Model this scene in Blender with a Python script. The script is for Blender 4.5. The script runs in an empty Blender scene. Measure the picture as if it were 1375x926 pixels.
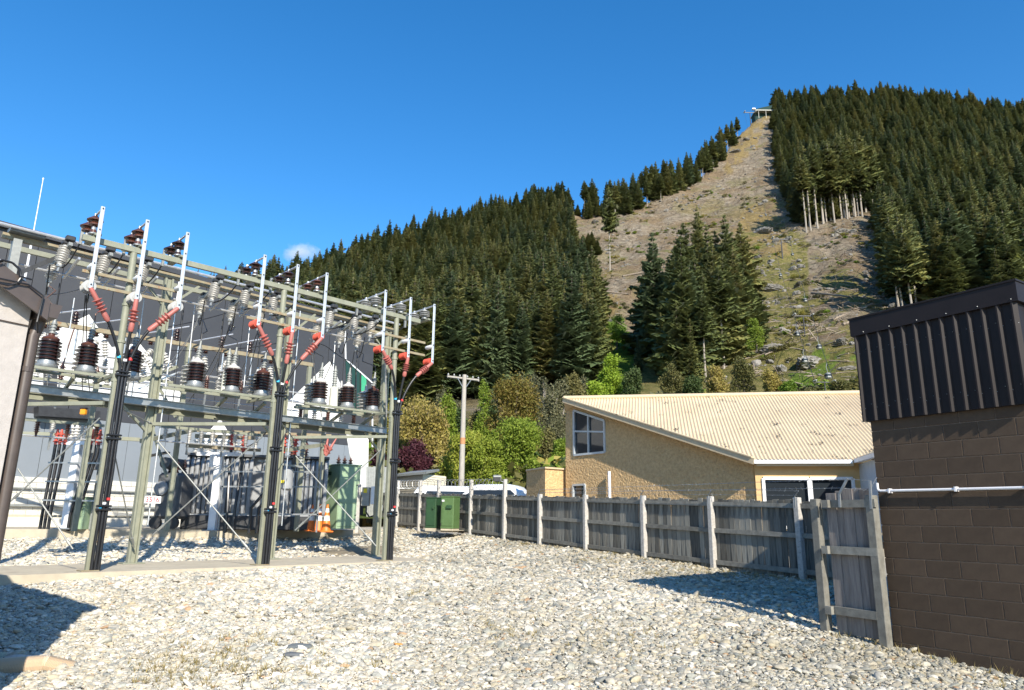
import bpy, math, random
import numpy as np
from mathutils import Vector, Matrix

random.seed(7); RNG = np.random.default_rng(7)
SC = bpy.context.scene
COL = SC.collection
PI = math.pi

# ------------------------------------------------------------------ camera, light, exposure
EYE = 2.0
PITCH = math.radians(13.7); ROLL = 0.0135; FPX = 965.0
cam_d = bpy.data.cameras.new("camera")
cam = bpy.data.objects.new("camera", cam_d); COL.objects.link(cam)
cam_d.sensor_width = 36.0; cam_d.lens = 36.0 * FPX / 1375.0
cam_d.clip_start = 0.05; cam_d.clip_end = 6000.0
sr, cr, sp, cp = math.sin(ROLL), math.cos(ROLL), math.sin(PITCH), math.cos(PITCH)
right = Vector((cr, -sr * sp, sr * cp)); up = Vector((-sr, -cr * sp, cr * cp)); fwd = Vector((0, cp, sp))
m = Matrix((right, up, -fwd)).transposed().to_4x4(); m.translation = Vector((0, 0, EYE))
cam.matrix_world = m
SC.camera = cam

SUN_AZ = math.radians(159.3); SUN_EL = math.radians(31.7)     # compass bearing of the sun from +Y clockwise
to_sun = Vector((math.sin(SUN_AZ) * math.cos(SUN_EL), math.cos(SUN_AZ) * math.cos(SUN_EL), math.sin(SUN_EL)))
sun_d = bpy.data.lights.new("sun", 'SUN'); sun_d.energy = 5.0; sun_d.angle = math.radians(0.5); sun_d.color = (1.0, 0.92, 0.79)
sun = bpy.data.objects.new("sun", sun_d); COL.objects.link(sun)
sun.rotation_euler = to_sun.to_track_quat('Z', 'Y').to_euler()

W = bpy.data.worlds.new("World"); SC.world = W; W.use_nodes = True
wn = W.node_tree.nodes; wl = W.node_tree.links
bg = wn['Background']; bg.inputs['Strength'].default_value = 0.15
sky = wn.new('ShaderNodeTexSky'); sky.sky_type = 'NISHITA'; sky.sun_disc = False
sky.sun_elevation = SUN_EL; sky.sun_rotation = SUN_AZ
sky.altitude = 400; sky.air_density = 1.0; sky.dust_density = 0.25; sky.ozone_density = 3.0
hs = wn.new('ShaderNodeHueSaturation'); hs.inputs['Saturation'].default_value = 1.32
wl.new(sky.outputs[0], hs.inputs['Color']); wl.new(hs.outputs[0], bg.inputs['Color'])
SC.view_settings.view_transform = 'Standard'; SC.view_settings.look = 'None'
SC.cycles.volume_bounces = 6
SC.view_settings.exposure = 0.68; SC.view_settings.gamma = 1.0

# ------------------------------------------------------------------ photo geometry: pixel (of 1375x926) -> point in the world
def ray(px, py):
    dx = px - 687.5; dy = py - 463.0
    u = dx * cr + dy * sr; v = dx * sr - dy * cr
    X = u; Y = FPX * cp - v * sp; Z = FPX * sp + v * cp
    return Vector((X / Y, 1.0, Z / Y))
def at(px, py, Y):
    r = ray(px, py) * Y
    return Vector((r.x, r.y, r.z + EYE))
def proj(X, Y, Z):
    Z = Z - EYE
    d = Y * cp + Z * sp; w = -Y * sp + Z * cp
    u = X * FPX / d; v = w * FPX / d
    return 687.5 + u * cr + v * sr, 463.0 + u * sr - v * cr
class VPlane:
    """a vertical plane through two points"""
    def __init__(s, p, q):
        s.p = Vector((p.x, p.y, 0)); d = Vector((q.x - p.x, q.y - p.y, 0)); s.len = d.length; s.d = d.normalized()
        s.n = Vector((-s.d.y, s.d.x, 0))
        if s.n.y < 0: s.n = -s.n          # n points away from the camera
    def on(s, px, py, off=0.0):
        r = ray(px, py); t = (s.n.dot(s.p) + off) / s.n.dot(Vector((r.x, r.y, 0)))
        return Vector((r.x * t, r.y * t, r.z * t + EYE))

# ------------------------------------------------------------------ mesh builder
class MB:
    def __init__(s): s.v = []; s.f = []; s.mi = []; s.cm = 0
    def add(s, vs, fs):
        b = len(s.v); s.v += [tuple(x) for x in vs]; s.f += [tuple(i + b for i in f) for f in fs]; s.mi += [s.cm] * len(fs); return s
    def box(s, c, size, R=None):
        c = Vector(c); hx, hy, hz = size[0] / 2, size[1] / 2, size[2] / 2
        vs = [Vector((x, y, z)) for x in (-hx, hx) for y in (-hy, hy) for z in (-hz, hz)]
        if R is not None: vs = [R @ v for v in vs]
        s.add([c + v for v in vs], [(0, 1, 3, 2), (4, 6, 7, 5), (0, 4, 5, 1), (2, 3, 7, 6), (0, 2, 6, 4), (1, 5, 7, 3)]); return s
    def bevbox(s, c, size, b, R=None):
        """box with chamfered edges"""
        c = Vector(c); h = [size[0] / 2, size[1] / 2, size[2] / 2]; vs = []; idx = {}
        for sx in (-1, 1):
            for sy in (-1, 1):
                for sz in (-1, 1):
                    for ax in range(3):
                        p = [sx * (h[0] - b), sy * (h[1] - b), sz * (h[2] - b)]; p[ax] = (sx, sy, sz)[ax] * h[ax]
                        idx[(sx, sy, sz, ax)] = len(vs); vs.append(Vector(p))
        fs = []
        for ax in range(3):
            o = [k for k in range(3) if k != ax]
            for sg in (-1, 1):
                q = []
                for a, bb in ((-1, -1), (1, -1), (1, 1), (-1, 1)):
                    t = [0, 0, 0]; t[ax] = sg; t[o[0]] = a; t[o[1]] = bb; q.append(idx[(t[0], t[1], t[2], ax)])
                fs.append(q)
            for a in (-1, 1):
                for bb in (-1, 1):
                    t0 = [0, 0, 0]; t0[ax] = -1; t0[o[0]] = a; t0[o[1]] = bb; t1 = list(t0); t1[ax] = 1
                    fs.append([idx[(*t0, o[0])], idx[(*t0, o[1])], idx[(*t1, o[1])], idx[(*t1, o[0])]])
        for sx in (-1, 1):
            for sy in (-1, 1):
                for sz in (-1, 1): fs.append([idx[(sx, sy, sz, a)] for a in range(3)])
        if R is not None: vs = [R @ v for v in vs]
        s.add([c + v for v in vs], fs); return s
    def beam(s, p, q, w, h, upv=(0, 0, 1)):
        """square bar p->q; w across, h along upv"""
        p = Vector(p); q = Vector(q); d = (q - p); L = d.length; d.normalize(); u = Vector(upv); a = d.cross(u)
        if a.length < 1e-4: a = d.cross(Vector((0, 1, 0)))
        a.normalize(); u = a.cross(d)
        vs = []
        for t in (p, q):
            for i, j in ((-1, -1), (1, -1), (1, 1), (-1, 1)): vs.append(t + a * i * w / 2 + u * j * h / 2)
        s.add(vs, [(3, 2, 1, 0), (4, 5, 6, 7), (0, 1, 5, 4), (1, 2, 6, 5), (2, 3, 7, 6), (3, 0, 4, 7)]); return s
    def ibeam(s, p, q, w, h, t=0.014):
        p = Vector(p); q = Vector(q); z = Vector((0, 0, 1))
        s.beam(p + z * (h / 2 - t / 2), q + z * (h / 2 - t / 2), w, t); s.beam(p - z * (h / 2 - t / 2), q - z * (h / 2 - t / 2), w, t)
        s.beam(p, q, t, h - 2 * t); return s
    def tube(s, pts, r, n=8, cap=True):
        pts = [Vector(p) for p in pts]; rs = r if isinstance(r, (list, tuple)) else [r] * len(pts); rings = []; prev = None
        for i, p in enumerate(pts):
            d = (pts[min(i + 1, len(pts) - 1)] - pts[max(i - 1, 0)]).normalized()
            if prev is None:
                a = d.cross(Vector((0, 0, 1)))
                if a.length < 1e-3: a = d.cross(Vector((1, 0, 0)))
            else: a = prev - d * prev.dot(d)
            a.normalize(); prev = a; b = d.cross(a)
            rings.append([p + (a * math.cos(2 * PI * k / n) + b * math.sin(2 * PI * k / n)) * rs[i] for k in range(n)])
        vs = [v for r_ in rings for v in r_]; fs = []
        for i in range(len(pts) - 1):
            for k in range(n): fs.append((i * n + k, i * n + (k + 1) % n, (i + 1) * n + (k + 1) % n, (i + 1) * n + k))
        if cap: fs.append(tuple(range(n - 1, -1, -1))); fs.append(tuple((len(pts) - 1) * n + k for k in range(n)))
        s.add(vs, fs); return s
    def lathe(s, p, axis, prof, n=16):
        """prof: list of (distance along the axis, radius)"""
        p = Vector(p); ax = Vector(axis).normalized()
        return s.tube_raw([p + ax * h for h, r in prof], ax, [max(r, 1e-4) for h, r in prof], n)
    def tube_raw(s, cs, ax, rs, n):
        a = ax.cross(Vector((0, 0, 1)))
        if a.length < 1e-3: a = ax.cross(Vector((1, 0, 0)))
        a.normalize(); b = ax.cross(a); vs = []; fs = []
        for c, r in zip(cs, rs):
            for k in range(n): vs.append(c + (a * math.cos(2 * PI * k / n) + b * math.sin(2 * PI * k / n)) * r)
        for i in range(len(cs) - 1):
            for k in range(n): fs.append((i * n + k, i * n + (k + 1) % n, (i + 1) * n + (k + 1) % n, (i + 1) * n + k))
        fs.append(tuple(range(n - 1, -1, -1))); fs.append(tuple((len(cs) - 1) * n + k for k in range(n)))
        s.add(vs, fs); return s
    def prism(s, poly, ext):
        """flat polygon of 3D points extruded by the vector ext"""
        poly = [Vector(p) for p in poly]; e = Vector(ext); n = len(poly)
        s.add(poly + [p + e for p in poly], [tuple(range(n)), tuple(range(2 * n - 1, n - 1, -1))] + [(i, n + i, n + (i + 1) % n, (i + 1) % n) for i in range(n)]); return s
    def build(s, name, mats, parent=None, smooth=False, loc=None):
        me = bpy.data.meshes.new(name)
        off = Vector((0, 0, 0))
        if loc is not None: off = Vector(loc)
        base = off
        if parent is not None: base = base + world_loc(parent)
        me.from_pydata([(x - base.x, y - base.y, z - base.z) for x, y, z in s.v], [], s.f)
        if not isinstance(mats, (list, tuple)): mats = [mats]
        for mm in mats: me.materials.append(mm)
        if len(mats) > 1: me.polygons.foreach_set('material_index', s.mi)
        me.validate(); me.update()
        fix_normals(me)
        if smooth:
            me.polygons.foreach_set('use_smooth', [True] * len(me.polygons))
            try: me.set_sharp_from_angle(angle=math.radians(40))
            except Exception: pass
        o = bpy.data.objects.new(name, me); COL.objects.link(o); o.location = off
        if parent is not None: o.parent = parent
        return o
def fix_normals(me):
    import bmesh
    if len(me.polygons) > 60000: return
    b = bmesh.new(); b.from_mesh(me); bmesh.ops.recalc_face_normals(b, faces=b.faces[:]); b.to_mesh(me); b.free()
def world_loc(o):
    p = Vector(o.location); q = o.parent
    while q is not None: p = p + Vector(q.location); q = q.parent
    return p
def tag(o, label=None, cat=None, group=None, kind=None):
    if label: o['label'] = label
    if cat: o['category'] = cat
    if group: o['group'] = group
    if kind: o['kind'] = kind
    return o
def thing(name, loc, label, cat, group=None):
    o = bpy.data.objects.new(name, None); COL.objects.link(o); o.location = Vector(loc); o.empty_display_size = 0.2
    return tag(o, label, cat, group)
def dup(src, loc=None, parent=None):
    o = src.copy(); COL.objects.link(o)
    if loc is not None: o.location = loc
    if parent is not None: o.parent = parent
    for ch in list(src.children): dup(ch, None, o)
    return o
def place(name, me, parent, loc, rot=None, scale=None):
    """an object that shares mesh data; loc relative to the parent"""
    o = bpy.data.objects.new(name, me); COL.objects.link(o); o.parent = parent; o.location = loc
    if rot is not None: o.rotation_euler = rot
    if scale is not None: o.scale = scale
    return o

# ------------------------------------------------------------------ materials
def new_mat(name):
    mt = bpy.data.materials.new(name); mt.use_nodes = True
    return mt, mt.node_tree.nodes, mt.node_tree.links, mt.node_tree.nodes['Principled BSDF']
def mat(name, c1, c2=None, rough=0.6, spec=None, metal=0.0, scale=6.0, bump=0.0, bscale=40.0, c3=None, c3amt=0.62, c3scale=3.0, rnd=0.0, stretch=(1, 1, 1), bdist=0.01, detail=5):
    mt, N, L, P = new_mat(name)
    c2 = c2 or tuple(x * 0.8 for x in c1)
    tc = N.new('ShaderNodeTexCoord'); mp = N.new('ShaderNodeMapping'); mp.inputs['Scale'].default_value = stretch
    L.new(tc.outputs['Object'], mp.inputs[0])
    no = N.new('ShaderNodeTexNoise'); no.inputs['Scale'].default_value = scale; no.inputs['Detail'].default_value = detail; no.inputs['Roughness'].default_value = 0.65
    L.new(mp.outputs[0], no.inputs['Vector'])
    rp = N.new('ShaderNodeValToRGB'); rp.color_ramp.elements[0].position = 0.32; rp.color_ramp.elements[1].position = 0.68
    rp.color_ramp.elements[0].color = (*c1, 1); rp.color_ramp.elements[1].color = (*c2, 1)
    L.new(no.outputs['Fac'], rp.inputs[0]); out = rp.outputs[0]
    if c3:
        n3 = N.new('ShaderNodeTexNoise'); n3.inputs['Scale'].default_value = c3scale; n3.inputs['Detail'].default_value = 8; n3.inputs['Roughness'].default_value = 0.7
        L.new(mp.outputs[0], n3.inputs['Vector'])
        r3 = N.new('ShaderNodeValToRGB'); r3.color_ramp.elements[0].position = c3amt; r3.color_ramp.elements[1].position = c3amt + 0.08
        r3.color_ramp.elements[0].color = (0, 0, 0, 1); r3.color_ramp.elements[1].color = (1, 1, 1, 1)
        L.new(n3.outputs['Fac'], r3.inputs[0])
        mx = N.new('ShaderNodeMix'); mx.data_type = 'RGBA'; mx.inputs[7].default_value = (*c3, 1)
        L.new(r3.outputs[0], mx.inputs[0]); L.new(out, mx.inputs[6]); out = mx.outputs[2]
    if rnd:
        oi = N.new('ShaderNodeObjectInfo'); mr = N.new('ShaderNodeMapRange'); mr.inputs[3].default_value = 1 - rnd; mr.inputs[4].default_value = 1 + rnd
        L.new(oi.outputs['Random'], mr.inputs[0])
        mu = N.new('ShaderNodeMix'); mu.data_type = 'RGBA'; mu.blend_type = 'MULTIPLY'; mu.inputs[0].default_value = 1.0
        L.new(out, mu.inputs[6]); L.new(mr.outputs[0], mu.inputs[7]); out = mu.outputs[2]
    L.new(out, P.inputs['Base Color']); P.inputs['Roughness'].default_value = rough; P.inputs['Metallic'].default_value = metal
    if spec is not None: P.inputs['Specular IOR Level'].default_value = spec
    if bump:
        nb = N.new('ShaderNodeTexNoise'); nb.inputs['Scale'].default_value = bscale; nb.inputs['Detail'].default_value = 6
        L.new(mp.outputs[0], nb.inputs['Vector'])
        bp = N.new('ShaderNodeBump'); bp.inputs['Strength'].default_value = bump; bp.inputs['Distance'].default_value = bdist
        L.new(nb.outputs['Fac'], bp.inputs['Height']); L.new(bp.outputs[0], P.inputs['Normal'])
    return mt
def leaf_mat(name, cols, rough=0.6, trans=0.12, bend=0.0):
    """foliage: colour picked per object/instance and varied leaf by leaf through the crown"""
    mt, N, L, P = new_mat(name)
    oi = N.new('ShaderNodeObjectInfo'); tc = N.new('ShaderNodeTexCoord')
    no = N.new('ShaderNodeTexNoise'); no.inputs['Scale'].default_value = 4.0; no.inputs['Detail'].default_value = 4
    L.new(tc.outputs['Object'], no.inputs['Vector'])
    ge = N.new('ShaderNodeNewGeometry')
    m1 = N.new('ShaderNodeMath'); m1.operation = 'MULTIPLY_ADD'; m1.inputs[1].default_value = 0.45
    L.new(ge.outputs['Random Per Island'], m1.inputs[0])
    m2 = N.new('ShaderNodeMath'); m2.operation = 'MULTIPLY_ADD'; m2.inputs[1].default_value = 0.55
    L.new(oi.outputs['Random'], m2.inputs[0]); L.new(m2.outputs[0], m1.inputs[2]); m2.inputs[2].default_value = 0.0
    rp = N.new('ShaderNodeValToRGB'); e = rp.color_ramp.elements
    while len(e) < len(cols): e.new(0.5)
    for i, c in enumerate(cols): e[i].position = i / (len(cols) - 1); e[i].color = (*c, 1)
    L.new(m1.outputs[0], rp.inputs[0])
    L.new(rp.outputs[0], P.inputs['Base Color']); P.inputs['Roughness'].default_value = rough
    P.inputs['Specular IOR Level'].default_value = 0.25
    if bend:        # needles scatter light as a soft mass: lean the shading normal away from the trunk
        mp = N.new('ShaderNodeVectorMath'); mp.operation = 'MULTIPLY'; mp.inputs[1].default_value = (1, 1, 0); L.new(tc.outputs['Object'], mp.inputs[0])
        nz = N.new('ShaderNodeVectorMath'); nz.operation = 'NORMALIZE'; L.new(mp.outputs[0], nz.inputs[0])
        ad = N.new('ShaderNodeVectorMath'); ad.operation = 'ADD'; ad.inputs[1].default_value = (0, 0, 0.45); L.new(nz.outputs[0], ad.inputs[0])
        vt = N.new('ShaderNodeVectorTransform'); vt.vector_type = 'VECTOR'; vt.convert_from = 'OBJECT'; vt.convert_to = 'WORLD'; L.new(ad.outputs[0], vt.inputs[0])
        n2 = N.new('ShaderNodeVectorMath'); n2.operation = 'NORMALIZE'; L.new(vt.outputs[0], n2.inputs[0])
        mxn = N.new('ShaderNodeMix'); mxn.data_type = 'VECTOR'; mxn.inputs[0].default_value = bend; L.new(ge.outputs['Normal'], mxn.inputs[4]); L.new(n2.outputs[0], mxn.inputs[5])
        n3 = N.new('ShaderNodeVectorMath'); n3.operation = 'NORMALIZE'; L.new(mxn.outputs[1], n3.inputs[0]); L.new(n3.outputs[0], P.inputs['Normal'])
    tr = N.new('ShaderNodeBsdfTranslucent'); L.new(rp.outputs[0], tr.inputs['Color'])
    ms = N.new('ShaderNodeMixShader'); ms.inputs[0].default_value = trans
    L.new(P.outputs[0], ms.inputs[1]); L.new(tr.outputs[0], ms.inputs[2]); L.new(ms.outputs[0], N['Material Output'].inputs['Surface'])
    return mt
def glass_mat(name, col=(0.02, 0.025, 0.03)):
    mt, N, L, P = new_mat(name); P.inputs['Base Color'].default_value = (*col, 1); P.inputs['Roughness'].default_value = 0.04
    P.inputs['Specular IOR Level'].default_value = 0.45; P.inputs['Metallic'].default_value = 0.0
    return mt

M = dict(
    galv=mat('galvanised steel', (0.36, 0.375, 0.38), (0.25, 0.265, 0.27), rough=0.42, metal=0.55, scale=9, bump=0.05),
    blade=mat('aluminium bar', (0.62, 0.64, 0.65), (0.5, 0.52, 0.53), rough=0.4, metal=0.45, scale=14),
    alu=mat('aluminium tube', (0.66, 0.67, 0.67), (0.5, 0.51, 0.52), rough=0.35, metal=0.6, scale=10),
    green=mat('pale green steel paint', (0.255, 0.26, 0.195), (0.195, 0.205, 0.15), rough=0.55, scale=5, bump=0.06, c3=(0.30, 0.17, 0.08), c3amt=0.66, c3scale=4),
    rusty=mat('weathered rusty steel', (0.27, 0.255, 0.175), (0.24, 0.18, 0.105), rough=0.7, scale=7, c3=(0.25, 0.12, 0.05), c3amt=0.58, c3scale=6),
    steelgrey=mat('dull grey steel', (0.30, 0.31, 0.29), (0.22, 0.23, 0.22), rough=0.55, metal=0.3, scale=8),
    darksteel=mat('dark steel', (0.05, 0.052, 0.055), (0.03, 0.03, 0.032), rough=0.5, metal=0.3),
    brownins=mat('brown glazed porcelain', (0.042, 0.018, 0.014), (0.028, 0.012, 0.010), rough=0.28, scale=6),
    rustins=mat('red brown glazed porcelain', (0.11, 0.042, 0.028), (0.07, 0.028, 0.019), rough=0.3, scale=6),
    greyins=mat('grey porcelain', (0.42, 0.42, 0.40), (0.36, 0.36, 0.35), rough=0.25, scale=6),
    whiteins=mat('pale porcelain', (0.62, 0.60, 0.56), (0.5, 0.49, 0.46), rough=0.3, scale=6),
    red=mat('red polymer', (0.50, 0.075, 0.045), (0.42, 0.065, 0.04), rough=0.5),
    pink=mat('faded red heat shrink', (0.42, 0.12, 0.10), (0.36, 0.125, 0.105), rough=0.5),
    cable=mat('black cable sheath', (0.018, 0.019, 0.022), (0.012, 0.012, 0.014), rough=0.35),
    copper=mat('copper braid', (0.20, 0.11, 0.08), (0.14, 0.08, 0.06), rough=0.5, metal=0.3),
    whitepaint=mat('white steel paint', (0.78, 0.79, 0.80), (0.68, 0.69, 0.70), rough=0.5, scale=4),
    cream=mat('cream polymer', (0.66, 0.66, 0.56), (0.6, 0.6, 0.52), rough=0.4),
    concrete=mat('pale concrete', (0.50, 0.445, 0.335), (0.40, 0.35, 0.265), rough=0.9, scale=3, bump=0.25, bscale=60, c3=(0.30, 0.25, 0.18), c3amt=0.6, c3scale=2),
    postconc=mat('concrete fence post', (0.50, 0.48, 0.44), (0.36, 0.34, 0.31), rough=0.9, scale=14, bump=0.4, bscale=70, c3=(0.14, 0.13, 0.12), c3amt=0.6, c3scale=18),
    tx=mat('grey transformer paint', (0.30, 0.31, 0.32), (0.25, 0.26, 0.27), rough=0.45, scale=5, bump=0.04),
    txdark=mat('dark transformer steel', (0.10, 0.105, 0.11), (0.07, 0.072, 0.076), rough=0.5),
    cabgreen=mat('green cabinet paint', (0.30, 0.41, 0.26), (0.26, 0.36, 0.225), rough=0.45, scale=3, bump=0.03, c3=(0.24, 0.32, 0.2), c3amt=0.66),
    kiosk=mat('kiosk green paint', (0.095, 0.17, 0.06), (0.075, 0.135, 0.045), rough=0.5, scale=5, c3=(0.2, 0.17, 0.06), c3amt=0.66, c3scale=3),
    kioskdark=mat('dark kiosk green', (0.028, 0.075, 0.03), (0.022, 0.06, 0.025), rough=0.5),
    orange=mat('orange cone plastic', (0.85, 0.20, 0.02), (0.72, 0.15, 0.015), rough=0.5, scale=4),
    reflect=mat('white reflective sleeve', (0.82, 0.82, 0.80), (0.7, 0.7, 0.68), rough=0.4),
    plank=mat('weathered grey fence board', (0.25, 0.238, 0.20), (0.085, 0.08, 0.068), rough=0.85, scale=5, stretch=(6, 6, 0.6), bump=0.3, bscale=30, rnd=0.55, c3=(0.035, 0.033, 0.03), c3amt=0.56, c3scale=2.2),
    rail=mat('weathered grey fence rail', (0.25, 0.24, 0.205), (0.15, 0.142, 0.12), rough=0.85, scale=8, bump=0.25, bscale=50, rnd=0.2),
    gatewood=mat('gate boards', (0.22, 0.195, 0.175), (0.12, 0.105, 0.098), rough=0.85, scale=5, stretch=(6, 6, 0.5), bump=0.3, bscale=30, rnd=0.25, c3=(0.07, 0.055, 0.05), c3amt=0.63),
    block=mat('brown painted block', (0.078, 0.056, 0.039), (0.062, 0.044, 0.031), rough=0.85, spec=0.2, scale=12, bump=0.35, bscale=120, bdist=0.004, rnd=0.12),
    mortar=mat('painted mortar', (0.27, 0.20, 0.155), (0.20, 0.15, 0.115), rough=0.9, scale=20, bump=0.3),
    clad=mat('dark brown coated steel', (0.020, 0.0155, 0.0155), (0.015, 0.0115, 0.0115), rough=0.5, spec=0.18, scale=3),
    pipe=mat('white plastic pipe', (0.74, 0.73, 0.74), (0.66, 0.65, 0.66), rough=0.4),
    plaster=mat('white roughcast plaster', (0.43, 0.395, 0.365), (0.36, 0.33, 0.305), rough=0.9, scale=10, bump=0.5, bscale=90, bdist=0.006, c3=(0.35, 0.32, 0.29), c3amt=0.62, c3scale=5),
    gutter=mat('brown gutter paint', (0.085, 0.065, 0.055), (0.065, 0.05, 0.043), rough=0.4, scale=6),
    stucco=mat('ochre pebble stucco', (0.62, 0.43, 0.22), (0.47, 0.31, 0.145), rough=0.9, scale=11, bump=1.0, bscale=13, bdist=0.06, detail=2),
    ochre=mat('ochre smooth plaster', (0.60, 0.41, 0.19), (0.54, 0.36, 0.165), rough=0.8, scale=5, bump=0.1),
    roof=mat('cream corrugated iron', (0.64, 0.52, 0.34), (0.56, 0.44, 0.28), rough=0.5, scale=0.7, c3=(0.07, 0.055, 0.03), c3amt=0.59, c3scale=1.7),
    trim=mat('cream roof trim', (0.56, 0.45, 0.29), (0.5, 0.39, 0.25), rough=0.55),
    white=mat('white joinery paint', (0.76, 0.76, 0.76), (0.70, 0.70, 0.70), rough=0.45),
    alujoin=mat('grey aluminium joinery', (0.50, 0.54, 0.57), (0.44, 0.48, 0.5), rough=0.4, metal=0.2),
    boards_shaded=mat('shaded weatherboard', (0.30, 0.27, 0.21), (0.25, 0.22, 0.17), rough=0.8, scale=3),  # same shed boards, with the left wall's shade painted into the colour
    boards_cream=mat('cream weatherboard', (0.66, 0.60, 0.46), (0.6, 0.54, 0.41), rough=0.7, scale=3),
    paleboard=mat('pale weatherboard', (0.52, 0.56, 0.60), (0.46, 0.5, 0.54), rough=0.7),
    glass=glass_mat('window glass'),
    greenglass=glass_mat('green glass', (0.02, 0.05, 0.035)),
    greenedge=mat('lit green glass edge', (0.06, 0.36, 0.18), (0.05, 0.3, 0.15), rough=0.2),  # brighter green than the glass: light on the edge is put into the colour
    shed=mat('charcoal metal cladding', (0.046, 0.047, 0.052), (0.040, 0.041, 0.046), rough=0.5, scale=1.0),
    shedlow=mat('blue grey wall panel', (0.20, 0.225, 0.25), (0.185, 0.21, 0.235), rough=0.6, scale=1.0),
    whitepanel=mat('white wall panel', (0.74, 0.73, 0.69), (0.68, 0.67, 0.63), rough=0.6, scale=2),
    whiteblock=mat('pale painted block', (0.66, 0.64, 0.57), (0.56, 0.54, 0.48), rough=0.8, scale=9, rnd=0.10),
    bark=mat('grey brown bark', (0.21, 0.17, 0.13), (0.12, 0.095, 0.075), rough=0.9, scale=3, stretch=(8, 8, 1), bump=0.4, bscale=20),
    palebark=mat('pale bare trunk', (0.36, 0.32, 0.27), (0.24, 0.21, 0.175), rough=0.9, scale=3, stretch=(8, 8, 1)),
    polewood=mat('weathered pole', (0.42, 0.39, 0.34), (0.30, 0.275, 0.24), rough=0.85, scale=4, stretch=(6, 6, 0.7)),
    poleband=mat('orange pole band', (0.48, 0.23, 0.10), (0.40, 0.18, 0.08), rough=0.7),
    yellow=mat('yellow sticker', (0.75, 0.60, 0.03), (0.7, 0.55, 0.03), rough=0.5),
    cyan=mat('cyan tape', (0.03, 0.42, 0.72), (0.03, 0.4, 0.66), rough=0.5),
    redtape=mat('red lettering', (0.65, 0.03, 0.03), (0.55, 0.03, 0.03), rough=0.5),
    hose=mat('cream corrugated hose', (0.72, 0.60, 0.45), (0.66, 0.55, 0.41), rough=0.6, scale=3),
    car=mat('white car paint', (0.80, 0.81, 0.82), (0.78, 0.79, 0.80), rough=0.2),
    log=mat('bleached log', (0.34, 0.28, 0.215), (0.16, 0.125, 0.09), rough=0.9, scale=2, rnd=0.25),
    rock=mat('grey schist rock', (0.24, 0.225, 0.195), (0.12, 0.112, 0.10), rough=0.9, scale=0.35, bump=0.6, bscale=1.2, bdist=0.4, rnd=0.2),
    station=mat('dark green station roof', (0.03, 0.06, 0.055), (0.025, 0.05, 0.045), rough=0.8, spec=0.1),
    amber=mat('amber lamp lens', (0.85, 0.33, 0.02), (0.8, 0.3, 0.02), rough=0.3),
)

# ------------------------------------------------------------------ main axes of the site
PA, PC = at(118, 766, 15.5), at(516, 753, 20.7)
FRONT = VPlane(PA, PC)
REAR = VPlane(at(177, 750, 18.0), at(504, 742, 23.2))
BACK = VPlane(at(224, 708, 22.8), at(398, 708, 25.6))
FACADE = VPlane(at(14, 639, 27.0), at(400, 657, 36.0))
def gpt(x, y, Y): return at(x, y, Y)

# ------------------------------------------------------------------ ground height
def vnoise(x, y, seed=0):
    xi = np.floor(x).astype(np.int64); yi = np.floor(y).astype(np.int64); xf = x - xi; yf = y - yi
    def h(a, b):
        n = (a * 374761393 + b * 668265263 + seed * 974711) & 0x7fffffff
        n = ((n ^ (n >> 13)) * 1274126177) & 0x7fffffff
        return ((n ^ (n >> 16)) & 0xffff) / 65535.0
    u = xf * xf * (3 - 2 * xf); v = yf * yf * (3 - 2 * yf)
    return (h(xi, yi) * (1 - u) + h(xi + 1, yi) * u) * (1 - v) + (h(xi, yi + 1) * (1 - u) + h(xi + 1, yi + 1) * u) * v
def fbm(x, y, o=4, seed=0):
    r = 0; a = 0.5
    for i in range(o): r = r + a * vnoise(x, y, seed + i * 17); x = x * 2.03 + 3.1; y = y * 2.03 + 1.7; a *= 0.5
    return r - 0.5
def yplane(X, Y): return -2.055 + 0.053 * np.clip(Y, -30, 34) + 0.02 * np.clip(X, -16, 10)
_cp = []
for px, py, Y in [(1200, 868, 9.5), (1375, 910, 8.3), (1108, 846, 10.2), (1080, 778, 15.5), (960, 765, 17.5), (867, 752, 19.2), (788, 740, 21.6), (726, 730, 24.4), (678, 725, 26), (632, 718, 28.4), (533, 708, 33.8)]:
    p = at(px, py, Y); _cp.append((p.x, p.y, p.z - EYE))
for px, py, z in [(118, 769, -1.215), (233, 766, -1.21), (348, 763, -1.205), (432, 759, -1.20), (516, 756, -1.20), (20, 770, -1.215), (180, 746, -1.14), (362, 743, -1.15), (504, 740, -1.14), (40, 744, -1.1), (150, 713, -0.56), (300, 713, -0.56), (20, 713, -0.56), (440, 713, -0.55), (560, 716, -0.60)]:
    r = ray(px, py); t = z / r.z; _cp.append((r.x * t, t, z))
for X, Y in [(0, 5), (-4, 5), (5, 5), (0, 0), (-5, -2), (5, -2), (-6.4, 9.8), (-1, 10), (2, 10), (-1, 14), (2, 15), (-16, 10), (-16, 3), (10, 3), (10, 16), (10, 25), (8, 33), (0, 33), (-8, 36), (-16, 36), (0, 38), (10, 38)]:
    _cp.append((X, Y, float(yplane(np.array(float(X)), np.array(float(Y))))))
_cp = np.array(_cp)
def _ker(r): return np.where(r > 1e-6, r * r * np.log(np.maximum(r, 1e-6)), 0)
_n = len(_cp); _r = np.hypot(_cp[:, None, 0] - _cp[None, :, 0], _cp[:, None, 1] - _cp[None, :, 1])
_A = np.zeros((_n + 3, _n + 3)); _A[:_n, :_n] = _ker(_r) + np.eye(_n) * 0.25; _A[:_n, _n] = 1; _A[:_n, _n + 1:] = _cp[:, :2]; _A[_n:, :_n] = _A[:_n, _n:].T
_b = np.zeros(_n + 3); _b[:_n] = _cp[:, 2]; _w = np.linalg.solve(_A, _b)
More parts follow.
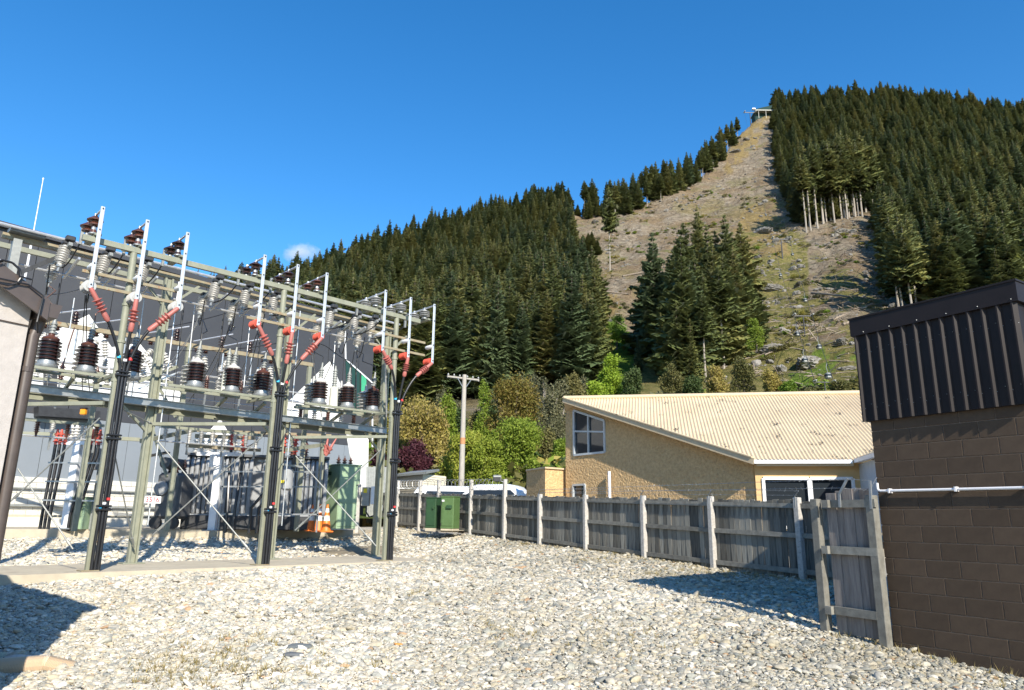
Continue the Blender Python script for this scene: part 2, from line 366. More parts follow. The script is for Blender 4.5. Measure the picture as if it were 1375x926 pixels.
def yard(X, Y):
    """gravel height relative to the eye"""
    X = np.asarray(X, float); Y = np.asarray(Y, float)
    r = np.hypot(X[..., None] - _cp[:, 0], Y[..., None] - _cp[:, 1])
    z = (_ker(r) * _w[:_n]).sum(-1) + _w[_n] + _w[_n + 1] * X + _w[_n + 2] * Y
    a = np.clip((np.maximum.reduce([X - 9, -15 - X, Y - 35, -1 - Y])) / 3.0, 0, 1); a = a * a * (3 - 2 * a)
    return z * (1 - a) + yplane(X, Y) * a
EY = np.array([30, 36, 60, 90, 150, 230, 320, 440, 580, 740, 900, 1100.])
EV = np.array([-0.013, -0.006, 0.03, 0.085, 0.175, 0.25, 0.32, 0.41, 0.50, 0.58, 0.65, 0.70])
_yy = np.linspace(30, 1100, 1200); _ee = np.interp(_yy, EY, EV)
_kk = np.ones(61) / 61; _ee = np.convolve(np.pad(_ee, 30, mode='edge'), _kk, 'valid')
SKX = np.array([-700, -100, 200, 300, 400, 500, 600, 700, 755, 772, 800, 830, 865, 900, 940, 965, 985, 1010, 1032, 1050, 1100, 1200, 1300, 1375, 1500, 1700, 2400])
SKY = np.array([540, 470, 430, 408, 385, 342, 309, 282, 272, 287, 287, 284, 272, 256, 238, 214, 188, 163, 149, 140, 135, 138, 148, 160, 178, 215, 380])
def elev(px, py):
    r = ray(px, py); return r.x, r.z
_su = np.array([elev(a, b) for a, b in zip(SKX, SKY)])
KU = np.array([-2, -0.55, -0.29, 0.0, 0.08, 0.31, 0.5, 0.7, 2]); KV = np.array([1.6, 1.6, 1.35, 1.1, 1.0, 0.90, 0.76, 0.74, 0.74])
def hill(X, Y, detail=True):
    X = np.asarray(X, float); Y = np.asarray(Y, float); Ys = np.maximum(Y, 1)
    u = X / Ys; k = np.interp(u, KU, KV); s = np.interp(u, _su[:, 0], _su[:, 1])
    kk = 1 + (k - 1) * np.clip((Y - 40) / 100, 0, 1)
    e = np.interp(Y / kk, _yy, _ee)
    Yr = np.interp(s, _ee, _yy) * k                          # distance of the ridge along this bearing
    base = e * Y
    top = s * Yr
    d = np.maximum(Y - Yr, 0)
    z = np.where(Y > Yr, top - 0.05 * d - 0.0006 * d * d, base)
    if detail:
        a = np.clip((Y - 60) / 120, 0, 1) * np.clip((Yr - Y) / 60 + 0.15, 0.1, 1)
        z = z + a * (9 * fbm(X / 55.0, Y / 55.0, 4, 3))
        px, py = projv(X, Y, z)
        b = inzone(px, py, BARE) * np.clip((Y - 90) / 60, 0, 1)
        rg = fbm(X / 9.0, Y / 11.0, 4, 9)
        z = z + b * (9.0 * np.abs(fbm(X / 30.0, Y / 45.0, 3, 61)) - 1.5 + 5.0 * rg + 2.2 * np.maximum(0, fbm(X / 16.0 + 5, Y / 16.0, 3, 21)) * 2)
    return z
def projv(X, Y, z):
    d = Y * cp + z * sp; w = -Y * sp + z * cp; d = np.maximum(d, 1e-3)
    u = X * FPX / d; v = w * FPX / d
    return 687.5 + u * cr + v * sr, 463.0 + u * sr - v * cr
def inpoly(px, py, poly):
    px = np.asarray(px, float); py = np.asarray(py, float); ins = np.zeros(px.shape, bool); n = len(poly)
    for i in range(n):
        x0, y0 = poly[i]; x1, y1 = poly[(i + 1) % n]
        c = ((y0 > py) != (y1 > py)) & (px < (x1 - x0) * (py - y0) / ((y1 - y0) if y1 != y0 else 1e-9) + x0)
        ins ^= c
    return ins
def inzone(px, py, poly): return inpoly(px, py, poly).astype(float)
BARE = [(762, 270), (800, 275), (870, 262), (945, 228), (1000, 140), (1042, 140), (1046, 240), (1078, 312), (1150, 288), (1182, 300), (1196, 400), (1240, 425), (1240, 580), (1000, 580), (850, 470), (812, 440), (790, 370), (775, 330)]
LEFT_FOREST = [(-600, 600), (-600, 300), (300, 300), (560, 240), (757, 230), (766, 300), (772, 345), (782, 372), (800, 420), (806, 470), (800, 520), (700, 530), (560, 545), (300, 560)]
RIGHT_FOREST = [(1046, 100), (1038, 180), (1044, 240), (1062, 285), (1078, 306), (1120, 296), (1150, 284), (1178, 290), (1190, 330), (1200, 395), (1230, 408), (1260, 428), (1600, 470), (2300, 480), (2300, 60)]

# ------------------------------------------------------------------ ground sheets
def grid_mesh(name, Xs, Ys, Z, mat_, smooth=True):
    nr, nc = Xs.shape
    co = np.stack([Xs, Ys, Z], -1).reshape(-1, 3)
    i = np.arange(nr * nc).reshape(nr, nc)
    f = np.stack([i[:-1, :-1], i[:-1, 1:], i[1:, 1:], i[1:, :-1]], -1).reshape(-1, 4)
    me = bpy.data.meshes.new(name); me.vertices.add(len(co)); me.vertices.foreach_set('co', co.ravel())
    me.loops.add(f.size); me.loops.foreach_set('vertex_index', f.ravel().astype(np.int32))
    me.polygons.add(len(f)); me.polygons.foreach_set('loop_start', np.arange(0, f.size, 4, dtype=np.int32))
    me.update(); me.validate()
    me.polygons.foreach_set('use_smooth', [smooth] * len(f)); me.materials.append(mat_)
    o = bpy.data.objects.new(name, me); COL.objects.link(o); return o
def attr(o, name, vals):
    a = o.data.attributes.new(name, 'FLOAT', 'POINT'); a.data.foreach_set('value', np.asarray(vals, np.float32).ravel())

dirt = mat('bare dirt', (0.30, 0.25, 0.17), (0.19, 0.155, 0.10), rough=0.95, scale=1.5, bump=0.4, bscale=12, bdist=0.03)
gravelbed = mat('gravel bed', (0.50, 0.46, 0.38), (0.30, 0.275, 0.23), rough=0.95, scale=22, bump=1.0, bscale=45, bdist=0.03, c3=(0.40, 0.31, 0.18), c3amt=0.60, c3scale=0.9)
gx, gy = np.meshgrid(np.linspace(-22, 12, 120), np.linspace(-12, 37, 170))
o = grid_mesh('gravel_yard', gx, gy, yard(gx, gy) + EYE - 0.02, gravelbed); tag(o, kind='structure')
gx, gy = np.meshgrid(np.concatenate([np.linspace(-2500, -60, 14), np.linspace(-50, 50, 40), np.linspace(60, 2500, 14)]), np.concatenate([np.linspace(-2500, -40, 14), np.linspace(-30, 37, 30)]))
o = grid_mesh('ground', gx, gy, yplane(gx, gy) + EYE - 0.30, dirt); tag(o, kind='structure')

def hill_material():
    mt, N, L, P = new_mat('hillside')
    def A(n):
        a = N.new('ShaderNodeAttribute'); a.attribute_name = n; return a.outputs['Fac']
    def ramp(src, stops):
        r = N.new('ShaderNodeValToRGB'); e = r.color_ramp.elements
        while len(e) < len(stops): e.new(0.5)
        for i, (p, c) in enumerate(stops): e[i].position = p; e[i].color = (*c, 1)
        L.new(src, r.inputs[0]); return r.outputs[0]
    tc = N.new('ShaderNodeTexCoord')
    def noise(s, d=8, r=0.65):
        n = N.new('ShaderNodeTexNoise'); n.inputs['Scale'].default_value = s; n.inputs['Detail'].default_value = d; n.inputs['Roughness'].default_value = r
        L.new(tc.outputs['Object'], n.inputs['Vector']); return n.outputs['Fac']
    def mix(f, a, b):
        x = N.new('ShaderNodeMix'); x.data_type = 'RGBA'; L.new(f, x.inputs[0]); L.new(a, x.inputs[6]); L.new(b, x.inputs[7]); return x.outputs[2]
    n1 = noise(0.30, 10, 0.8); n2 = noise(0.05); n3 = noise(0.6)
    scree = ramp(n1, [(0.32, (0.07, 0.06, 0.042)), (0.45, (0.20, 0.165, 0.12)), (0.56, (0.31, 0.26, 0.19)), (0.68, (0.44, 0.395, 0.32))])
    grass = ramp(n1, [(0.32, (0.05, 0.06, 0.018)), (0.46, (0.15, 0.145, 0.045)), (0.58, (0.26, 0.215, 0.085)), (0.70, (0.15, 0.16, 0.045))])
    lush = ramp(n3, [(0.3, (0.06, 0.12, 0.015)), (0.7, (0.19, 0.28, 0.04))])
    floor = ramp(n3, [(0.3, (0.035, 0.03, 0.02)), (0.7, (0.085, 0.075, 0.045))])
    orange = ramp(n1, [(0.3, (0.12, 0.085, 0.035)), (0.5, (0.25, 0.185, 0.08)), (0.7, (0.33, 0.265, 0.13))])
    n4 = noise(0.035, 6, 0.6)
    brown = ramp(n1, [(0.3, (0.085, 0.062, 0.038)), (0.5, (0.21, 0.155, 0.095)), (0.7, (0.33, 0.25, 0.155))])
    olive = ramp(n1, [(0.3, (0.055, 0.065, 0.022)), (0.6, (0.165, 0.165, 0.065))])
    bw = N.new('ShaderNodeMapRange'); bw.inputs[1].default_value = 0.44; bw.inputs[2].default_value = 0.58; L.new(n4, bw.inputs[0])
    ow = N.new('ShaderNodeMapRange'); ow.inputs[1].default_value = 0.55; ow.inputs[2].default_value = 0.66; L.new(noise(0.075, 7, 0.7), ow.inputs[0])
    scree = mix(bw.outputs[0], scree, brown); scree = mix(ow.outputs[0], scree, olive)
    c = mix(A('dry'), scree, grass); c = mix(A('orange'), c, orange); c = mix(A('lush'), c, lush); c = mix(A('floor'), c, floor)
    L.new(c, P.inputs['Base Color']); P.inputs['Roughness'].default_value = 0.95; P.inputs['Specular IOR Level'].default_value = 0.1
    bp = N.new('ShaderNodeBump'); bp.inputs['Strength'].default_value = 1.0; bp.inputs['Distance'].default_value = 2.2
    L.new(noise(0.5, 10, 0.75), bp.inputs['Height']); L.new(bp.outputs[0], P.inputs['Normal'])
    return mt
us = np.concatenate([np.linspace(-3.0, -0.8, 40)[:-1], np.linspace(-0.8, 0.85, 520), np.linspace(0.85, 3.0, 40)[1:]])
ys = np.concatenate([[34.5], 36 * (1250 / 36.0) ** np.linspace(0, 1, 300)])
U, YY = np.meshgrid(us, ys); XX = U * YY
ZZ = hill(XX, YY)
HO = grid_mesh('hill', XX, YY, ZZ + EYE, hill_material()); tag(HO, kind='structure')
ppx, ppy = projv(XX, YY, ZZ)
def soft(poly, nz=12):
    wob = 2 * nz * fbm(XX / 14.0, YY / 14.0, 3, 31); return inzone(ppx + wob, ppy + wob * 0.6, poly)
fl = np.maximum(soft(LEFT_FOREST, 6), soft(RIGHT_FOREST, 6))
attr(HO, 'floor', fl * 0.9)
dry = np.clip(soft([(1040, 290), (1200, 420), (1260, 430), (1260, 600), (840, 600), (840, 500), (1000, 360), (960, 330)], 14) + 0.35 * (fbm(XX / 25, YY / 25, 3, 5) > 0.02), 0, 1)
dry = np.where((ppx > 1085) & (ppy < 470) & (ppy > 280), dry * (fbm(XX / 12, YY / 12, 3, 77) > 0.0), dry)
attr(HO, 'dry', dry)
lush = soft([(800, 430), (835, 425), (850, 470), (850, 560), (780, 560), (790, 480)], 8)
lush = np.maximum(lush, 0.8 * soft([(1060, 470), (1230, 450), (1240, 560), (1060, 560)], 14) * (fbm(XX / 8, YY / 8, 3, 8) > -0.02))
lush = np.maximum(lush, (YY < 75) * 0.8)
attr(HO, 'lush', lush)
org = soft([(965, 330), (1010, 270), (1050, 300), (1060, 340), (1000, 350)], 8) + soft([(965, 215), (1010, 160), (1030, 150), (1020, 190), (975, 235)], 8) + soft([(785, 385), (830, 395), (830, 440), (800, 430)], 8)
attr(HO, 'orange', np.clip(org, 0, 1) * (fbm(XX / 10, YY / 10, 3, 41) > -0.12))

# ------------------------------------------------------------------ instanced mass (one object each)
def scatter(name, pts, vi, rot, scl, protos, kind='stuff', label=None, cat=None, tone=None):
    c = bpy.data.collections.new(name + '_pieces')
    for k, me in enumerate(protos):
        po = bpy.data.objects.new('%s_piece_%02d' % (name, k), me); c.objects.link(po)
    me = bpy.data.meshes.new(name); n = len(pts)
    me.vertices.add(n); me.vertices.foreach_set('co', np.asarray(pts, np.float32).ravel())
    a = me.attributes.new('vi', 'INT', 'POINT'); a.data.foreach_set('value', np.asarray(vi, np.int32))
    a = me.attributes.new('rot', 'FLOAT_VECTOR', 'POINT'); a.data.foreach_set('vector', np.asarray(rot, np.float32).ravel())
    a = me.attributes.new('scl', 'FLOAT_VECTOR', 'POINT'); a.data.foreach_set('vector', np.asarray(scl, np.float32).ravel())
    if tone is not None:
        a = me.attributes.new('tone', 'FLOAT', 'POINT'); a.data.foreach_set('value', np.asarray(tone, np.float32))
    ob = bpy.data.objects.new(name, me); COL.objects.link(ob)
    g = bpy.data.node_groups.new(name, 'GeometryNodeTree')
    g.interface.new_socket('Geometry', in_out='INPUT', socket_type='NodeSocketGeometry'); g.interface.new_socket('Geometry', in_out='OUTPUT', socket_type='NodeSocketGeometry')
    N, L = g.nodes, g.links
    gi = N.new('NodeGroupInput'); go = N.new('NodeGroupOutput'); ip = N.new('GeometryNodeInstanceOnPoints'); ci = N.new('GeometryNodeCollectionInfo')
    ci.inputs['Collection'].default_value = c; ci.inputs['Separate Children'].default_value = True; ci.inputs['Reset Children'].default_value = True
    def na(nm, t):
        x = N.new('GeometryNodeInputNamedAttribute'); x.data_type = t; x.inputs['Name'].default_value = nm; return x.outputs['Attribute']
    L.new(gi.outputs[0], ip.inputs['Points']); L.new(ci.outputs[0], ip.inputs['Instance']); ip.inputs['Pick Instance'].default_value = True
    L.new(na('vi', 'INT'), ip.inputs['Instance Index']); L.new(na('scl', 'FLOAT_VECTOR'), ip.inputs['Scale'])
    e2r = N.new('FunctionNodeEulerToRotation'); L.new(na('rot', 'FLOAT_VECTOR'), e2r.inputs[0]); L.new(e2r.outputs[0], ip.inputs['Rotation'])
    L.new(ip.outputs[0], go.inputs[0])
    md = ob.modifiers.new('scatter', 'NODES'); md.node_group = g
    tag(ob, label, cat, None, kind); return ob

# ------------------------------------------------------------------ gravel stones
def stone_mat():
    mt, N, L, P = new_mat('river stone')
    oi = N.new('ShaderNodeObjectInfo'); rp = N.new('ShaderNodeValToRGB'); e = rp.color_ramp.elements
    cols = [(0, (0.36, 0.355, 0.33)), (0.10, (0.28, 0.29, 0.285)), (0.2, (0.50, 0.47, 0.41)), (0.34, (0.43, 0.41, 0.36)), (0.46, (0.60, 0.58, 0.54)), (0.58, (0.46, 0.42, 0.33)), (0.7, (0.66, 0.65, 0.62)), (0.8, (0.40, 0.41, 0.38)), (0.9, (0.54, 0.49, 0.40)), (0.96, (0.22, 0.235, 0.24)), (0.985, (0.42, 0.29, 0.19))]
    while len(e) < len(cols): e.new(0.5)
    for i, (p, c) in enumerate(cols): e[i].position = p; e[i].color = (*c, 1)
    rp.color_ramp.interpolation = 'CONSTANT'
    L.new(oi.outputs['Random'], rp.inputs[0])
    tc = N.new('ShaderNodeTexCoord'); no = N.new('ShaderNodeTexNoise'); no.inputs['Scale'].default_value = 3; no.inputs['Detail'].default_value = 5; L.new(tc.outputs['Object'], no.inputs['Vector'])
    mr = N.new('ShaderNodeMapRange'); mr.inputs[1].default_value = 0.3; mr.inputs[2].default_value = 0.7; mr.inputs[3].default_value = 0.78; mr.inputs[4].default_value = 1.12; L.new(no.outputs['Fac'], mr.inputs[0])
    mu = N.new('ShaderNodeMix'); mu.data_type = 'RGBA'; mu.blend_type = 'MULTIPLY'; mu.inputs[0].default_value = 1; L.new(rp.outputs[0], mu.inputs[6]); L.new(mr.outputs[0], mu.inputs[7])
    at_ = N.new('ShaderNodeAttribute'); at_.attribute_type = 'INSTANCER'; at_.attribute_name = 'tone'
    mx = N.new('ShaderNodeMix'); mx.data_type = 'RGBA'; mx.blend_type = 'MULTIPLY'; mx.inputs[0].default_value = 1; L.new(mu.outputs[2], mx.inputs[6])
    tn = N.new('ShaderNodeValToRGB'); tn.color_ramp.elements[0].color = (0.60, 0.565, 0.47, 1); tn.color_ramp.elements[1].color = (1.16, 1.11, 1.01, 1); L.new(at_.outputs['Fac'], tn.inputs[0]); L.new(tn.outputs[0], mx.inputs[7])
    L.new(mx.outputs[2], P.inputs['Base Color']); P.inputs['Roughness'].default_value = 0.75
    return mt
STONE = stone_mat()
def ico(sub=1):
    import bmesh
    b = bmesh.new(); bmesh.ops.create_icosphere(b, subdivisions=sub, radius=1.0)
    v = [x.co.copy() for x in b.verts]; f = [[y.index for y in x.verts] for x in b.faces]; b.free(); return v, f
def stone_mesh(k, mat_=None, sub=2, rough=0.30, flat=0.55):
    v, f = ico(sub); r = random.Random(k * 31 + 5); ax = [Vector((r.gauss(0, 1), r.gauss(0, 1), r.gauss(0, 1))).normalized() for _ in range(7)]; cut = [r.uniform(0.55, 0.95) for _ in range(7)]
    out = []
    for p in v:
        q = p.copy()
        for a, c in zip(ax, cut):
            d = q.dot(a)
            if d > c: q -= a * (d - c) * 0.85
        q *= 1 + rough * 0.3 * r.uniform(-1, 1)
        out.append(Vector((q.x * 1.25, q.y * 0.95, q.z * flat)))
    me = bpy.data.meshes.new('stone'); me.from_pydata([tuple(p) for p in out], [], f); me.materials.append(mat_ or STONE)
    me.polygons.foreach_set('use_smooth', [True] * len(f)); me.set_sharp_from_angle(angle=math.radians(38)); me.update(); return me
STONES = [stone_mesh(k) for k in range(9)]
def gravel():
    P = []; S = []
    for y0, y1, dens, sz in ((6.2, 9, 2000, 0.0135), (9, 12, 1500, 0.0155), (12, 17, 850, 0.0195), (17, 24, 420, 0.027), (24, 33, 190, 0.039)):
        n = int(dens * (y1 - y0) * 1.5 * (y0 + y1) / 2)
        Y = np.sqrt(RNG.uniform(y0 * y0, y1 * y1, n)); X = RNG.uniform(-0.75, 0.75, n) * Y
        P.append(np.stack([X, Y], 1)); S.append(np.clip(RNG.lognormal(math.log(sz), 0.52, n), 0.007, 0.075))
    P = np.concatenate(P); S = np.concatenate(S); X, Y = P[:, 0], P[:, 1]
    z = yard(X, Y); px, py = projv(X, Y, z)
    keep = np.ones(len(X), bool)
    # not on the plinth, the slab, under buildings, nor beyond the fence
    dfr = (X - PA.x) * FRONT.n.x + (Y - PA.y) * FRONT.n.y; afr = (X - PA.x) * FRONT.d.x + (Y - PA.y) * FRONT.d.y
    keep &= ~inpoly(X, Y, [(p.x, p.y) for p in PLINTH])
    keep &= ~inpoly(X, Y, [(p.x, p.y) for p in SLAB])
    a, b = FENCE_A, FENCE_B
    side = (b.x - a.x) * (Y - a.y) - (b.y - a.y) * (X - a.x)
    keep &= (side > -0.15)
    sw = (X - WALL0.x) * WALLD.x + (Y - WALL0.y) * WALLD.y; ow = (X - WALL0.x) * WALLN.x + (Y - WALL0.y) * WALLN.y
    keep &= ~((ow < 0.03) & (sw > -0.05))
    # thin sandy patches
    thin = fbm(X / 1.3, Y / 1.3, 3, 55) > 0.16
    keep &= ~(thin & (RNG.random(len(X)) < 0.6))
    X, Y, z, S = X[keep], Y[keep], z[keep], S[keep]; n = len(X)
    rot = np.stack([RNG.normal(0, 0.28, n), RNG.normal(0, 0.28, n), RNG.uniform(0, 6.28, n)], 1)
    scl = S[:, None] * np.stack([RNG.uniform(0.85, 1.35, n), RNG.uniform(0.8, 1.2, n), RNG.uniform(0.7, 1.25, n)], 1)
    pts = np.stack([X, Y, z + EYE + S * RNG.uniform(-0.25, 0.4, n)], 1)
    scatter('gravel', pts, RNG.integers(0, len(STONES), n), rot, scl, STONES, label='pale grey river stones covering the yard', cat='gravel', tone=np.clip(0.72 - 0.055 * (X + 1.0) + 1.1 * fbm(X / 2.2, Y / 2.2, 3, 91) - 0.012 * (Y - 9), 0, 1))

# ------------------------------------------------------------------ conifers
CONIFER = leaf_mat('conifer needles', [(0.085, 0.105, 0.032), (0.125, 0.145, 0.040), (0.092, 0.118, 0.042), (0.160, 0.172, 0.050), (0.220, 0.215, 0.066), (0.200, 0.165, 0.062)], trans=0.22, bend=0.62)
SPRUCE = leaf_mat('blue green needles', [(0.068, 0.098, 0.042), (0.090, 0.125, 0.052), (0.118, 0.148, 0.062)], trans=0.22, bend=0.62)
def conifer_crown(seed, base=0.04, R=0.17, levels=34, per=10, taper=0.85, top=1.0, droop=0.30, gap=0.0, fat=1.0):
    r = random.Random(seed); V = []; F = []
    def tri(a, b, c):
        i = len(V); V.extend((a, b, c)); F.append((i, i + 1, i + 2))
    lean = r.uniform(0, 6.28); lobes_ = [(r.uniform(0, 6.28), r.uniform(0.1, 0.9), r.uniform(0.7, 1.35)) for _ in range(9)]
    for l in range(levels):
        f = (l + r.uniform(-0.4, 0.4)) / (levels - 1); f = min(max(f, 0), 1)
        h = base + (top - base) * f
        rad = R * (1 - f) ** taper * r.uniform(0.85, 1.12) + 0.007
        if f < 0.15: rad *= 0.7 + f * 2.0
        n = max(4, int(per * (0.42 + 0.58 * (1 - f)) + 0.5)); a0 = r.uniform(0, 6.28)
        for b in range(n):
            if r.random() < gap: continue
            a = a0 + 2 * PI * b / n + r.uniform(-0.35, 0.35); L_ = rad * r.uniform(0.55, 1.15) * (1 + 0.12 * math.cos(a - lean))
            for la, lf, lm in lobes_:
                if abs(((a - la + PI) % (2 * PI)) - PI) < 0.5 and abs(f - lf) < 0.07: L_ *= lm
            ca, sa = math.cos(a), math.sin(a); dr = droop * r.uniform(0.6, 1.4) * (1 - 0.75 * f)
            def pt(t, side=0.0, dz=0.0):
                zz = h + L_ * (0.28 * t - dr * 1.6 * t * t) + dz + (0.14 * L_ * t ** 4)
                return (ca * L_ * t - sa * side, sa * L_ * t + ca * side, zz)
            ns = 4 if L_ > 0.05 else (3 if L_ > 0.025 else 2)
            for s in range(ns):
                t0 = (s + 0.15) / ns; t1 = min(1.05, t0 + 0.8 / ns + 0.16); w = (L_ * (0.40 * (1 - t0) + 0.12) + 0.006) * r.uniform(0.75, 1.35) * fat
                for sg in (-1, 1):
                    tri(pt(max(0, t0 - 0.08), -sg * 0.1 * w), pt(t1, sg * w, -w * r.uniform(0.10, 0.75)), pt(min(1.02, t0 + 0.5 / ns), sg * 0.05 * w, 0.004))
                    tri(pt(t0, 0, 0.002), pt(t0 + 0.3 / ns, sg * w * 0.9, -w * r.uniform(0.5, 1.1)), pt(t1, sg * w * 0.3, -w * 0.25))
            tri(pt(0.62, -0.09 * L_), pt(0.62, 0.09 * L_), pt(1.14, 0, -0.006))
    for q in range(3):
        an = q * 2.1; tri((-0.008 * math.cos(an), -0.008 * math.sin(an), top - 0.04), (0.008 * math.cos(an), 0.008 * math.sin(an), top - 0.04), (0, 0, top + 0.014))
    return V, F
def trunk_vf(r0=0.011, r1=0.002, top=0.97, n=6, seg=5, seed=0):
    r = random.Random(seed); b = MB()
    b.tube([(r.uniform(-0.003, 0.003) * (i > 0), r.uniform(-0.003, 0.003) * (i > 0), -0.06 + (top + 0.06) * i / seg) for i in range(seg + 1)], [r0 + (r1 - r0) * i / seg for i in range(seg + 1)], n)
    return b.v, b.f
def vf_mesh(name, parts):
    """parts: list of (verts, faces, material)"""
    V = []; F = []; MI = []; ms = []
    for v, f, mm in parts:
        b = len(V); V += list(v); F += [tuple(i + b for i in x) for x in f]; k = len(ms); ms.append(mm); MI += [k] * len(f)
    me = bpy.data.meshes.new(name); me.from_pydata(V, [], F)
    for mm in ms: me.materials.append(mm)
    me.polygons.foreach_set('material_index', MI); me.update(); return me
FULL = []; BARETR = []; CROWN_ME = []; TRUNK_ME = []; CROWNB_ME = []; TRUNKB_ME = []
for k in range(7):
    cv = conifer_crown(k + 1, base=0.03 + 0.03 * (k % 3), R=(0.185, 0.20, 0.165, 0.19, 0.215, 0.175, 0.155)[k], taper=(0.85, 0.95, 0.75, 0.8, 0.9, 1.0, 0.8)[k], levels=(34, 36, 32, 35, 34, 38, 32)[k])
    tv = trunk_vf(seed=k); nm = SPRUCE if k in (2, 6) else CONIFER
    FULL.append(vf_mesh('conifer', [(*tv, M['bark']), (*cv, nm)])); CROWN_ME.append(vf_mesh('crown', [(*cv, nm)])); TRUNK_ME.append(vf_mesh('trunk', [(*tv, M['bark'])]))
for k in range(4):
    cv = conifer_crown(k + 51, base=(0.50, 0.42, 0.56, 0.36)[k], R=(0.125, 0.135, 0.115, 0.15)[k], levels=24, per=9, taper=0.7, droop=0.34, gap=0.08)
    sv = conifer_crown(k + 71, base=0.2, top=0.5, R=0.028, levels=9, per=3, taper=0.1, gap=0.5)
    cv = (cv[0] + sv[0], cv[1] + [tuple(i + len(cv[0]) for i in f) for f in sv[1]])
    tv = trunk_vf(seed=k + 9, r0=0.0105)
    BARETR.append(vf_mesh('bare_trunk_conifer', [(*tv, M['palebark']), (*cv, CONIFER)])); CROWNB_ME.append(vf_mesh('crown', [(*cv, CONIFER)])); TRUNKB_ME.append(vf_mesh('trunk', [(*tv, M['palebark'])]))

# ------------------------------------------------------------------ forest
def hillpt(px, py):
    """where the ray through a pixel meets the hillside"""
    r = ray(px, py); t = np.concatenate([np.arange(40, 300, 1.0), np.arange(300, 1100, 2.0)])
    z = hill(r.x * t, t); hit = np.nonzero(z >= r.z * t)[0]
    k = hit[0] if len(hit) else int(np.argmin(np.abs(r.z * t - z)))
    return Vector((r.x * t[k], t[k], z[k] + EYE))
def skyfoot(px, back=6):
    """a foot just below the skyline of this column"""
    y = float(np.interp(px, SKX, SKY)); return hillpt(px, y + back)
TREES = 0
def tree(foot, h, crown, trunk, label, group=None, width=1.0, rz=None, name='conifer_tree'):
    global TREES; TREES += 1
    t = thing(name, foot, label, 'tree', group)
    rz = random.uniform(0, 6.28) if rz is None else rz
    for nm, me in (('trunk', trunk), ('crown', crown)):
        place(nm, me, t, (0, 0, 0), (0, 0, rz), (h * width, h * width, h))
    return t
def by_pixels(px, foot_py, top_py, kind, label, group=None, width=1.0, foot=None):
    f = foot or hillpt(px, foot_py); h = abs(at(px, top_py, f.y).z - f.z)
    k = random.randrange(7) if kind == 'full' else random.randrange(4)
    if kind == 'full': return tree(f, h, CROWN_ME[k], TRUNK_ME[k], label, group, width)
    return tree(f, h, CROWNB_ME[k], TRUNKB_ME[k], label, group, width)
# the clump in the middle of the cleared slope
CLUMP = ['tall dark conifer at the left edge of the middle clump, its tip standing clear', 'short conifer leaning out at the far left of the middle clump', 'broad dark conifer just right of the left tip of the middle clump', 'wide leafy conifer in front at the left of the middle clump centre', 'tall conifer at the centre of the middle clump', 'tall conifer right of the middle clump centre, below the tallest tip', 'bare trunked conifer with a high crown at the right of the middle clump', 'low conifer at the far right edge of the middle clump', 'small front conifer low at the left centre of the middle clump', 'bare trunked front conifer low at the centre of the middle clump', 'bare trunked front conifer low at the right of the middle clump', 'small bushy conifer at the foot of the middle clump centre', 'small bushy conifer at the foot of the middle clump left side', 'smallest conifer at the lower left foot of the middle clump', 'tall conifer in front of the tallest tip of the middle clump', 'slim conifer behind the right side of the middle clump']
G = 'conifers of the clump in the middle of the cleared slope'
for px, fy, ty, kd, w in [(882, 492, 312, 'full', 1.15), (866, 470, 385, 'full', 1.0), (903, 500, 345, 'full', 1.1), (922, 508, 318, 'full', 1.2), (958, 478, 302, 'full', 1.1), (983, 462, 288, 'full', 1.05), (1003, 452, 300, 'bare', 1.2), (1012, 445, 372, 'full', 0.9), (912, 515, 405, 'full', 1.1), (948, 512, 392, 'bare', 1.3), (972, 496, 356, 'bare', 1.25), (930, 516, 428, 'full', 1.1), (890, 505, 420, 'full', 1.1), (858, 500, 450, 'full', 1.0), (940, 500, 340, 'full', 1.1), (992, 470, 330, 'full', 1.1)]:
    by_pixels(px, fy, ty, kd, CLUMP.pop(0), G, w)
G2 = 'filling conifers of the middle clump'
for px, fy, ty in [(874, 480, 350), (893, 490, 375), (913, 500, 330), (932, 505, 350), (950, 500, 365), (965, 490, 330), (978, 480, 340), (995, 470, 345), (1006, 460, 350), (925, 470, 300), (968, 455, 310)]:
    by_pixels(px, fy, ty, 'full', 'conifer in the dense inside of the middle clump on the cleared slope', G2, 1.35)
by_pixels(942, 405, 276, 'full', 'pointed conifer rising behind and above the middle clump on the cleared slope', None, 1.05)
by_pixels(819, 363, 250, 'bare', 'lone tall conifer with a long bare trunk standing on the cleared slope', None, 0.85)
for px, fy, ty in [(1000, 470, 385), (975, 478, 400)]:
    by_pixels(px, fy, ty, 'bare', 'pale bare trunk conifer at the right side of the middle clump', 'bare trunk conifers beside the middle clump', 0.9)
# the row along the ridge
for px in list(np.linspace(784, 988, 58)):
    px += random.uniform(-3, 3); f = skyfoot(px, random.uniform(1, 9)); h = random.uniform(20, 31)
    if 800 < px < 812 or 768 < px < 780: h *= 0.5
    k = random.randrange(4)
    if random.random() < 0.5: tree(f, h * 1.05, CROWNB_ME[k], TRUNKB_ME[k], 'conifer in the row along the skyline above the bare scree', 'conifers lining the ridge above the scree', 1.2)
    else: tree(f, h, CROWN_ME[k], TRUNK_ME[k], 'conifer in the row along the skyline above the bare scree', 'conifers lining the ridge above the scree', 1.15)
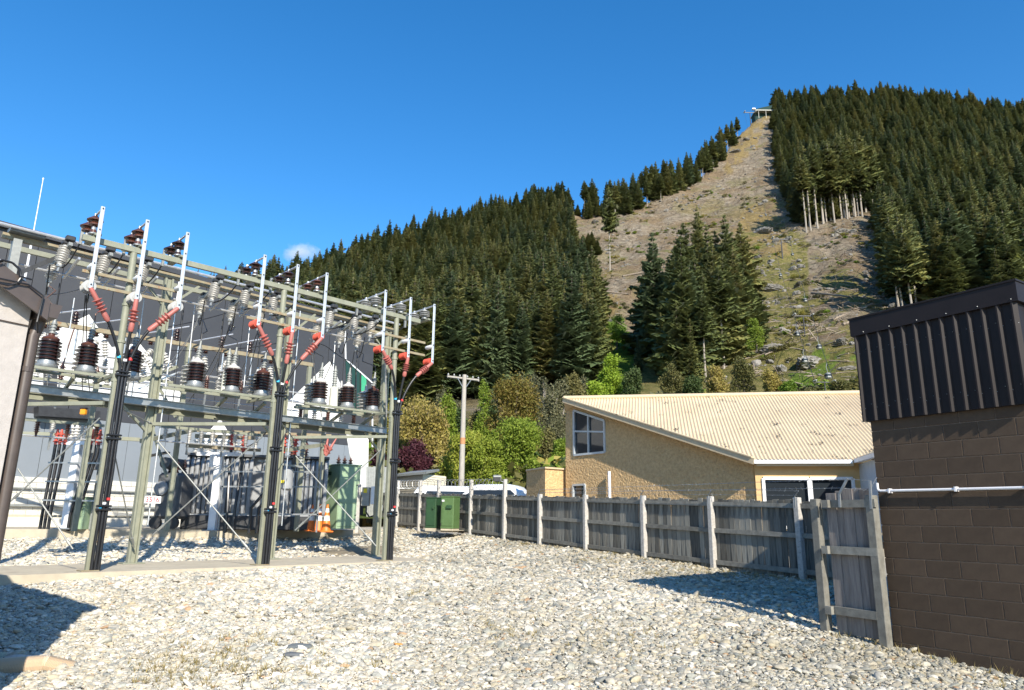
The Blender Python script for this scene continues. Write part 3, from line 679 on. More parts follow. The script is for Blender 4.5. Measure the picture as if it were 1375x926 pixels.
# edge of the right forest: bare trunks
for px in np.linspace(1082, 1172, 22):
    px += random.uniform(-2, 2); fy = np.interp(px, [1082, 1100, 1125, 1172], [312, 305, 296, 286]) + random.uniform(-5, 2)
    by_pixels(px, fy, fy - random.uniform(92, 118), 'bare', 'slender conifer with a tall pale bare trunk along the cut edge of the right forest', 'bare trunk conifers on the cut edge of the right forest', 1.1)
ORD = ['leftmost', 'second', 'third', 'fourth', 'fifth', 'sixth', 'seventh', 'eighth', 'ninth', 'tenth']
for kq, (px, fy) in enumerate(sorted([(1203, 398), (1207, 415), (1213, 425), (1218, 402), (1226, 428), (1232, 420), (1345, 420), (1352, 425), (1358, 428), (1196, 388)])):
    by_pixels(px, fy, fy - random.uniform(118, 150), 'bare', ORD[kq] + ' of the ten bare trunk conifers just above the ribbed hut, counted from the left', 'bare trunk conifers above the ribbed shed', 1.15)
for px, fy, ty in [(783, 335, 315), (790, 338, 312), (797, 340, 318), (803, 342, 322), (795, 330, 310), (776, 290, 274), (786, 290, 270), (796, 290, 272)]:
    by_pixels(px, fy, ty, 'full', 'small young conifer among the saplings on the scree left of the lone tree', 'young conifers on the scree', 1.9)
# the two big forests
cand = []
def forest_points(poly, sp_, u0, u1, y0, y1):
    out = []
    Y = y0
    while Y < y1:
        s = sp_ * (0.85 + 0.35 * (Y - y0) / (y1 - y0)); n = int((u1 - u0) * Y / s)
        X = np.linspace(u0, u1, max(n, 2)) * Y + RNG.uniform(-0.45, 0.45, max(n, 2)) * s; YY_ = Y + RNG.uniform(-0.45, 0.45, len(X)) * s
        out.append(np.stack([X, YY_], 1)); Y += s * 0.9
    P = np.concatenate(out); z = hill(P[:, 0], P[:, 1]); px, py = projv(P[:, 0], P[:, 1], z)
    u = P[:, 0] / P[:, 1]; k = np.interp(u, KU, KV); s_ = np.interp(u, _su[:, 0], _su[:, 1]); Yr = np.interp(s_, _ee, _yy) * k
    ok = inpoly(px, py, poly) & (P[:, 1] < Yr + 14)
    return np.c_[P, z][ok], px[ok], py[ok]
Lp, lpx, lpy = forest_points(LEFT_FOREST, 7.6, -1.1, 0.16, 110, 900)
Rp, rpx, rpy = forest_points(RIGHT_FOREST, 8.0, 0.30, 1.25, 110, 800)
def fheight(P, a, b): return np.interp(P[:, 1], [130, 300, 600], [a, (a + b) / 2, b]) * np.clip(RNG.normal(0.98, 0.17, len(P)), 0.55, 1.35)
Lh = fheight(Lp, 27, 18.5); Rh = fheight(Rp, 31, 21)
allp = np.concatenate([Lp, Rp]); allh = np.concatenate([Lh, Rh]); apx = np.concatenate([lpx, rpx]); apy = np.concatenate([lpy, rpy]); side_ = np.r_[np.zeros(len(Lp)), np.ones(len(Rp))]
show = allh / allp[:, 1] * ((apx > 395) & (apx < 1390) & (apy < np.where(apx < 700, 640, 560)))
show *= np.where((apx > 1150) & (apy > 440 - (apx - 1150) * 0.22), 0, 1)
order = np.argsort(-show); NIND = 300 - TREES; ind = set(order[:NIND].tolist())
print('forest trees', len(allp), 'single', NIND, 'hand placed', TREES)
for i in sorted(ind):
    p = allp[i]; k = random.randrange(7)
    if side_[i] == 0: lb, gr = 'big dark conifer in the front ranks of the forest on the left hillside', 'front ranks of the left hillside forest'
    else: lb, gr = 'dark conifer in the lower ranks of the forest on the right hillside', 'lower ranks of the right hillside forest'
    tree(Vector((p[0], p[1], p[2] + EYE)), allh[i], CROWN_ME[k], TRUNK_ME[k], lb, gr, random.uniform(1.1, 1.6))
rest = np.array([i for i in range(len(allp)) if i not in ind])
n = len(rest); wd = RNG.uniform(1.05, 1.75, n)
scatter('conifer_forest', np.c_[allp[rest, 0], allp[rest, 1], allp[rest, 2] + EYE], RNG.integers(0, 7, n), np.stack([RNG.normal(0, 0.02, n), RNG.normal(0, 0.02, n), RNG.uniform(0, 6.28, n)], 1), np.stack([allh[rest] * wd, allh[rest] * wd, allh[rest]], 1), FULL, label='dark conifer forest covering the steep hillsides', cat='forest')

# ------------------------------------------------------------------ broadleaf trees and bushes
def leaf_cloud(rng, lobes, n, size, flat=0.0, hang=0.0):
    """n little leaf quads through the lobes (cx,cy,cz,rx,ry,rz), denser near the skins"""
    V = []; F = []; lob = np.array(lobes); w = lob[:, 3] * lob[:, 4] * lob[:, 5]; w = w ** 0.8; w /= w.sum()
    w = w + 0.35 / len(lob); w /= w.sum()
    ch = rng.choice(len(lob), n, p=w); d = rng.normal(size=(n, 3)); d /= np.linalg.norm(d, axis=1)[:, None]
    r = rng.uniform(0.2, 1.0, n) ** 0.55 * np.clip(rng.normal(1.0, 0.16, n), 0.6, 1.5)
    c = lob[ch, :3] + d * r[:, None] * lob[ch, 3:]
    t = rng.normal(size=(n, 3)); t[:, 2] *= (1 - flat); t[:, 2] -= hang; t /= np.linalg.norm(t, axis=1)[:, None]
    q = np.cross(t, rng.normal(size=(n, 3))); q /= np.linalg.norm(q, axis=1)[:, None]
    s = size * rng.uniform(0.55, 1.4, n)[:, None]
    a = c - t * s; b = c + q * s * 0.5; e = c + t * s; f = c - q * s * 0.5
    v = np.stack([a, b, e, f], 1).reshape(-1, 3); fi = np.arange(4 * n).reshape(n, 4)
    return [tuple(x) for x in v], [tuple(x) for x in fi]
def limb_vf(rng, h, r0, lobes, k=9):
    b = MB(); b.tube([(0, 0, -0.3), (0.02 * h, 0.01 * h, h * 0.25), (-0.01 * h, 0, h * 0.55), (0, 0, h * 0.85)], [r0, r0 * 0.8, r0 * 0.5, r0 * 0.15], 7)
    for i in range(k):
        l = lobes[rng.integers(len(lobes))]; z0 = h * rng.uniform(0.15, 0.5)
        e = Vector((l[0] + rng.normal() * l[3] * 0.5, l[1] + rng.normal() * l[4] * 0.5, l[2] + rng.normal() * l[5] * 0.4)); m_ = Vector((e.x * 0.45, e.y * 0.45, (z0 + e.z) / 2 + 0.03 * h))
        b.tube([(0, 0, z0), m_, e], [r0 * 0.45, r0 * 0.28, r0 * 0.08], 5)
    return b.v, b.f
def broadleaf(name, px, base_py, top_py, width_px, Y, lmat, label, n=5200, size=0.16, nl=9, seed=1, cat='tree', hang=0.0, bark=None, foot=None, group=None, lowbush=True):
    rng = np.random.default_rng(seed); f = foot or at(px, base_py, Y)
    Y = f.y; h = at(px, top_py, Y).z - f.z; w = width_px / 993.0 * Y / 2
    lobes = []
    for i in range(nl):
        a = 2 * PI * i / nl + rng.uniform(-0.4, 0.4); t = rng.uniform(0.15, 0.9) if lowbush else rng.uniform(0.42, 0.9)
        rr = w * rng.uniform(0.25, 0.68) * (1.1 - 0.62 * t)
        lobes.append((math.cos(a) * rr, math.sin(a) * rr, h * t, w * rng.uniform(0.34, 0.5), w * rng.uniform(0.34, 0.5), h * rng.uniform(0.13, 0.2)))
    for i in range(nl + 4):
        a = rng.uniform(0, 6.28); t = rng.uniform(0.1, 1.0) if lowbush else rng.uniform(0.4, 1.0); rr = w * rng.uniform(0.55, 0.98) * (1.12 - 0.7 * t); q = w * rng.uniform(0.12, 0.24)
        lobes.append((math.cos(a) * rr, math.sin(a) * rr, h * t * 0.93, q, q, q * rng.uniform(0.8, 1.7)))
    lobes.append((rng.normal() * 0.1 * w, rng.normal() * 0.1 * w, h * 0.84, w * 0.34, w * 0.34, h * 0.17)); lobes.append((0, 0, h * 0.5, w * 0.55, w * 0.55, h * 0.3))
    t = thing(name, f, label, cat, group)
    v, fc = leaf_cloud(rng, lobes, int(n * 1.8), size * 0.70, hang=hang)
    me = vf_mesh('crown', [(v, fc, lmat)]); place('crown', me, t, (0, 0, 0))
    v, fc = limb_vf(rng, h, max(0.05, 0.022 * h), lobes); place('trunk', vf_mesh('trunk', [(v, fc, bark or M['bark'])]), t, (0, 0, 0))
    return t
LG = leaf_mat('golden olive leaves', [(0.14, 0.14, 0.025), (0.24, 0.22, 0.04), (0.33, 0.27, 0.065), (0.30, 0.23, 0.09)], trans=0.25)
LP = leaf_mat('purple leaves', [(0.028, 0.008, 0.012), (0.055, 0.014, 0.022), (0.10, 0.035, 0.045)], trans=0.15)
LR = leaf_mat('rusty green leaves', [(0.085, 0.10, 0.02), (0.15, 0.135, 0.025), (0.19, 0.135, 0.035), (0.12, 0.135, 0.03)], trans=0.2)
LY = leaf_mat('yellow green leaves', [(0.17, 0.22, 0.025), (0.27, 0.31, 0.04), (0.34, 0.34, 0.06)], trans=0.3)
LGR = leaf_mat('fresh green leaves', [(0.08, 0.15, 0.018), (0.15, 0.22, 0.025), (0.24, 0.29, 0.04)], trans=0.28)
LL = leaf_mat('lime leaves', [(0.15, 0.24, 0.02), (0.24, 0.34, 0.03), (0.30, 0.38, 0.05)], trans=0.3)
LO = leaf_mat('dull olive leaves', [(0.075, 0.085, 0.025), (0.12, 0.115, 0.035), (0.18, 0.155, 0.055)], trans=0.18)
LT = leaf_mat('grey twigs', [(0.075, 0.08, 0.04), (0.11, 0.11, 0.055), (0.15, 0.14, 0.07)], trans=0.05)
LD = leaf_mat('dark green leaves', [(0.025, 0.05, 0.015), (0.045, 0.075, 0.02), (0.075, 0.10, 0.03)], trans=0.15)
broadleaf('golden_bush', 566, 655, 528, 108, 62, LG, 'large golden olive bush behind the purple bush', n=9000, size=0.17, seed=3)
broadleaf('golden_bush', 528, 660, 545, 70, 66, LG, 'golden olive bush half hidden behind the third cable pole', n=5000, size=0.17, seed=31)
broadleaf('purple_bush', 556, 655, 588, 62, 50, LP, 'dark purple leaved bush above the weatherboard shed roof', n=7000, size=0.12, seed=4, cat='bush')
broadleaf('purple_bush', 507, 655, 600, 34, 54, LP, 'small purple leaved bush glimpsed behind the third pole', n=2500, size=0.12, seed=41, cat='bush')
broadleaf('rusty_tree', 690, 660, 508, 112, 78, LR, 'rusty golden tree rising behind the green trees left of the cream house', n=11000, size=0.2, seed=5)
broadleaf('weeping_tree', 622, 668, 578, 88, 48, LY, 'yellow green weeping tree behind the utility pole', n=10000, size=0.13, seed=6, hang=1.1)
broadleaf('green_tree', 690, 668, 562, 104, 50, LGR, 'fresh green leafy tree directly left of the cream annex', n=13000, size=0.13, seed=7)
broadleaf('green_tree', 648, 668, 590, 70, 46, LY, 'low yellow green tree right of the utility pole base', n=7000, size=0.12, seed=8)
broadleaf('green_tree', 600, 610, 530, 34, 84, LGR, 'narrow bright green tree left of the utility pole crossarm', n=3000, size=0.2, seed=9)
broadleaf('green_tree', 648, 610, 512, 32, 90, LGR, 'narrow bright green tree right of the utility pole crossarm', n=3000, size=0.2, seed=10)
broadleaf('lime_tree', 820, 545, 478, 46, 108, LL, 'bright lime green tree behind the left part of the cream roof', n=5000, size=0.25, seed=11)
broadleaf('lime_tree', 800, 560, 512, 40, 104, LL, 'low lime green bush just over the cream ridge', n=3500, size=0.25, seed=12, cat='bush')
broadleaf('lime_tree', 830, 452, 424, 40, 150, LL, 'lime green scrub at the foot of the bare gully', n=2200, size=0.35, seed=121, cat='bush', foot=hillpt(828, 470))
for j, (px, by, ty, w, Y, mt, nm, lb) in enumerate([
    (852, 545, 492, 40, 105, LD, 'dark_bush', 'dark green bush over the cream ridge beside the lime tree'), (905, 548, 486, 46, 108, LO, 'olive_bush', 'olive bush below the middle clump'),
    (962, 545, 492, 44, 110, LG, 'golden_bush', 'golden bush over the middle of the cream ridge'), (1000, 545, 478, 46, 112, LO, 'olive_bush', 'broad olive bush right of the middle clump'),
    (1038, 545, 498, 36, 108, LG, 'golden_bush', 'rusty golden bush over the cream ridge'), (1016, 470, 428, 30, 150, LGR, 'green_bush', 'fresh green bush right of the pale trunks of the middle clump'),
    (1062, 548, 510, 34, 106, LGR, 'green_bush', 'green bush just left of the lowest lift pylon'), (1130, 548, 512, 46, 106, LO, 'olive_bush', 'olive scrub left of the ribbed shed'),
    (932, 548, 505, 40, 104, LD, 'dark_bush', 'dark green bush over the cream ridge under the middle clump'), (1090, 548, 520, 40, 104, LO, 'olive_bush', 'low olive scrub under the lowest lift pylon'),
    (770, 560, 500, 40, 100, LO, 'olive_bush', 'olive bush behind the top corner of the cream roof')]):
    broadleaf(nm, px, by, ty, w, Y, mt, lb, n=3200, size=0.22, seed=200 + j, cat='bush')
for j, (px, by, ty, w, Y, mt, lb) in enumerate([(612, 640, 548, 44, 88, LD, 'dark green tree in the gap left of the utility pole'), (640, 640, 552, 40, 92, LO, 'olive tree in the gap right of the utility pole'), (590, 640, 560, 40, 90, LO, 'olive tree in the gap right of the golden bush'), (660, 640, 540, 40, 95, LD, 'dark green tree in the gap left of the rusty tree'), (735, 650, 575, 40, 76, LO, 'olive scrub tree right of the rusty tree'), (752, 650, 590, 30, 72, LGR, 'green scrub tree above the annex roof')]):
    broadleaf('scrub_tree', px, by, ty, w, Y, mt, lb, n=4000, size=0.2, seed=250 + j)
# leafless grey trees at the forest foot
ORDL = ['leafless thicket tree nearest the rusty tree', 'leafless thicket tree second from the rusty tree', 'leafless thicket tree third from the rusty tree', 'leafless thicket tree fourth from the rusty tree', 'leafless thicket tree touching the top corner of the cream house', 'low leafless tree above the fresh green tree', 'low leafless tree beside the window wall of the cream house', 'leafless tree left of the utility pole crossarm', 'leafless tree just over the top corner of the cream roof', 'leafless tree just left of the utility pole shaft']
for j, (px, by, ty, Y) in enumerate([(703, 620, 505, 92), (716, 620, 498, 94), (730, 620, 502, 92), (742, 620, 512, 88), (753, 620, 506, 90), (724, 630, 540, 84), (748, 640, 560, 82), (590, 600, 520, 100), (780, 560, 505, 104), (612, 600, 535, 98)]):
    broadleaf('bare_tree', px, by, ty, 34, Y, LT, ORDL[j], n=1400, size=0.2, seed=300 + j, bark=M['palebark'], group='leafless trees in the thicket below the left forest', lowbush=False)
# low scrub on the slope
SHRUBS = []
for k, mt in enumerate((LO, LGR, LD, LG, LO, LT)):
    rng = np.random.default_rng(90 + k); lob = [(rng.normal() * 0.4, rng.normal() * 0.4, 0.35 + 0.2 * rng.random(), 0.5, 0.5, 0.4) for _ in range(4)]
    v, f = leaf_cloud(rng, lob, 260, 0.13); SHRUBS.append(vf_mesh('shrub', [(v, f, mt)]))
def scatter_hill(n, u0, u1, y0, y1, test):
    Y = np.sqrt(RNG.uniform(y0 * y0, y1 * y1, n)); X = RNG.uniform(u0, u1, n) * Y; z = hill(X, Y); px, py = projv(X, Y, z)
    ok = test(X, Y, px, py); return X[ok], Y[ok], z[ok], px[ok], py[ok]
X, Y, z, px, py = scatter_hill(34000, -0.75, 0.75, 50, 520, lambda X, Y, px, py: (((Y < 135) & (RNG.random(len(X)) < 0.9)) | ((RNG.random(len(X)) < 0.45) & inpoly(px, py, BARE) & (fbm(X / 10, Y / 10, 3, 66) > 0.03))))
n = len(X); s = np.where(Y < 135, RNG.uniform(1.4, 3.8, n), RNG.uniform(0.4, 2.0, n))
vi = np.where(Y < 135, RNG.choice([0, 1, 2, 3, 0, 5], n), RNG.choice([0, 3, 4, 5, 1], n))
scatter('undergrowth', np.c_[X, Y, z + EYE - 0.1], vi, np.stack([np.zeros(n), np.zeros(n), RNG.uniform(0, 6.28, n)], 1), s[:, None] * np.ones((n, 3)) * np.array([1.2, 1.2, 0.9]), SHRUBS, label='low mixed scrub growing over the lower slope', cat='undergrowth')
# boulders and slash on the cleared slope
ROCKS = [stone_mesh(100 + k, M['rock'], 3, 0.55, 0.75) for k in range(6)]
X, Y, z, px, py = scatter_hill(24000, 0.05, 0.6, 110, 640, lambda X, Y, px, py: inpoly(px, py, BARE) & (RNG.random(len(X)) < np.where(fbm(X / 18, Y / 18, 3, 12) > 0.06, 0.40, 0.05)))
n = len(X); s = np.clip(RNG.lognormal(-0.75, 0.65, n), 0.15, 2.0)
scatter('scree_boulders', np.c_[X, Y, z + EYE], RNG.integers(0, 6, n), RNG.uniform(0, 6.28, (n, 3)) * np.array([0.1, 0.1, 1]), s[:, None] * np.ones((n, 3)), ROCKS, label='grey boulders strewn over the cleared slope', cat='boulders')
def log_mesh(k):
    b = MB(); r = random.Random(k); b.tube([(-0.5, 0, 0), (-0.1, r.uniform(-.02, .02), r.uniform(0, 0.02)), (0.5, r.uniform(-.03, .03), 0)], [0.03, 0.024, 0.012], 6)
    for i in range(3):
        x = r.uniform(-0.2, 0.4); b.tube([(x, 0, 0), (x + 0.08, r.uniform(-0.1, 0.1), r.uniform(0.02, 0.09))], [0.008, 0.003], 4)
    return vf_mesh('log', [(b.v, b.f, M['log'])])
LOGS = [log_mesh(k) for k in range(5)]
X, Y, z, px, py = scatter_hill(30000, 0.05, 0.6, 120, 640, lambda X, Y, px, py: inpoly(px, py, BARE) & (RNG.random(len(X)) < np.where((fbm(X / 22, Y / 22, 3, 14) > 0.05) | ((px > 1090) & (py > 300) & (py < 470)), 0.55, 0.22)))
n = len(X); s = RNG.uniform(1.5, 7, n)
scatter('felled_slash', np.c_[X, Y, z + EYE + 0.15], RNG.integers(0, 5, n), np.stack([RNG.normal(0, 0.15, n), RNG.normal(-0.05, 0.3, n), RNG.uniform(0, 6.28, n)], 1), np.stack([s, s * 0.9, s * 0.9], 1), LOGS, label='bleached felled branches and slash littering the cleared slope', cat='slash')
for j, (p0, p1, lb) in enumerate([((1118, 432), (1168, 412), 'long bleached log lying right of the middle lift pylon'), ((1132, 440), (1172, 428), 'second bleached log beside the long one on the cleared slope'), ((836, 373), (872, 366), 'bleached log lying below the lone tall conifer'), ((800, 392), (845, 398), 'pale log lying across the foot of the scree'), ((1090, 395), (1140, 400), 'pale log on the brown cut bank below the right forest'), ((826, 424), (846, 424), 'short pale log at the head of the green gully')]):
    a, b = hillpt(*p0), hillpt(*p1); mb = MB(); mb.tube([a + Vector((0, 0, 0.5)), (a + b) / 2 + Vector((0, 0, 0.55)), b + Vector((0, 0, 0.45))], [0.42, 0.36, 0.25], 8)
    tag(mb.build('fallen_log', M['log'], None, loc=a), lb, 'log')
for j, (px, py, s, lb) in enumerate([(1040, 388, 5.0, 'big pale grey rock outcrop beside the middle clump'), (1072, 384, 3.2, 'grey rock outcrop right of the big pale one'), (1035, 472, 4.2, 'grey rock outcrop below the middle lift pylon'), (1085, 490, 5.2, 'broad brown grey rock face above the lowest lift pylon'), (1022, 312, 6.5, 'dark rock bluff under the shaded gully'), (1136, 314, 5.0, 'rock step below the bare trunks of the right forest'), (1128, 462, 2.6, 'pale rock low on the slope left of the ribbed shed'), (1136, 496, 1.8, 'small white rock low on the slope left of the ribbed shed'), (800, 300, 4.0, 'rock bluff at the top left of the scree'), (985, 205, 5.5, 'tan rock bluff near the top of the cleared ridge'), (1003, 188, 4.5, 'tan rock outcrop below the hilltop station')]):
    f = hillpt(px, py); me = stone_mesh(400 + j, M['rock'], 4, 0.55, 0.8)
    o = bpy.data.objects.new('rock_outcrop', me); COL.objects.link(o); o.location = f; o.scale = (s * 0.95, s * 0.6, s * 0.5); o.rotation_euler = (0.15, 0.1, j * 1.3); tag(o, lb, 'rock')

# ------------------------------------------------------------------ gondola lift
def pylon(foot_px, foot_py, top_py, label):
    f = hillpt(foot_px, foot_py); h = at(foot_px, top_py, f.y).z - f.z; r = h * 0.035
    t = thing('lift_pylon', f - Vector((0, 0, 0.5)), label, 'lift pylon', 'pylons of the hill lift')
    b = MB(); b.tube([f - Vector((0, 0, 1)), f + Vector((0, 0, h))], [r, r * 0.75], 10); b.build('mast', M['darksteel'], t, True)
    w = h * 0.42; b = MB(); b.beam(f + Vector((-w, 0, h)), f + Vector((w, 0, h)), r * 1.1, r * 1.2); b.build('crossarm', M['darksteel'], t)
    for s in (-1, 1):
        b = MB(); b.beam(f + Vector((s * w, -h * 0.16, h + r)), f + Vector((s * w, h * 0.16, h + r * 2.4)), r * 0.8, r * 0.9)
        for q in (-0.14, -0.05, 0.05, 0.14): b.tube([f + Vector((s * w - r, h * q, h + r * 1.8)), f + Vector((s * w + r, h * q, h + r * 1.8))], r * 0.9, 8)
        b.build('sheave_assembly', M['steelgrey'], t)
    return f + Vector((0, 0, h + 0.2)), w
tops = []
for a in [(1110, 545, 513, 'lowest lift pylon showing just over the cream roof ridge'), (1081, 453, 424, 'lift pylon beside the rock outcrops halfway up the cleared slope'), (1051, 349, 321, 'lift pylon below the dark rock bluff'), (1008, 165, 151, 'lift pylon on the skyline beside the hilltop station')]: tops.append(pylon(*a))
for s, lb in ((-1, 'left hand cable of the hill lift'), (1, 'right hand cable of the hill lift')):
    pts = []
    for (p, w), (q, w2) in zip(tops[:-1], tops[1:]):
        a = p + Vector((s * w, 0, 0)); b = q + Vector((s * w2, 0, 0))
        for k in range(10): tt = k / 10; pts.append(a.lerp(b, tt) - Vector((0, 0, 4 * tt * (1 - tt) * 0.012 * (b - a).length)))
    pts.append(tops[-1][0] + Vector((s * tops[-1][1], 0, 0)))
    b = MB(); b.tube(pts, 0.06, 5); tag(b.build('lift_cable', M['darksteel'], None, loc=pts[0]), lb, 'cable')
    CB = pts
    for k in ([4, 8, 15, 21, 26] if s < 0 else [2, 6, 12, 18, 24]):
        c = pts[k].lerp(pts[min(k + 1, len(pts) - 1)], 0.4)
        t = thing('lift_cabin', c - Vector((0, 0, 4.2)), 'small glazed lift cabin, %s up the %s hand cable' % ({4: 'lowest', 8: 'second', 15: 'third', 21: 'fourth', 26: 'topmost', 2: 'lowest', 6: 'second', 12: 'third', 18: 'fourth', 24: 'topmost'}[k], 'left' if s < 0 else 'right'), 'lift cabin', 'cabins hanging from the hill lift')
        b = MB(); b.bevbox(c - Vector((0, 0, 2.8)), (1.1, 1.2, 1.25), 0.25); b.build('cabin_body', M['steelgrey'], t)
        b = MB(); b.bevbox(c - Vector((0, 0, 2.7)), (1.14, 1.24, 0.55), 0.1); b.build('cabin_glazing', M['glass'], t)
        b = MB(); b.tube([c, c - Vector((0.25, 0, 1)), c - Vector((0, 0, 2.15))], 0.07, 6); b.build('hanger', M['steelgrey'], t)
# hilltop station
f = skyfoot(1028, 6); s1 = hillpt(1012, 162); base = Vector((f.x, f.y, f.z - 1)); u = 1 / 993 * f.y
t = thing('hilltop_station', base, 'dark green station building with a curved roof on the hilltop beside the right forest', 'building')
x0, x1 = at(1011, 150, f.y).x, at(1048, 150, f.y).x; zt = at(1030, 140, f.y).z; zd = at(1030, 150, f.y).z
b = MB(); b.box(((x0 + x1) / 2 + 1, f.y + 7, (zd + base.z) / 2 - 1), (x1 - x0 - 3, 10, zd - base.z + 2)); b.build('lower_wall', M['station'], t)
b = MB(); b.box(((x0 + x1) / 2 + 2, f.y + 5, zd), (x1 - x0 + 1, 17, 0.8)); b.build('deck', M['steelgrey'], t)
pr = [Vector((x0 + 3 + (x1 - x0 + 6) * k / 10.0, f.y, zd + 1.0 + (zt - zd) * (0.25 + 0.75 * math.sin(k / 10.0 * PI / 2)))) for k in range(11)]
b = MB(); b.prism([Vector((x0 + 3, f.y, zd + 0.45))] + pr + [Vector((pr[-1].x, f.y, zd + 0.45))], (0, 12, 0)); b.build('curved_roof', M['station'], t)
b = MB(); b.box((x0 + 0.5, f.y - 1, zd + 2.4), (3.2, 3, 1.2)); b.build('white_canopy', M['white'], t)
for k in range(4):
    b = MB(); xx = x0 + 5 + k * (x1 - x0 - 6) / 3; b.beam((xx, f.y - 2.5, zd - 0.4), (xx, f.y - 2.5, zd - 9), 0.35, 0.35, (0, 1, 0)); b.build('post', M['steelgrey'], t)

# ------------------------------------------------------------------ the one small cloud
cc = at(402, 339, 2600.0); mt = bpy.data.materials.new('cloud vapour'); mt.use_nodes = True; N = mt.node_tree.nodes; L = mt.node_tree.links; N.remove(N['Principled BSDF'])
pv = N.new('ShaderNodeVolumePrincipled'); pv.inputs['Color'].default_value = (1, 1, 1, 1); pv.inputs['Anisotropy'].default_value = 0.2
tc = N.new('ShaderNodeTexCoord'); no = N.new('ShaderNodeTexNoise'); no.inputs['Scale'].default_value = 0.022; no.inputs['Detail'].default_value = 4; L.new(tc.outputs['Object'], no.inputs['Vector'])
ln = N.new('ShaderNodeVectorMath'); ln.operation = 'LENGTH'; mp = N.new('ShaderNodeMapping'); mp.inputs['Scale'].default_value = (1 / 88.0, 1 / 60.0, 1 / 44.0); L.new(tc.outputs['Object'], mp.inputs[0]); L.new(mp.outputs[0], ln.inputs[0])
s1 = N.new('ShaderNodeMath'); s1.operation = 'SUBTRACT'; L.new(no.outputs['Fac'], s1.inputs[0])
s2_ = N.new('ShaderNodeMath'); s2_.operation = 'MULTIPLY'; s2_.inputs[1].default_value = 0.62; L.new(ln.outputs['Value'], s2_.inputs[0]); L.new(s2_.outputs[0], s1.inputs[1])
s3 = N.new('ShaderNodeMath'); s3.operation = 'MULTIPLY'; s3.inputs[1].default_value = 0.06; s3.use_clamp = True; L.new(s1.outputs[0], s3.inputs[0]); L.new(s3.outputs[0], pv.inputs['Density']); L.new(pv.outputs[0], N['Material Output'].inputs['Volume'])
v, f_i = ico(3); me = bpy.data.meshes.new('cloud'); me.from_pydata([(p.x * 88, p.y * 60, p.z * 44) for p in v], [], f_i); me.materials.append(mt)
o = bpy.data.objects.new('cloud', me); COL.objects.link(o); o.location = cc; tag(o, 'small wispy white cloud just above the left hillside forest', 'cloud')

# ------------------------------------------------------------------ plinth, slab, bund
ZP = (PA.z + PC.z) / 2                                   # plinth top
ZS = EYE - 0.47                                          # slab top
rdist = (Vector((REAR.p.x, REAR.p.y, 0)) - FRONT.p).dot(FRONT.n)
def fr(a, o, z=0.0): return Vector((FRONT.p.x + FRONT.d.x * a + FRONT.n.x * o, FRONT.p.y + FRONT.d.y * a + FRONT.n.y * o, z))
PLINTH = [fr(-9, -0.42), fr(8.9, -0.42), fr(8.9, rdist + 0.45), fr(-9, rdist + 0.45)]
def onz(px, py, z):
    r = ray(px, py); t = (z - EYE) / r.z; return Vector((r.x * t, r.y * t, z))
SLAB = [onz(-260, 709.5, ZS), onz(482, 711.5, ZS), Vector((-5.6, 33, ZS)), Vector((-6.5, 44, ZS)), Vector((-34, 30, ZS))]
WALL0 = at(1200, 868, 9.5); WALLD = Vector((0.532, -0.847, 0)).normalized(); WALLN = Vector((-WALLD.y, WALLD.x, 0))
if WALLN.dot(Vector((WALL0.x, WALL0.y, 0))) > 0: WALLN = -WALLN              # towards the camera
FP = VPlane(at(1080, 778, 15.5), at(678, 725, 26.0))
FENCE_A, FENCE_B = FP.on(1080, 778), FP.on(533, 708)
b = MB(); b.prism([Vector((p.x, p.y, ZP - 0.35)) for p in PLINTH], (0, 0, 0.35)); tag(b.build('concrete_plinth', M['concrete']), kind='structure')
b = MB(); b.prism([Vector((p.x, p.y, ZS - 0.5)) for p in SLAB], (0, 0, 0.5)); tag(b.build('concrete_slab', M['concrete']), kind='structure')
gravel()
# low bund wall of concrete blocks
p0, p1 = onz(-60, 709, ZS), onz(425, 709.8, ZS); p0.y += 0.9; p1.y += 0.9
t = thing('bund_wall', (p0 + p1) / 2, 'low bund wall of tan concrete blocks along the front of the transformer bay', 'wall')
d = p1 - p0; L_ = d.length; d.normalize(); nb = 17; w = L_ / nb
b = MB(); b.bevbox((0, 0, 0), (w - 0.02, 0.2, 0.36), 0.012); me = b.build('block', M['whiteblock'], t).data; blk = bpy.data.objects['block']
blkmat = mat('tan concrete block', (0.42, 0.36, 0.28), (0.34, 0.29, 0.225), rough=0.9, scale=4, rnd=0.18, bump=0.2); me.materials[0] = blkmat
for k in range(nb):
    c = p0 + d * (w * (k + 0.5)); c.z = ZS + 0.18; rel = c - t.location
    if k == 0: blk.location = rel; blk.rotation_euler = (0, 0, math.atan2(d.y, d.x))
    else: place('block', me, t, rel, (0, 0, math.atan2(d.y, d.x)))
b = MB(); b.beam(p0 + Vector((0, 0, 0.40)), p1 + Vector((0, 0, 0.40)), 0.26, 0.08); b.build('coping', M['concrete'], t)
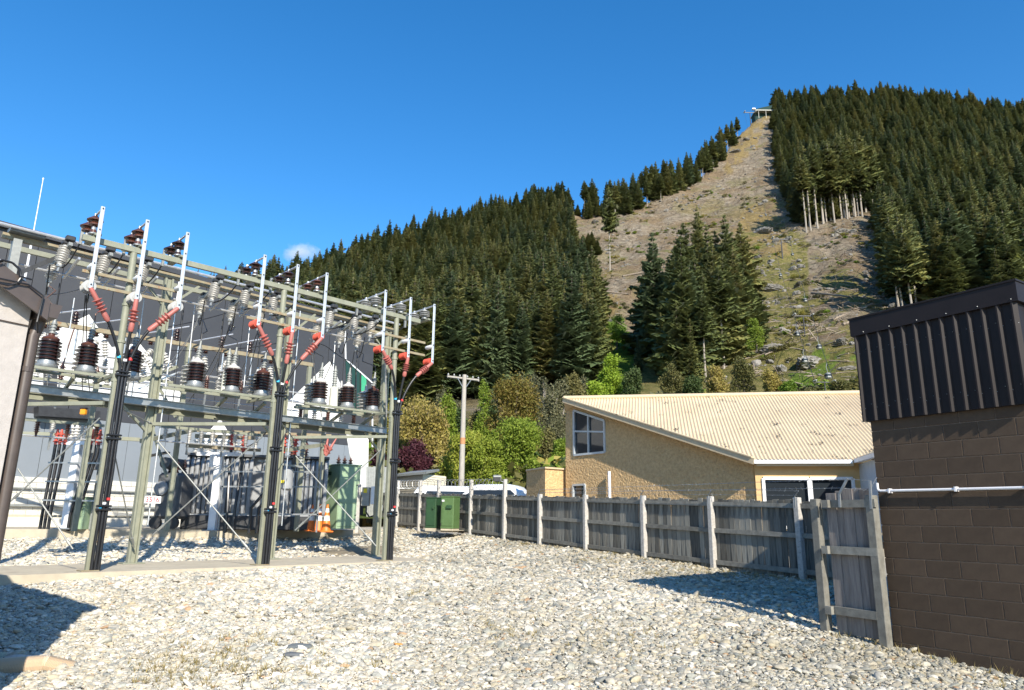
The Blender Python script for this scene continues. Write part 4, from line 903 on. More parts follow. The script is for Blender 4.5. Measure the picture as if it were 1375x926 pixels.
# gravel and slab behind: kerb
# ------------------------------------------------------------------ brown block hut with ribbed cladding
def wl_(s, o, z): return Vector((WALL0.x + WALLD.x * s + WALLN.x * o, WALL0.y + WALLD.y * s + WALLN.y * o, z + EYE))
S1 = 1.87; HD = 5.0
t = thing('block_hut', wl_(0.9, -1, -1.6), 'dark brown painted block hut with ribbed metal cladding under its roof', 'building')
b = MB(); b.prism([wl_(0.012, -0.012, -1.9), wl_(S1 - 0.012, -0.012, -1.9), wl_(S1 - 0.012, -HD + 0.012, -1.9), wl_(0.012, -HD + 0.012, -1.9)], (0, 0, 3.6)); b.build('wall_core', M['mortar'], t)
rzw = math.atan2(WALLD.y, WALLD.x)
def blocks(face):
    """running bond 0.4 x 0.2; face 0 = along WALLD, face 1 = the near end"""
    meshes = {}
    for c in range(-10, 7):
        z0 = c * 0.2 + (0.2 if False else 0.0); z1 = z0 + 0.2
        if z0 > 1.34: continue
        z1 = min(z1, 1.42)
        if face == 0: lo, hi, ph = 0.0, S1, (0.115 if c % 2 else -0.085)
        else: lo, hi, ph = 0.0, 2.6, (0.1 if c % 2 else -0.1)
        x = lo + (ph % 0.4) - 0.4
        while x < hi:
            a, e = max(x, lo), min(x + 0.4, hi); x += 0.4
            if e - a < 0.05: continue
            key = (round(e - a, 3), round(z1 - z0, 3), face)
            if key not in meshes:
                mb = MB(); sz = (e - a - 0.009, 0.10, z1 - z0 - 0.009); mb.bevbox((0, 0, 0), sz if face == 0 else (0.10, sz[0], sz[2]), 0.004)
                me = bpy.data.meshes.new('block'); me.from_pydata(mb.v, [], mb.f); me.materials.append(M['block']); fix_normals(me); meshes[key] = me
            c_ = wl_((a + e) / 2, -0.05, (z0 + z1) / 2) if face == 0 else wl_(S1 - 0.05, -(a + e) / 2, (z0 + z1) / 2)
            if face == 1 and a < 0.1: c_ = wl_(S1 - 0.05, -(a + e) / 2 - 0.004, (z0 + z1) / 2)
            place('block', meshes[key], t, c_ - t.location, (0, 0, rzw))
blocks(0); blocks(1)
# cladding sheet, ribs, fascia, roof
zc0, zc1, zf1 = 1.335, 2.52, 2.745
b = MB(); b.prism([wl_(-0.05, 0.05, zc0), wl_(S1 + 0.05, 0.05, zc0), wl_(S1 + 0.05, -HD - 0.05, zc0), wl_(-0.05, -HD - 0.05, zc0)], (0, 0, zc1 - zc0)); b.build('cladding_sheet', M['clad'], t)
nr = 13
for k in range(nr):
    s = -0.03 + (S1 + 0.06) * k / (nr - 1)
    b = MB(); b.prism([wl_(s - 0.030, 0.051, zc0 - 0.004), wl_(s - 0.016, 0.096, zc0 - 0.004), wl_(s + 0.002, 0.096, zc0 - 0.004), wl_(s + 0.038, 0.051, zc0 - 0.004)], (0, 0, zc1 - zc0 - 0.003)); b.build('rib', M['clad'], t)
for k in range(1, 14):
    o = -0.05 - k * 0.155
    b = MB(); b.prism([wl_(S1 + 0.051, o - 0.026, zc0 - 0.004), wl_(S1 + 0.088, o - 0.012, zc0 - 0.004), wl_(S1 + 0.088, o + 0.012, zc0 - 0.004), wl_(S1 + 0.051, o + 0.026, zc0 - 0.004)], (0, 0, zc1 - zc0 - 0.003)); b.build('rib', M['clad'], t)
b = MB(); pts = [(-0.09, 0.10), (S1 + 0.10, 0.10), (S1 + 0.10, -HD - 0.1), (-0.09, -HD - 0.1)]
b.prism([wl_(s, o, zc1 - 0.02) for s, o in pts], (0, 0, zf1 - zc1 + 0.02)); b.build('fascia', M['clad'], t)
b = MB(); b.prism([wl_(s * 1.0 + (0.012 if s > 1 else -0.012), o + (0.012 if o > 0 else -0.012), zf1 - 0.012) for s, o in pts], (0, 0, 0.022)); b.build('capping', M['clad'], t)
b = MB()
for k in range(nr):
    s = -0.03 + (S1 + 0.06) * k / (nr - 1)
    for z in (zc0 + 0.22, zc1 - 0.22): b.box(wl_(s - 0.05, 0.056, z), (0.007, 0.007, 0.007)); b.box(wl_(s + 0.026, 0.066, z - 0.05), (0.007, 0.007, 0.007))
for k in range(6): b.box(wl_(0.1 + k * 0.36, 0.104, zc1 + 0.01), (0.008, 0.008, 0.008))
tag(b.build('screws', M['galv'], t), kind='stuff')
t = thing('white_pipe', wl_(0.05, 0.05, 0.43), 'white plastic pipe running level along the brown block wall', 'pipe')
b = MB(); b.tube([wl_(0.035, 0.045, 0.53), wl_(0.035, 0.045, 0.46), wl_(0.045, 0.045, 0.437), wl_(0.075, 0.045, 0.428), wl_(0.9, 0.045, 0.424), wl_(S1 + 0.1, 0.045, 0.42)], 0.017, 10); b.build('pipe_run', M['pipe'], t, True)
for s in (0.19, 1.0, 1.75):
    b = MB(); b.box(wl_(s, 0.03, 0.426), (0.022, 0.075, 0.055), Matrix.Rotation(rzw, 3, 'Z')); b.build('clip', M['pipe'], t)

# ------------------------------------------------------------------ gate panel beside the hut
g0, g1 = at(1110, 846, 10.15), at(1190, 866, 9.42); GP = VPlane(g0, g1)
t = thing('gate_panel', g0, 'short panel of tall grey boards between two posts beside the brown hut', 'fence panel')
ztop = at(1108, 670, 10.15).z
rg = math.atan2(GP.d.y, GP.d.x); Rg = Matrix.Rotation(rg, 3, 'Z')
for p, zt in ((g0, ztop), (g1, at(1178, 665, 9.42).z)):
    b = MB(); b.bevbox((p.x, p.y, (p.z - 0.3 + zt) / 2), (0.115, 0.115, zt - p.z + 0.3), 0.008, Rg); b.build('post', M['rail'], t)
for (pxa, pya, pyb) in ((1112, 676, 676), (1112, 738, 741), (1117, 819, 826)):
    a = GP.on(pxa, pya, -0.075); c = GP.on(1177 if pya < 700 else 1180, pyb, -0.02)
    a = GP.on(pxa, pya, -0.0); c.z = (a.z + c.z) / 2; a.z = c.z
    b = MB(); b.beam(a - GP.n * 0.015, c - GP.n * 0.015, 0.05, 0.10); b.build('rail', M['rail'], t)
    b = MB(); b.beam(a - GP.d * 0.02 - GP.n * 0.085, a + GP.d * 0.075 - GP.n * 0.085, 0.055, 0.10); b.build('rail_end', M['rail'], t)
zb0 = at(1150, 660, 9.75).z; nbd = 5; La = (Vector((g1.x - g0.x, g1.y - g0.y, 0))).length
for k in range(nbd):
    s = 0.17 + (La - 0.2) * (k + 0.4) / nbd; c = Vector((g0.x, g0.y, 0)) + GP.d * s + GP.n * (0.035 + 0.014 * (k % 2)); h = zb0 - g0.z + 0.05 + random.uniform(-0.02, 0.02) - (0.0 if k else 0.05)
    b = MB(); b.bevbox((c.x, c.y, g0.z - 0.02 + h / 2), ((La - 0.2) / nbd + (0.0 if k % 2 else 0.022), 0.02, h), 0.003, Rg); b.build('plank', M['gatewood'], t)
for px, q in ((1126, [(1128, 681), (1127, 663), (1138, 642)]), (1168, [(1170, 683), (1168, 645)])):
    b = MB(); pp = [GP.on(x, y, -0.06) for x, y in q]
    for u_, v_ in zip(pp[:-1], pp[1:]): b.beam(u_, v_, 0.03, 0.02, GP.n)
    b.build('wire_bracket', M['galv'], t)

# ------------------------------------------------------------------ board fence
t = thing('board_fence', FENCE_A, 'long weathered grey board fence with pale concrete posts at the back of the yard', 'fence')
PTOP = [(500, 660), (535, 661), (563, 662), (632, 663.5), (678, 665), (726, 665.5), (790, 666.5), (870, 669), (964, 669.5), (1070, 671.5), (1140, 673)]
PBOT = [(500, 705), (533, 707), (563, 709), (588, 711.5), (632, 718), (678, 725), (726, 730), (788, 740), (867, 752), (960, 765), (1080, 778), (1140, 785)]
def along(p): return (Vector((p.x, p.y, 0)) - FP.p).dot(FP.d)
ta = np.array([[along(FP.on(x, y)), FP.on(x, y).z] for x, y in PTOP]); tb = np.array([[along(FP.on(x, y)), FP.on(x, y).z] for x, y in PBOT])
ta = ta[ta[:, 0].argsort()]; tb = tb[tb[:, 0].argsort()]
ctop = np.polyfit(ta[:, 0], ta[:, 1], 2); cbot = np.polyfit(tb[:, 0], tb[:, 1], 3)
def ztopf(a): return float(np.polyval(ctop, a))
def zbotf(a): return float(np.polyval(cbot, a))
def fpt(a, o, z): return Vector((FP.p.x + FP.d.x * a + FP.n.x * o, FP.p.y + FP.d.y * a + FP.n.y * o, z))
rf = math.atan2(FP.d.y, FP.d.x); Rf = Matrix.Rotation(rf, 3, 'Z')
a0, a1 = sorted((along(FP.on(1142, 780)), along(FP.on(497, 705)))); amn, amx = a0, a1
posts = sorted(along(FP.on(x, y)) for x, y in [(1080, 778), (960, 765), (867, 752), (788, 740), (726, 730), (678, 725), (632, 718), (588, 712), (563, 710), (533, 708)])
tall_lim = along(FP.on(678, 725))
psign = 1 if along(FP.on(533, 708)) > along(FP.on(1080, 778)) else -1
for a in posts:
    far = (a - tall_lim) * psign > -0.3
    zt = ztopf(a) + (0.55 if far else 0.06)
    b = MB(); b.bevbox(fpt(a, -0.03, (zbotf(a) - 0.2 + zt) / 2), (0.13, 0.13, zt - zbotf(a) + 0.2), 0.012, Rf); b.build('post', M['postconc'], t)
    if not far:
        b = MB(); b.tube([fpt(a, -0.09, zt - 0.2), fpt(a, -0.09, zt + 0.02), fpt(a + 0.12 * -psign, -0.12, zt + 0.13)], 0.012, 5); b.build('wire_arm', M['galv'], t)
edges = [amn] + posts + [amx]
for e0, e1 in zip(edges[:-1], edges[1:]):
    for fz in (0.93, 0.55, 0.10):
        za = zbotf(e0) + (ztopf(e0) - zbotf(e0)) * fz; zb = zbotf(e1) + (ztopf(e1) - zbotf(e1)) * fz
        b = MB(); b.beam(fpt(e0 + 0.03, 0.0, za), fpt(e1 - 0.03, 0.0, zb), 0.05, 0.10); b.build('rail', M['rail'], t)
a = amn; plk = {}
while a < amx - 0.05:
    wd_ = random.choice((0.148, 0.152, 0.156)); key = (wd_, random.randrange(3))
    if key not in plk:
        mb = MB(); mb.bevbox((0, 0, 0.5), (wd_, 0.019, 1.0), 0.003); me = bpy.data.meshes.new('plank'); me.from_pydata(mb.v, [], mb.f); me.materials.append(M['plank']); fix_normals(me); plk[key] = me
    z0 = zbotf(a) + random.uniform(-0.02, 0.05); h = ztopf(a) + random.uniform(-0.03, 0.025) - z0
    place('plank', plk[key], t, fpt(a + wd_ / 2, 0.045 + random.uniform(0, 0.012), z0) - t.location, (0, random.uniform(-0.006, 0.006), rf), (1, 1, h))
    a += wd_ + random.uniform(0.003, 0.012)
def barbed(name, pts, label, r=0.003):
    b = MB(); b.tube(pts, r, 4)
    for p, q in zip(pts[:-1], pts[1:]):
        n = max(1, int((q - p).length / 0.13))
        for k in range(n):
            c = p.lerp(q, (k + 0.5) / n); v = Vector((random.uniform(-1, 1), random.uniform(-1, 1), random.uniform(-1, 1))).normalized() * 0.028; b.tube([c - v, c + v], r * 0.8, 3)
    return tag(b.build(name, M['galv'], None, loc=pts[0]), label, 'wire')
near = [a for a in posts if (a - tall_lim) * psign < -0.3]
barbed('barbed_wire', [fpt(a + 0.12 * -psign, -0.12, ztopf(a) + 0.19 + 0.02 * (k % 2)) for k, a in enumerate(near)] + [GP.on(1137, 643, -0.06), GP.on(1168, 645, -0.06)], 'upper strand of barbed wire along the top of the near fence bays')
barbed('barbed_wire', [fpt(a + 0.06 * -psign, -0.10, ztopf(a) + 0.10) for a in near] + [GP.on(1130, 655, -0.06), GP.on(1168, 658, -0.06), wl_(0.02, 0.02, 0.6)], 'lower strand of barbed wire along the top of the near fence bays')
far_posts = [a for a in posts if (a - tall_lim) * psign > -0.3]; fa0, fa1 = min(far_posts), max(far_posts)
b = MB(); pts = []; turns = int((fa1 - fa0) / 0.33)
for k in range(turns * 12 + 1):
    a = fa0 + (fa1 - fa0) * k / (turns * 12); an = 2 * PI * k / 12; pts.append(fpt(a, -0.02 + 0.2 * math.sin(an), ztopf(a) + 0.38 + 0.2 * math.cos(an)))
b.tube(pts, 0.008, 4); tag(b.build('razor_wire', M['galv'], None, loc=pts[0]), 'coil of razor wire along the tall posts at the far end of the fence', 'wire')
# floodlight on the tall post
p = fpt(tall_lim, -0.1, ztopf(tall_lim) + 0.5)
t = thing('floodlight', p, 'small grey floodlight fixed to the top of a tall fence post', 'floodlight')
b = MB(); b.bevbox(p + Vector((-0.22, -0.08, 0.08)), (0.30, 0.14, 0.22), 0.03, Matrix.Rotation(0.5, 3, 'X')); b.build('housing', M['steelgrey'], t)
b = MB(); b.bevbox(p + Vector((-0.22, -0.155, 0.05)), (0.24, 0.02, 0.16), 0.005, Matrix.Rotation(0.5, 3, 'X')); b.build('lens', M['txdark'], t)
b = MB(); b.beam(p + Vector((0.02, 0, -0.05)), p + Vector((-0.2, -0.03, 0.03)), 0.04, 0.02); b.build('bracket', M['galv'], t)

# ------------------------------------------------------------------ cream house
HY = 20.0; P1 = at(1011, 617, HY); az = math.radians(11); sl = math.radians(25.5)
UP = Vector((math.sin(az) * math.cos(sl), math.cos(az) * math.cos(sl), math.sin(sl))); EV_ = Vector((math.cos(az), -math.sin(az), 0)); RN = EV_.cross(UP).normalized()
if RN.z < 0: RN = -RN
def onroof(px, py):
    r = ray(px, py); rel = P1 - Vector((0, 0, EYE)); k = RN.dot(rel) / RN.dot(r); q = r * k; return Vector((q.x, q.y, q.z + EYE))
P2 = onroof(757, 536); t2 = (P2 - P1).dot(UP); s2 = (P2 - P1).dot(EV_); SR = 12.0; G = onroof(1147, 617.5); sG = (G - P1).dot(EV_)
def rt(s, t_, n=0.0): return P1 + EV_ * s + UP * t_ + RN * n
zg = at(900, 690, HY).z - 0.4
t = thing('cream_house', Vector((P1.x, P1.y, zg)), 'ochre stuccoed house with a big cream corrugated iron roof behind the fence', 'house')
# corrugated sheet: rows of points across the corrugations
pitch = 0.105; sub = 8; ds = pitch / sub; V = []; F = []; ncol = int((SR - s2) / ds) + 1; rows = 4
for i in range(ncol):
    s = s2 + i * ds; lo = t2 * s / s2 if s < 0 else -0.04; z = 0.021 * math.sin(2 * PI * s / pitch) + 0.02
    for j in range(rows): V.append(rt(s, lo + (t2 - lo) * j / (rows - 1), z))
for i in range(ncol - 1):
    for j in range(rows - 1): k = i * rows + j; F.append((k, k + rows, k + rows + 1, k + 1))
b = MB(); b.add(V, F); ro = b.build('roof', M['roof'], t, True)
b = MB(); b.prism([rt(s2 + 0.12, t2 - 0.02, -0.012), rt(SR, t2 - 0.02, -0.012), rt(SR, 0.0, -0.012), rt(0.08, 0.0, -0.012)], RN * -0.08); b.build('roof_deck', M['trim'], t)
b = MB(); b.tube([rt(s2, t2, 0.05), rt(SR, t2, 0.05)], 0.085, 10); b.build('ridge_cap', M['trim'], ro, True)
back = Vector((math.sin(az), math.cos(az), 0))
b = MB(); b.prism([rt(s2, t2 - 0.02, 0.0), rt(SR, t2 - 0.02, 0), rt(SR, t2 - 0.02, 0) + back * 5 - Vector((0, 0, 2.4)), rt(s2, t2 - 0.02, 0) + back * 5 - Vector((0, 0, 2.4))], (0, 0, -0.08)); b.build('rear_roof', M['trim'], t)
rk = (P2 - P1).normalized(); GW = VPlane(P1, P2); gout = -GW.n
b = MB(); b.beam(P1 - rk * 0.05 + gout * 0.02 - Vector((0, 0, 0.035)), P2 + rk * 0.02 + gout * 0.02 - Vector((0, 0, 0.035)), 0.04, 0.17); b.build('barge_board', M['trim'], t)
b = MB(); b.beam(P1 + gout * 0.02 + Vector((0, 0, 0.07)), P2 + gout * 0.02 + Vector((0, 0, 0.07)), 0.11, 0.03); b.build('barge_flashing', M['roof'], t)
OV = 0.42
# gable wall with two window openings (wall plane set back under the verge)
def gw(px, py, o=0.0): return GW.on(px, py, OV + o)
def roofz(p):       # underside of the roof above a plan point
    rel = Vector((p.x, p.y, 0)) - Vector((P1.x, P1.y, 0)); return P1.z - (RN.x * rel.x + RN.y * rel.y) / RN.z - 0.10
W0 = GW.on(1013, 650, OV); W1 = gw(759.5, 600)
def wall_poly(mb, poly, thick): mb.prism(poly, gout * -thick)
win = [gw(771, 551), gw(812, 564.5), gw(812.5, 606.5), gw(770.5, 611.5)]; sw = [gw(770, 650.5), gw(786, 651), gw(786, 672), gw(770, 672)]
def alg(p): return (Vector((p.x, p.y, 0)) - GW.p).dot(GW.d)
def gpos(a, z, o=0.0): return Vector((GW.p.x + GW.d.x * a + GW.n.x * (OV + o), GW.p.y + GW.d.y * a + GW.n.y * (OV + o), z))
aW0, aW1 = alg(W0), alg(W1); wa0, wa1 = sorted((alg(win[0]), alg(win[1]))); wz0 = (win[2].z + win[3].z) / 2
lo_, hi_ = min(aW0, aW1), max(aW0, aW1)
sa0, sa1 = sorted((alg(sw[0]), alg(sw[1]))); sz1 = (sw[0].z + sw[1].z) / 2; sz0 = sz1 - 0.75
def wtop(a): return roofz(gpos(a, 0))
wt0, wt1 = (win[0].z, win[1].z) if alg(win[0]) < alg(win[1]) else (win[1].z, win[0].z)
acut = sorted([lo_, sa0, sa1, wa0, wa1, hi_])
b = MB()
def seg(a, c, za0, zc0_, za1, zc1_): b.prism([gpos(a, za0), gpos(c, zc0_), gpos(c, zc1_), gpos(a, za1)], GW.n * 0.22)
acut = sorted(set([lo_, sa0, sa1, wa0, wa1, hi_]))
for a, c in zip(acut[:-1], acut[1:]):
    mid = (a + c) / 2; inw = wa0 < mid < wa1; ins = sa0 < mid < sa1
    def wt(x): return wt0 + (wt1 - wt0) * (x - wa0) / (wa1 - wa0)
    zl = [(zg, zg)]
    if ins: zl.append((sz0, sz0)); seg(a, c, zg, zg, sz0, sz0); cur = (sz1, sz1)
    else: cur = (zg, zg)
    if inw: seg(a, c, cur[0], cur[1], wz0, wz0); cur = (wt(a), wt(c))
    seg(a, c, cur[0], cur[1], wtop(a), wtop(c))
b.build('gable_wall', M['stucco'], t)
def frame_window(parent, quad, depth, bars, fw=0.06, fm='alujoin', out=None, gm='glass'):
    """quad of 4 points (top-left, top-right, bottom-right, bottom-left); bars: list of (p,q) in unit coords"""
    out = out or gout
    fo = MB(); q = quad
    for k in range(4): fo.beam(q[k] + out * 0.015, q[(k + 1) % 4] + out * 0.015, 0.07, fw, (q[(k + 2) % 4] - q[k]).normalized())
    w_ = fo.build('window', M[fm], parent)
    pb = MB(); pb.prism([p - out * depth for p in q], out * -0.02); pb.build('pane', M[gm], w_)
    def uv(u, v): return (q[0].lerp(q[1], u)).lerp(q[3].lerp(q[2], u), v)
    for (u0, v0), (u1, v1) in bars:
        bb = MB(); bb.beam(uv(u0, v0) + out * 0.012, uv(u1, v1) + out * 0.012, 0.06, fw * 0.8, (uv(u1, v1) - uv(u0, v0)).cross(out)); bb.build('glazing_bar', M[fm], w_)
    return w_
def order4(a0_, a1_, z0l, z1l, z0b):
    l = gpos(a0_, 0); r_ = gpos(a1_, 0); lx = proj(l.x, l.y, 2)[0]; rx = proj(r_.x, r_.y, 2)[0]
    return lx < rx
if order4(wa0, wa1, 0, 0, 0): Q = [gpos(wa0, wt0), gpos(wa1, wt1), gpos(wa1, wz0), gpos(wa0, wz0)]; S_ = [gpos(sa0, sz1), gpos(sa1, sz1), gpos(sa1, sz0), gpos(sa0, sz0)]
else: Q = [gpos(wa1, wt1), gpos(wa0, wt0), gpos(wa0, wz0), gpos(wa1, wz0)]; S_ = [gpos(sa1, sz1), gpos(sa0, sz1), gpos(sa0, sz0), gpos(sa1, sz0)]
frame_window(t, Q, 0.03, [((0.0, 0.47), (1.0, 0.36)), ((0.48, 0.0), (0.48, 1.0))], 0.075)
frame_window(t, S_, 0.03, [], 0.07)
# slender white vent pipe on the gable wall
p = gw(818, 632.5, -0.14); b = MB(); b.tube([Vector((p.x, p.y, zg)), p], 0.055, 10); b.build('vent_pipe', M['pipe'], t, True)
# eaves wall along the gutter
set_b = 0.35
def ew(s, z, o=0.0): q = P1 + EV_ * s + back * (set_b + o); return Vector((q.x, q.y, z))
zs = P1.z + 0.06; s0_ = (W0 - P1).dot(EV_) ; s0_ = 0.10; s1_ = sG - 0.02
def esx(px, py):
    r = ray(px, py); n = back; k = n.dot(ew(0, 0)) / n.dot(Vector((r.x, r.y, 0))); q = r * k; return (q - (P1 - Vector((0, 0, EYE)))).dot(EV_), q.z + EYE
wl0, wzt = esx(1023, 640.5); wl1, _ = esx(1146, 640.5); wzb = wzt - 1.35
b = MB(); e0 = s0_ - 0.02; e1 = s1_ + 0.35
for a, c, za, zb in ((e0, wl0, zg, zs), (wl0, wl1, zg, wzb), (wl0, wl1, wzt, zs), (wl1, e1, zg, zs)):
    b.prism([ew(a, za), ew(c, za), ew(c, zb), ew(a, zb)], back * 0.2)
b.build('eaves_wall', M['ochre'], t)
mid_ = wl0 + (wl1 - wl0) * 0.52
for a, c in ((wl0 + 0.03, mid_ - 0.02), (mid_ + 0.02, wl1 - 0.03)):
    frame_window(t, [ew(a, wzt - 0.03), ew(c, wzt - 0.03), ew(c, wzb), ew(a, wzb)], 0.06, [], 0.085, 'white', out=-back)
b = MB(); b.beam(rt(0.02, -0.03, -0.05), rt(sG - 0.05, -0.03, -0.05), 0.11, 0.10); gt = b.build('gutter', M['white'], t)
b = MB(); b.beam(ew(s0_, P1.z - 0.10, -set_b + 0.06), ew(sG, P1.z - 0.10, -set_b + 0.06), 0.025, 0.14); b.build('fascia', M['trim'], t)
b = MB(); b.prism([ew(s0_, P1.z - 0.12, -set_b + 0.08), ew(sG, P1.z - 0.12, -set_b + 0.08), ew(sG, P1.z - 0.12, 0.0), ew(s0_, P1.z - 0.12, 0)], (0, 0, -0.02)); b.build('soffit', M['trim'], t)
# projecting wing on the right with pale boards
wd_ = -back
wg0 = Vector((G.x, G.y, 0)) + EV_ * 0.04; Lw = 3.2
b = MB(); zc = P1.z - 0.10
nb = 14
for k in range(nb):
    a = Lw * k / nb - 0.4; c = Lw * (k + 1) / nb - 0.4
    b = MB(); q0 = wg0 + EV_ * 0.16 + wd_ * (a + 0.004); q1 = wg0 + EV_ * 0.16 + wd_ * (c - 0.004); b.prism([Vector((q0.x, q0.y, zg)), Vector((q1.x, q1.y, zg)), Vector((q1.x, q1.y, zc)), Vector((q0.x, q0.y, zc))], EV_ * 0.05); b.build('board', M['paleboard'], t)
b = MB(); q0 = wg0 + wd_ * 0.02; q1 = wg0 + wd_ * Lw; b.beam(Vector((q0.x, q0.y, P1.z - 0.045)), Vector((q1.x, q1.y, P1.z - 0.045)), 0.12, 0.10); b.build('wing_gutter', M['white'], t)
b = MB(); b.prism([Vector((q0.x, q0.y, P1.z + 0.012)), Vector((q1.x, q1.y, P1.z + 0.012)), Vector((q1.x, q1.y, P1.z + 0.012)) + EV_ * 3 + Vector((0, 0, 1.1)), Vector((q0.x, q0.y, P1.z + 0.012)) + EV_ * 3 + Vector((0, 0, 1.1))], (0, 0, 0.03)); b.build('wing_roof', M['roof'], t)
q = wg0 + wd_ * 1.75 + EV_ * 0.08; b = MB(); b.tube([Vector((q.x, q.y, P1.z - 0.12)), Vector((q.x, q.y, zg))], 0.04, 8); b.build('downpipe', M['white'], t)
# annex left of the gable
an0 = gpos(aW1, 0); AY = an0.y
ax = [at(707, 640, AY + 1.2), at(732, 632, AY - 0.35), at(760, 630, AY + 0.3)]
t2_ = thing('annex', (ax[1].x, ax[1].y, zg), 'small flat roofed ochre annex against the left end of the house', 'annex')
b = MB(); zt = [at(707, 636, ax[0].y).z, at(732, 629, ax[1].y).z]
poly = [(ax[0].x, ax[0].y), (ax[1].x, ax[1].y), (ax[2].x, ax[2].y), (ax[2].x - 0.2, ax[2].y + 2.2), (ax[0].x + 0.2, ax[0].y + 2.2)]
b.prism([Vector((x, y, zg)) for x, y in poly], (0, 0, zt[1] - zg)); b.build('wall', M['stucco'], t2_)
cx = sum(p[0] for p in poly) / 5; cy = sum(p[1] for p in poly) / 5
b = MB(); b.prism([Vector((cx + (x - cx) * 1.05, cy + (y - cy) * 1.05, zt[1] + 0.002)) for x, y in poly], (0, 0, 0.06)); b.build('roof', M['trim'], t2_)

# ------------------------------------------------------------------ white building on the left
q_ = at(42, 414, 6.9); LBc = Vector((q_.x, q_.y, 0)); LBd = Vector((math.sin(math.radians(-52)), math.cos(math.radians(-52)), 0)); LBn = Vector((math.cos(math.radians(-52)), -math.sin(math.radians(-52)), 0))   # LBn points right
ze = at(52, 404, 6.9).z; zb = EYE - 2.0
def lb(a, o, z): return Vector((LBc.x + LBd.x * a + LBn.x * o, LBc.y + LBd.y * a + LBn.y * o, z))
t = thing('white_building', lb(3, -3, zb), 'rough white plastered gable end at the near left edge with a brown barge board', 'building')
Wd = 4.4; tp_ = math.tan(math.radians(29)); rise = Wd / 2 * tp_
b = MB(); b.prism([lb(0, 0, zb), lb(0, 0, ze - 0.06), lb(0, -Wd / 2, ze - 0.06 + rise), lb(0, -Wd, ze - 0.06), lb(0, -Wd, zb)], LBd * 11.0); b.build('wall', M['plaster'], t)
for sg in (0, 1):
    e = lb(-0.14, 0.10, ze - 0.02 - 0.1 * tp_) if sg == 0 else lb(-0.14, -Wd - 0.10, ze - 0.02 - 0.1 * tp_); r_ = lb(-0.14, -Wd / 2, ze - 0.02 + rise)
    b = MB(); b.prism([e, r_, r_ + Vector((0, 0, 0.06)), e + Vector((0, 0, 0.06))], LBd * 11.3); b.build('roof', M['gutter'], t)
    b = MB(); b.prism([e - Vector((0, 0, 0.13)), r_ - Vector((0, 0, 0.13)), r_ + Vector((0, 0, 0.075)), e + Vector((0, 0, 0.075))], LBd * 0.03 - LBd * 0.0); bb_ = b.build('barge_board', M['gutter'], t); bb_.location = bb_.location - LBd * 0.035
zg_l = ze - 0.02 - 0.1 * tp_
b = MB(); b.prism([lb(-0.16, 0.05, zg_l - 0.09), lb(-0.16, 0.19, zg_l - 0.09), lb(-0.16, 0.22, zg_l + 0.05), lb(-0.16, 0.05, zg_l + 0.05)], LBd * 11.2); b.build('gutter', M['gutter'], t)
b = MB(); b.tube([lb(0.10, 0.12, zg_l - 0.08), lb(0.10, 0.11, zg_l - 0.16), lb(0.10, 0.085, zg_l - 0.26), lb(0.10, 0.08, zb)], 0.060, 14); b.build('downpipe', M['gutter'], t, True)
for z in (ze - 0.7, ze - 2.5):
    b = MB(); b.lathe(lb(0.10, 0.08, z), (0, 0, 1), [(0, 0.065), (0.05, 0.065)], 14); b.build('pipe_clip', M['gutter'], t)
b = MB(); b.tube([lb(-0.012, -2.2, ze - 0.20), lb(-0.012, -1.1, ze - 0.24), lb(-0.012, 0.0, ze - 0.26)], 0.006, 5); b.build('crack_line', M['gutter'], t)
# loose black cable loops over the gutter corner
pts = [lb(-0.19, -0.10, ze + 0.16)]
for k in range(17): an = k / 16 * 2 * PI * 1.6; pts.append(lb(-0.21 - 0.01 * math.sin(an * 0.7), -0.34 + 0.03 * k / 16 + 0.13 * math.cos(an), ze + 0.16 + 0.12 * math.sin(an)))
pts += [lb(-0.20, -0.12, ze + 0.10), lb(-0.21, 0.02, ze + 0.02), lb(-0.22, 0.0, ze - 0.25), lb(-0.1, 0.06, ze - 0.33)]
b = MB(); b.tube(pts, 0.009, 6); tag(b.build('cable_loop', M['cable'], None, True, loc=pts[0]), 'loops of thin black cable hanging over the brown gutter', 'cable')
p = at(34, 345, 10.2); pts = [at(58, 240, 17.0)]
q0 = at(58, 240, 17.0); q1 = Vector((q0.x, q0.y, EYE - 0.9))
t = thing('whip_antenna', q1, 'thin white whip antenna mast rising against the sky behind the white building', 'antenna')
b = MB(); b.tube([q1, Vector((q0.x, q0.y, q0.z - 1.7))], 0.028, 8); b.build('mast', M['whitepaint'], t)
b = MB(); b.tube([Vector((q0.x, q0.y, q0.z - 1.7)), q0], [0.014, 0.009], 6); b.lathe(q0, (0, 0, 1), [(-0.03, 0.012), (0.0, 0.024), (0.03, 0.012)], 8); b.build('whip', M['whitepaint'], t)
# shed behind the photographer's left: its corner shadow is not needed, the white building casts it

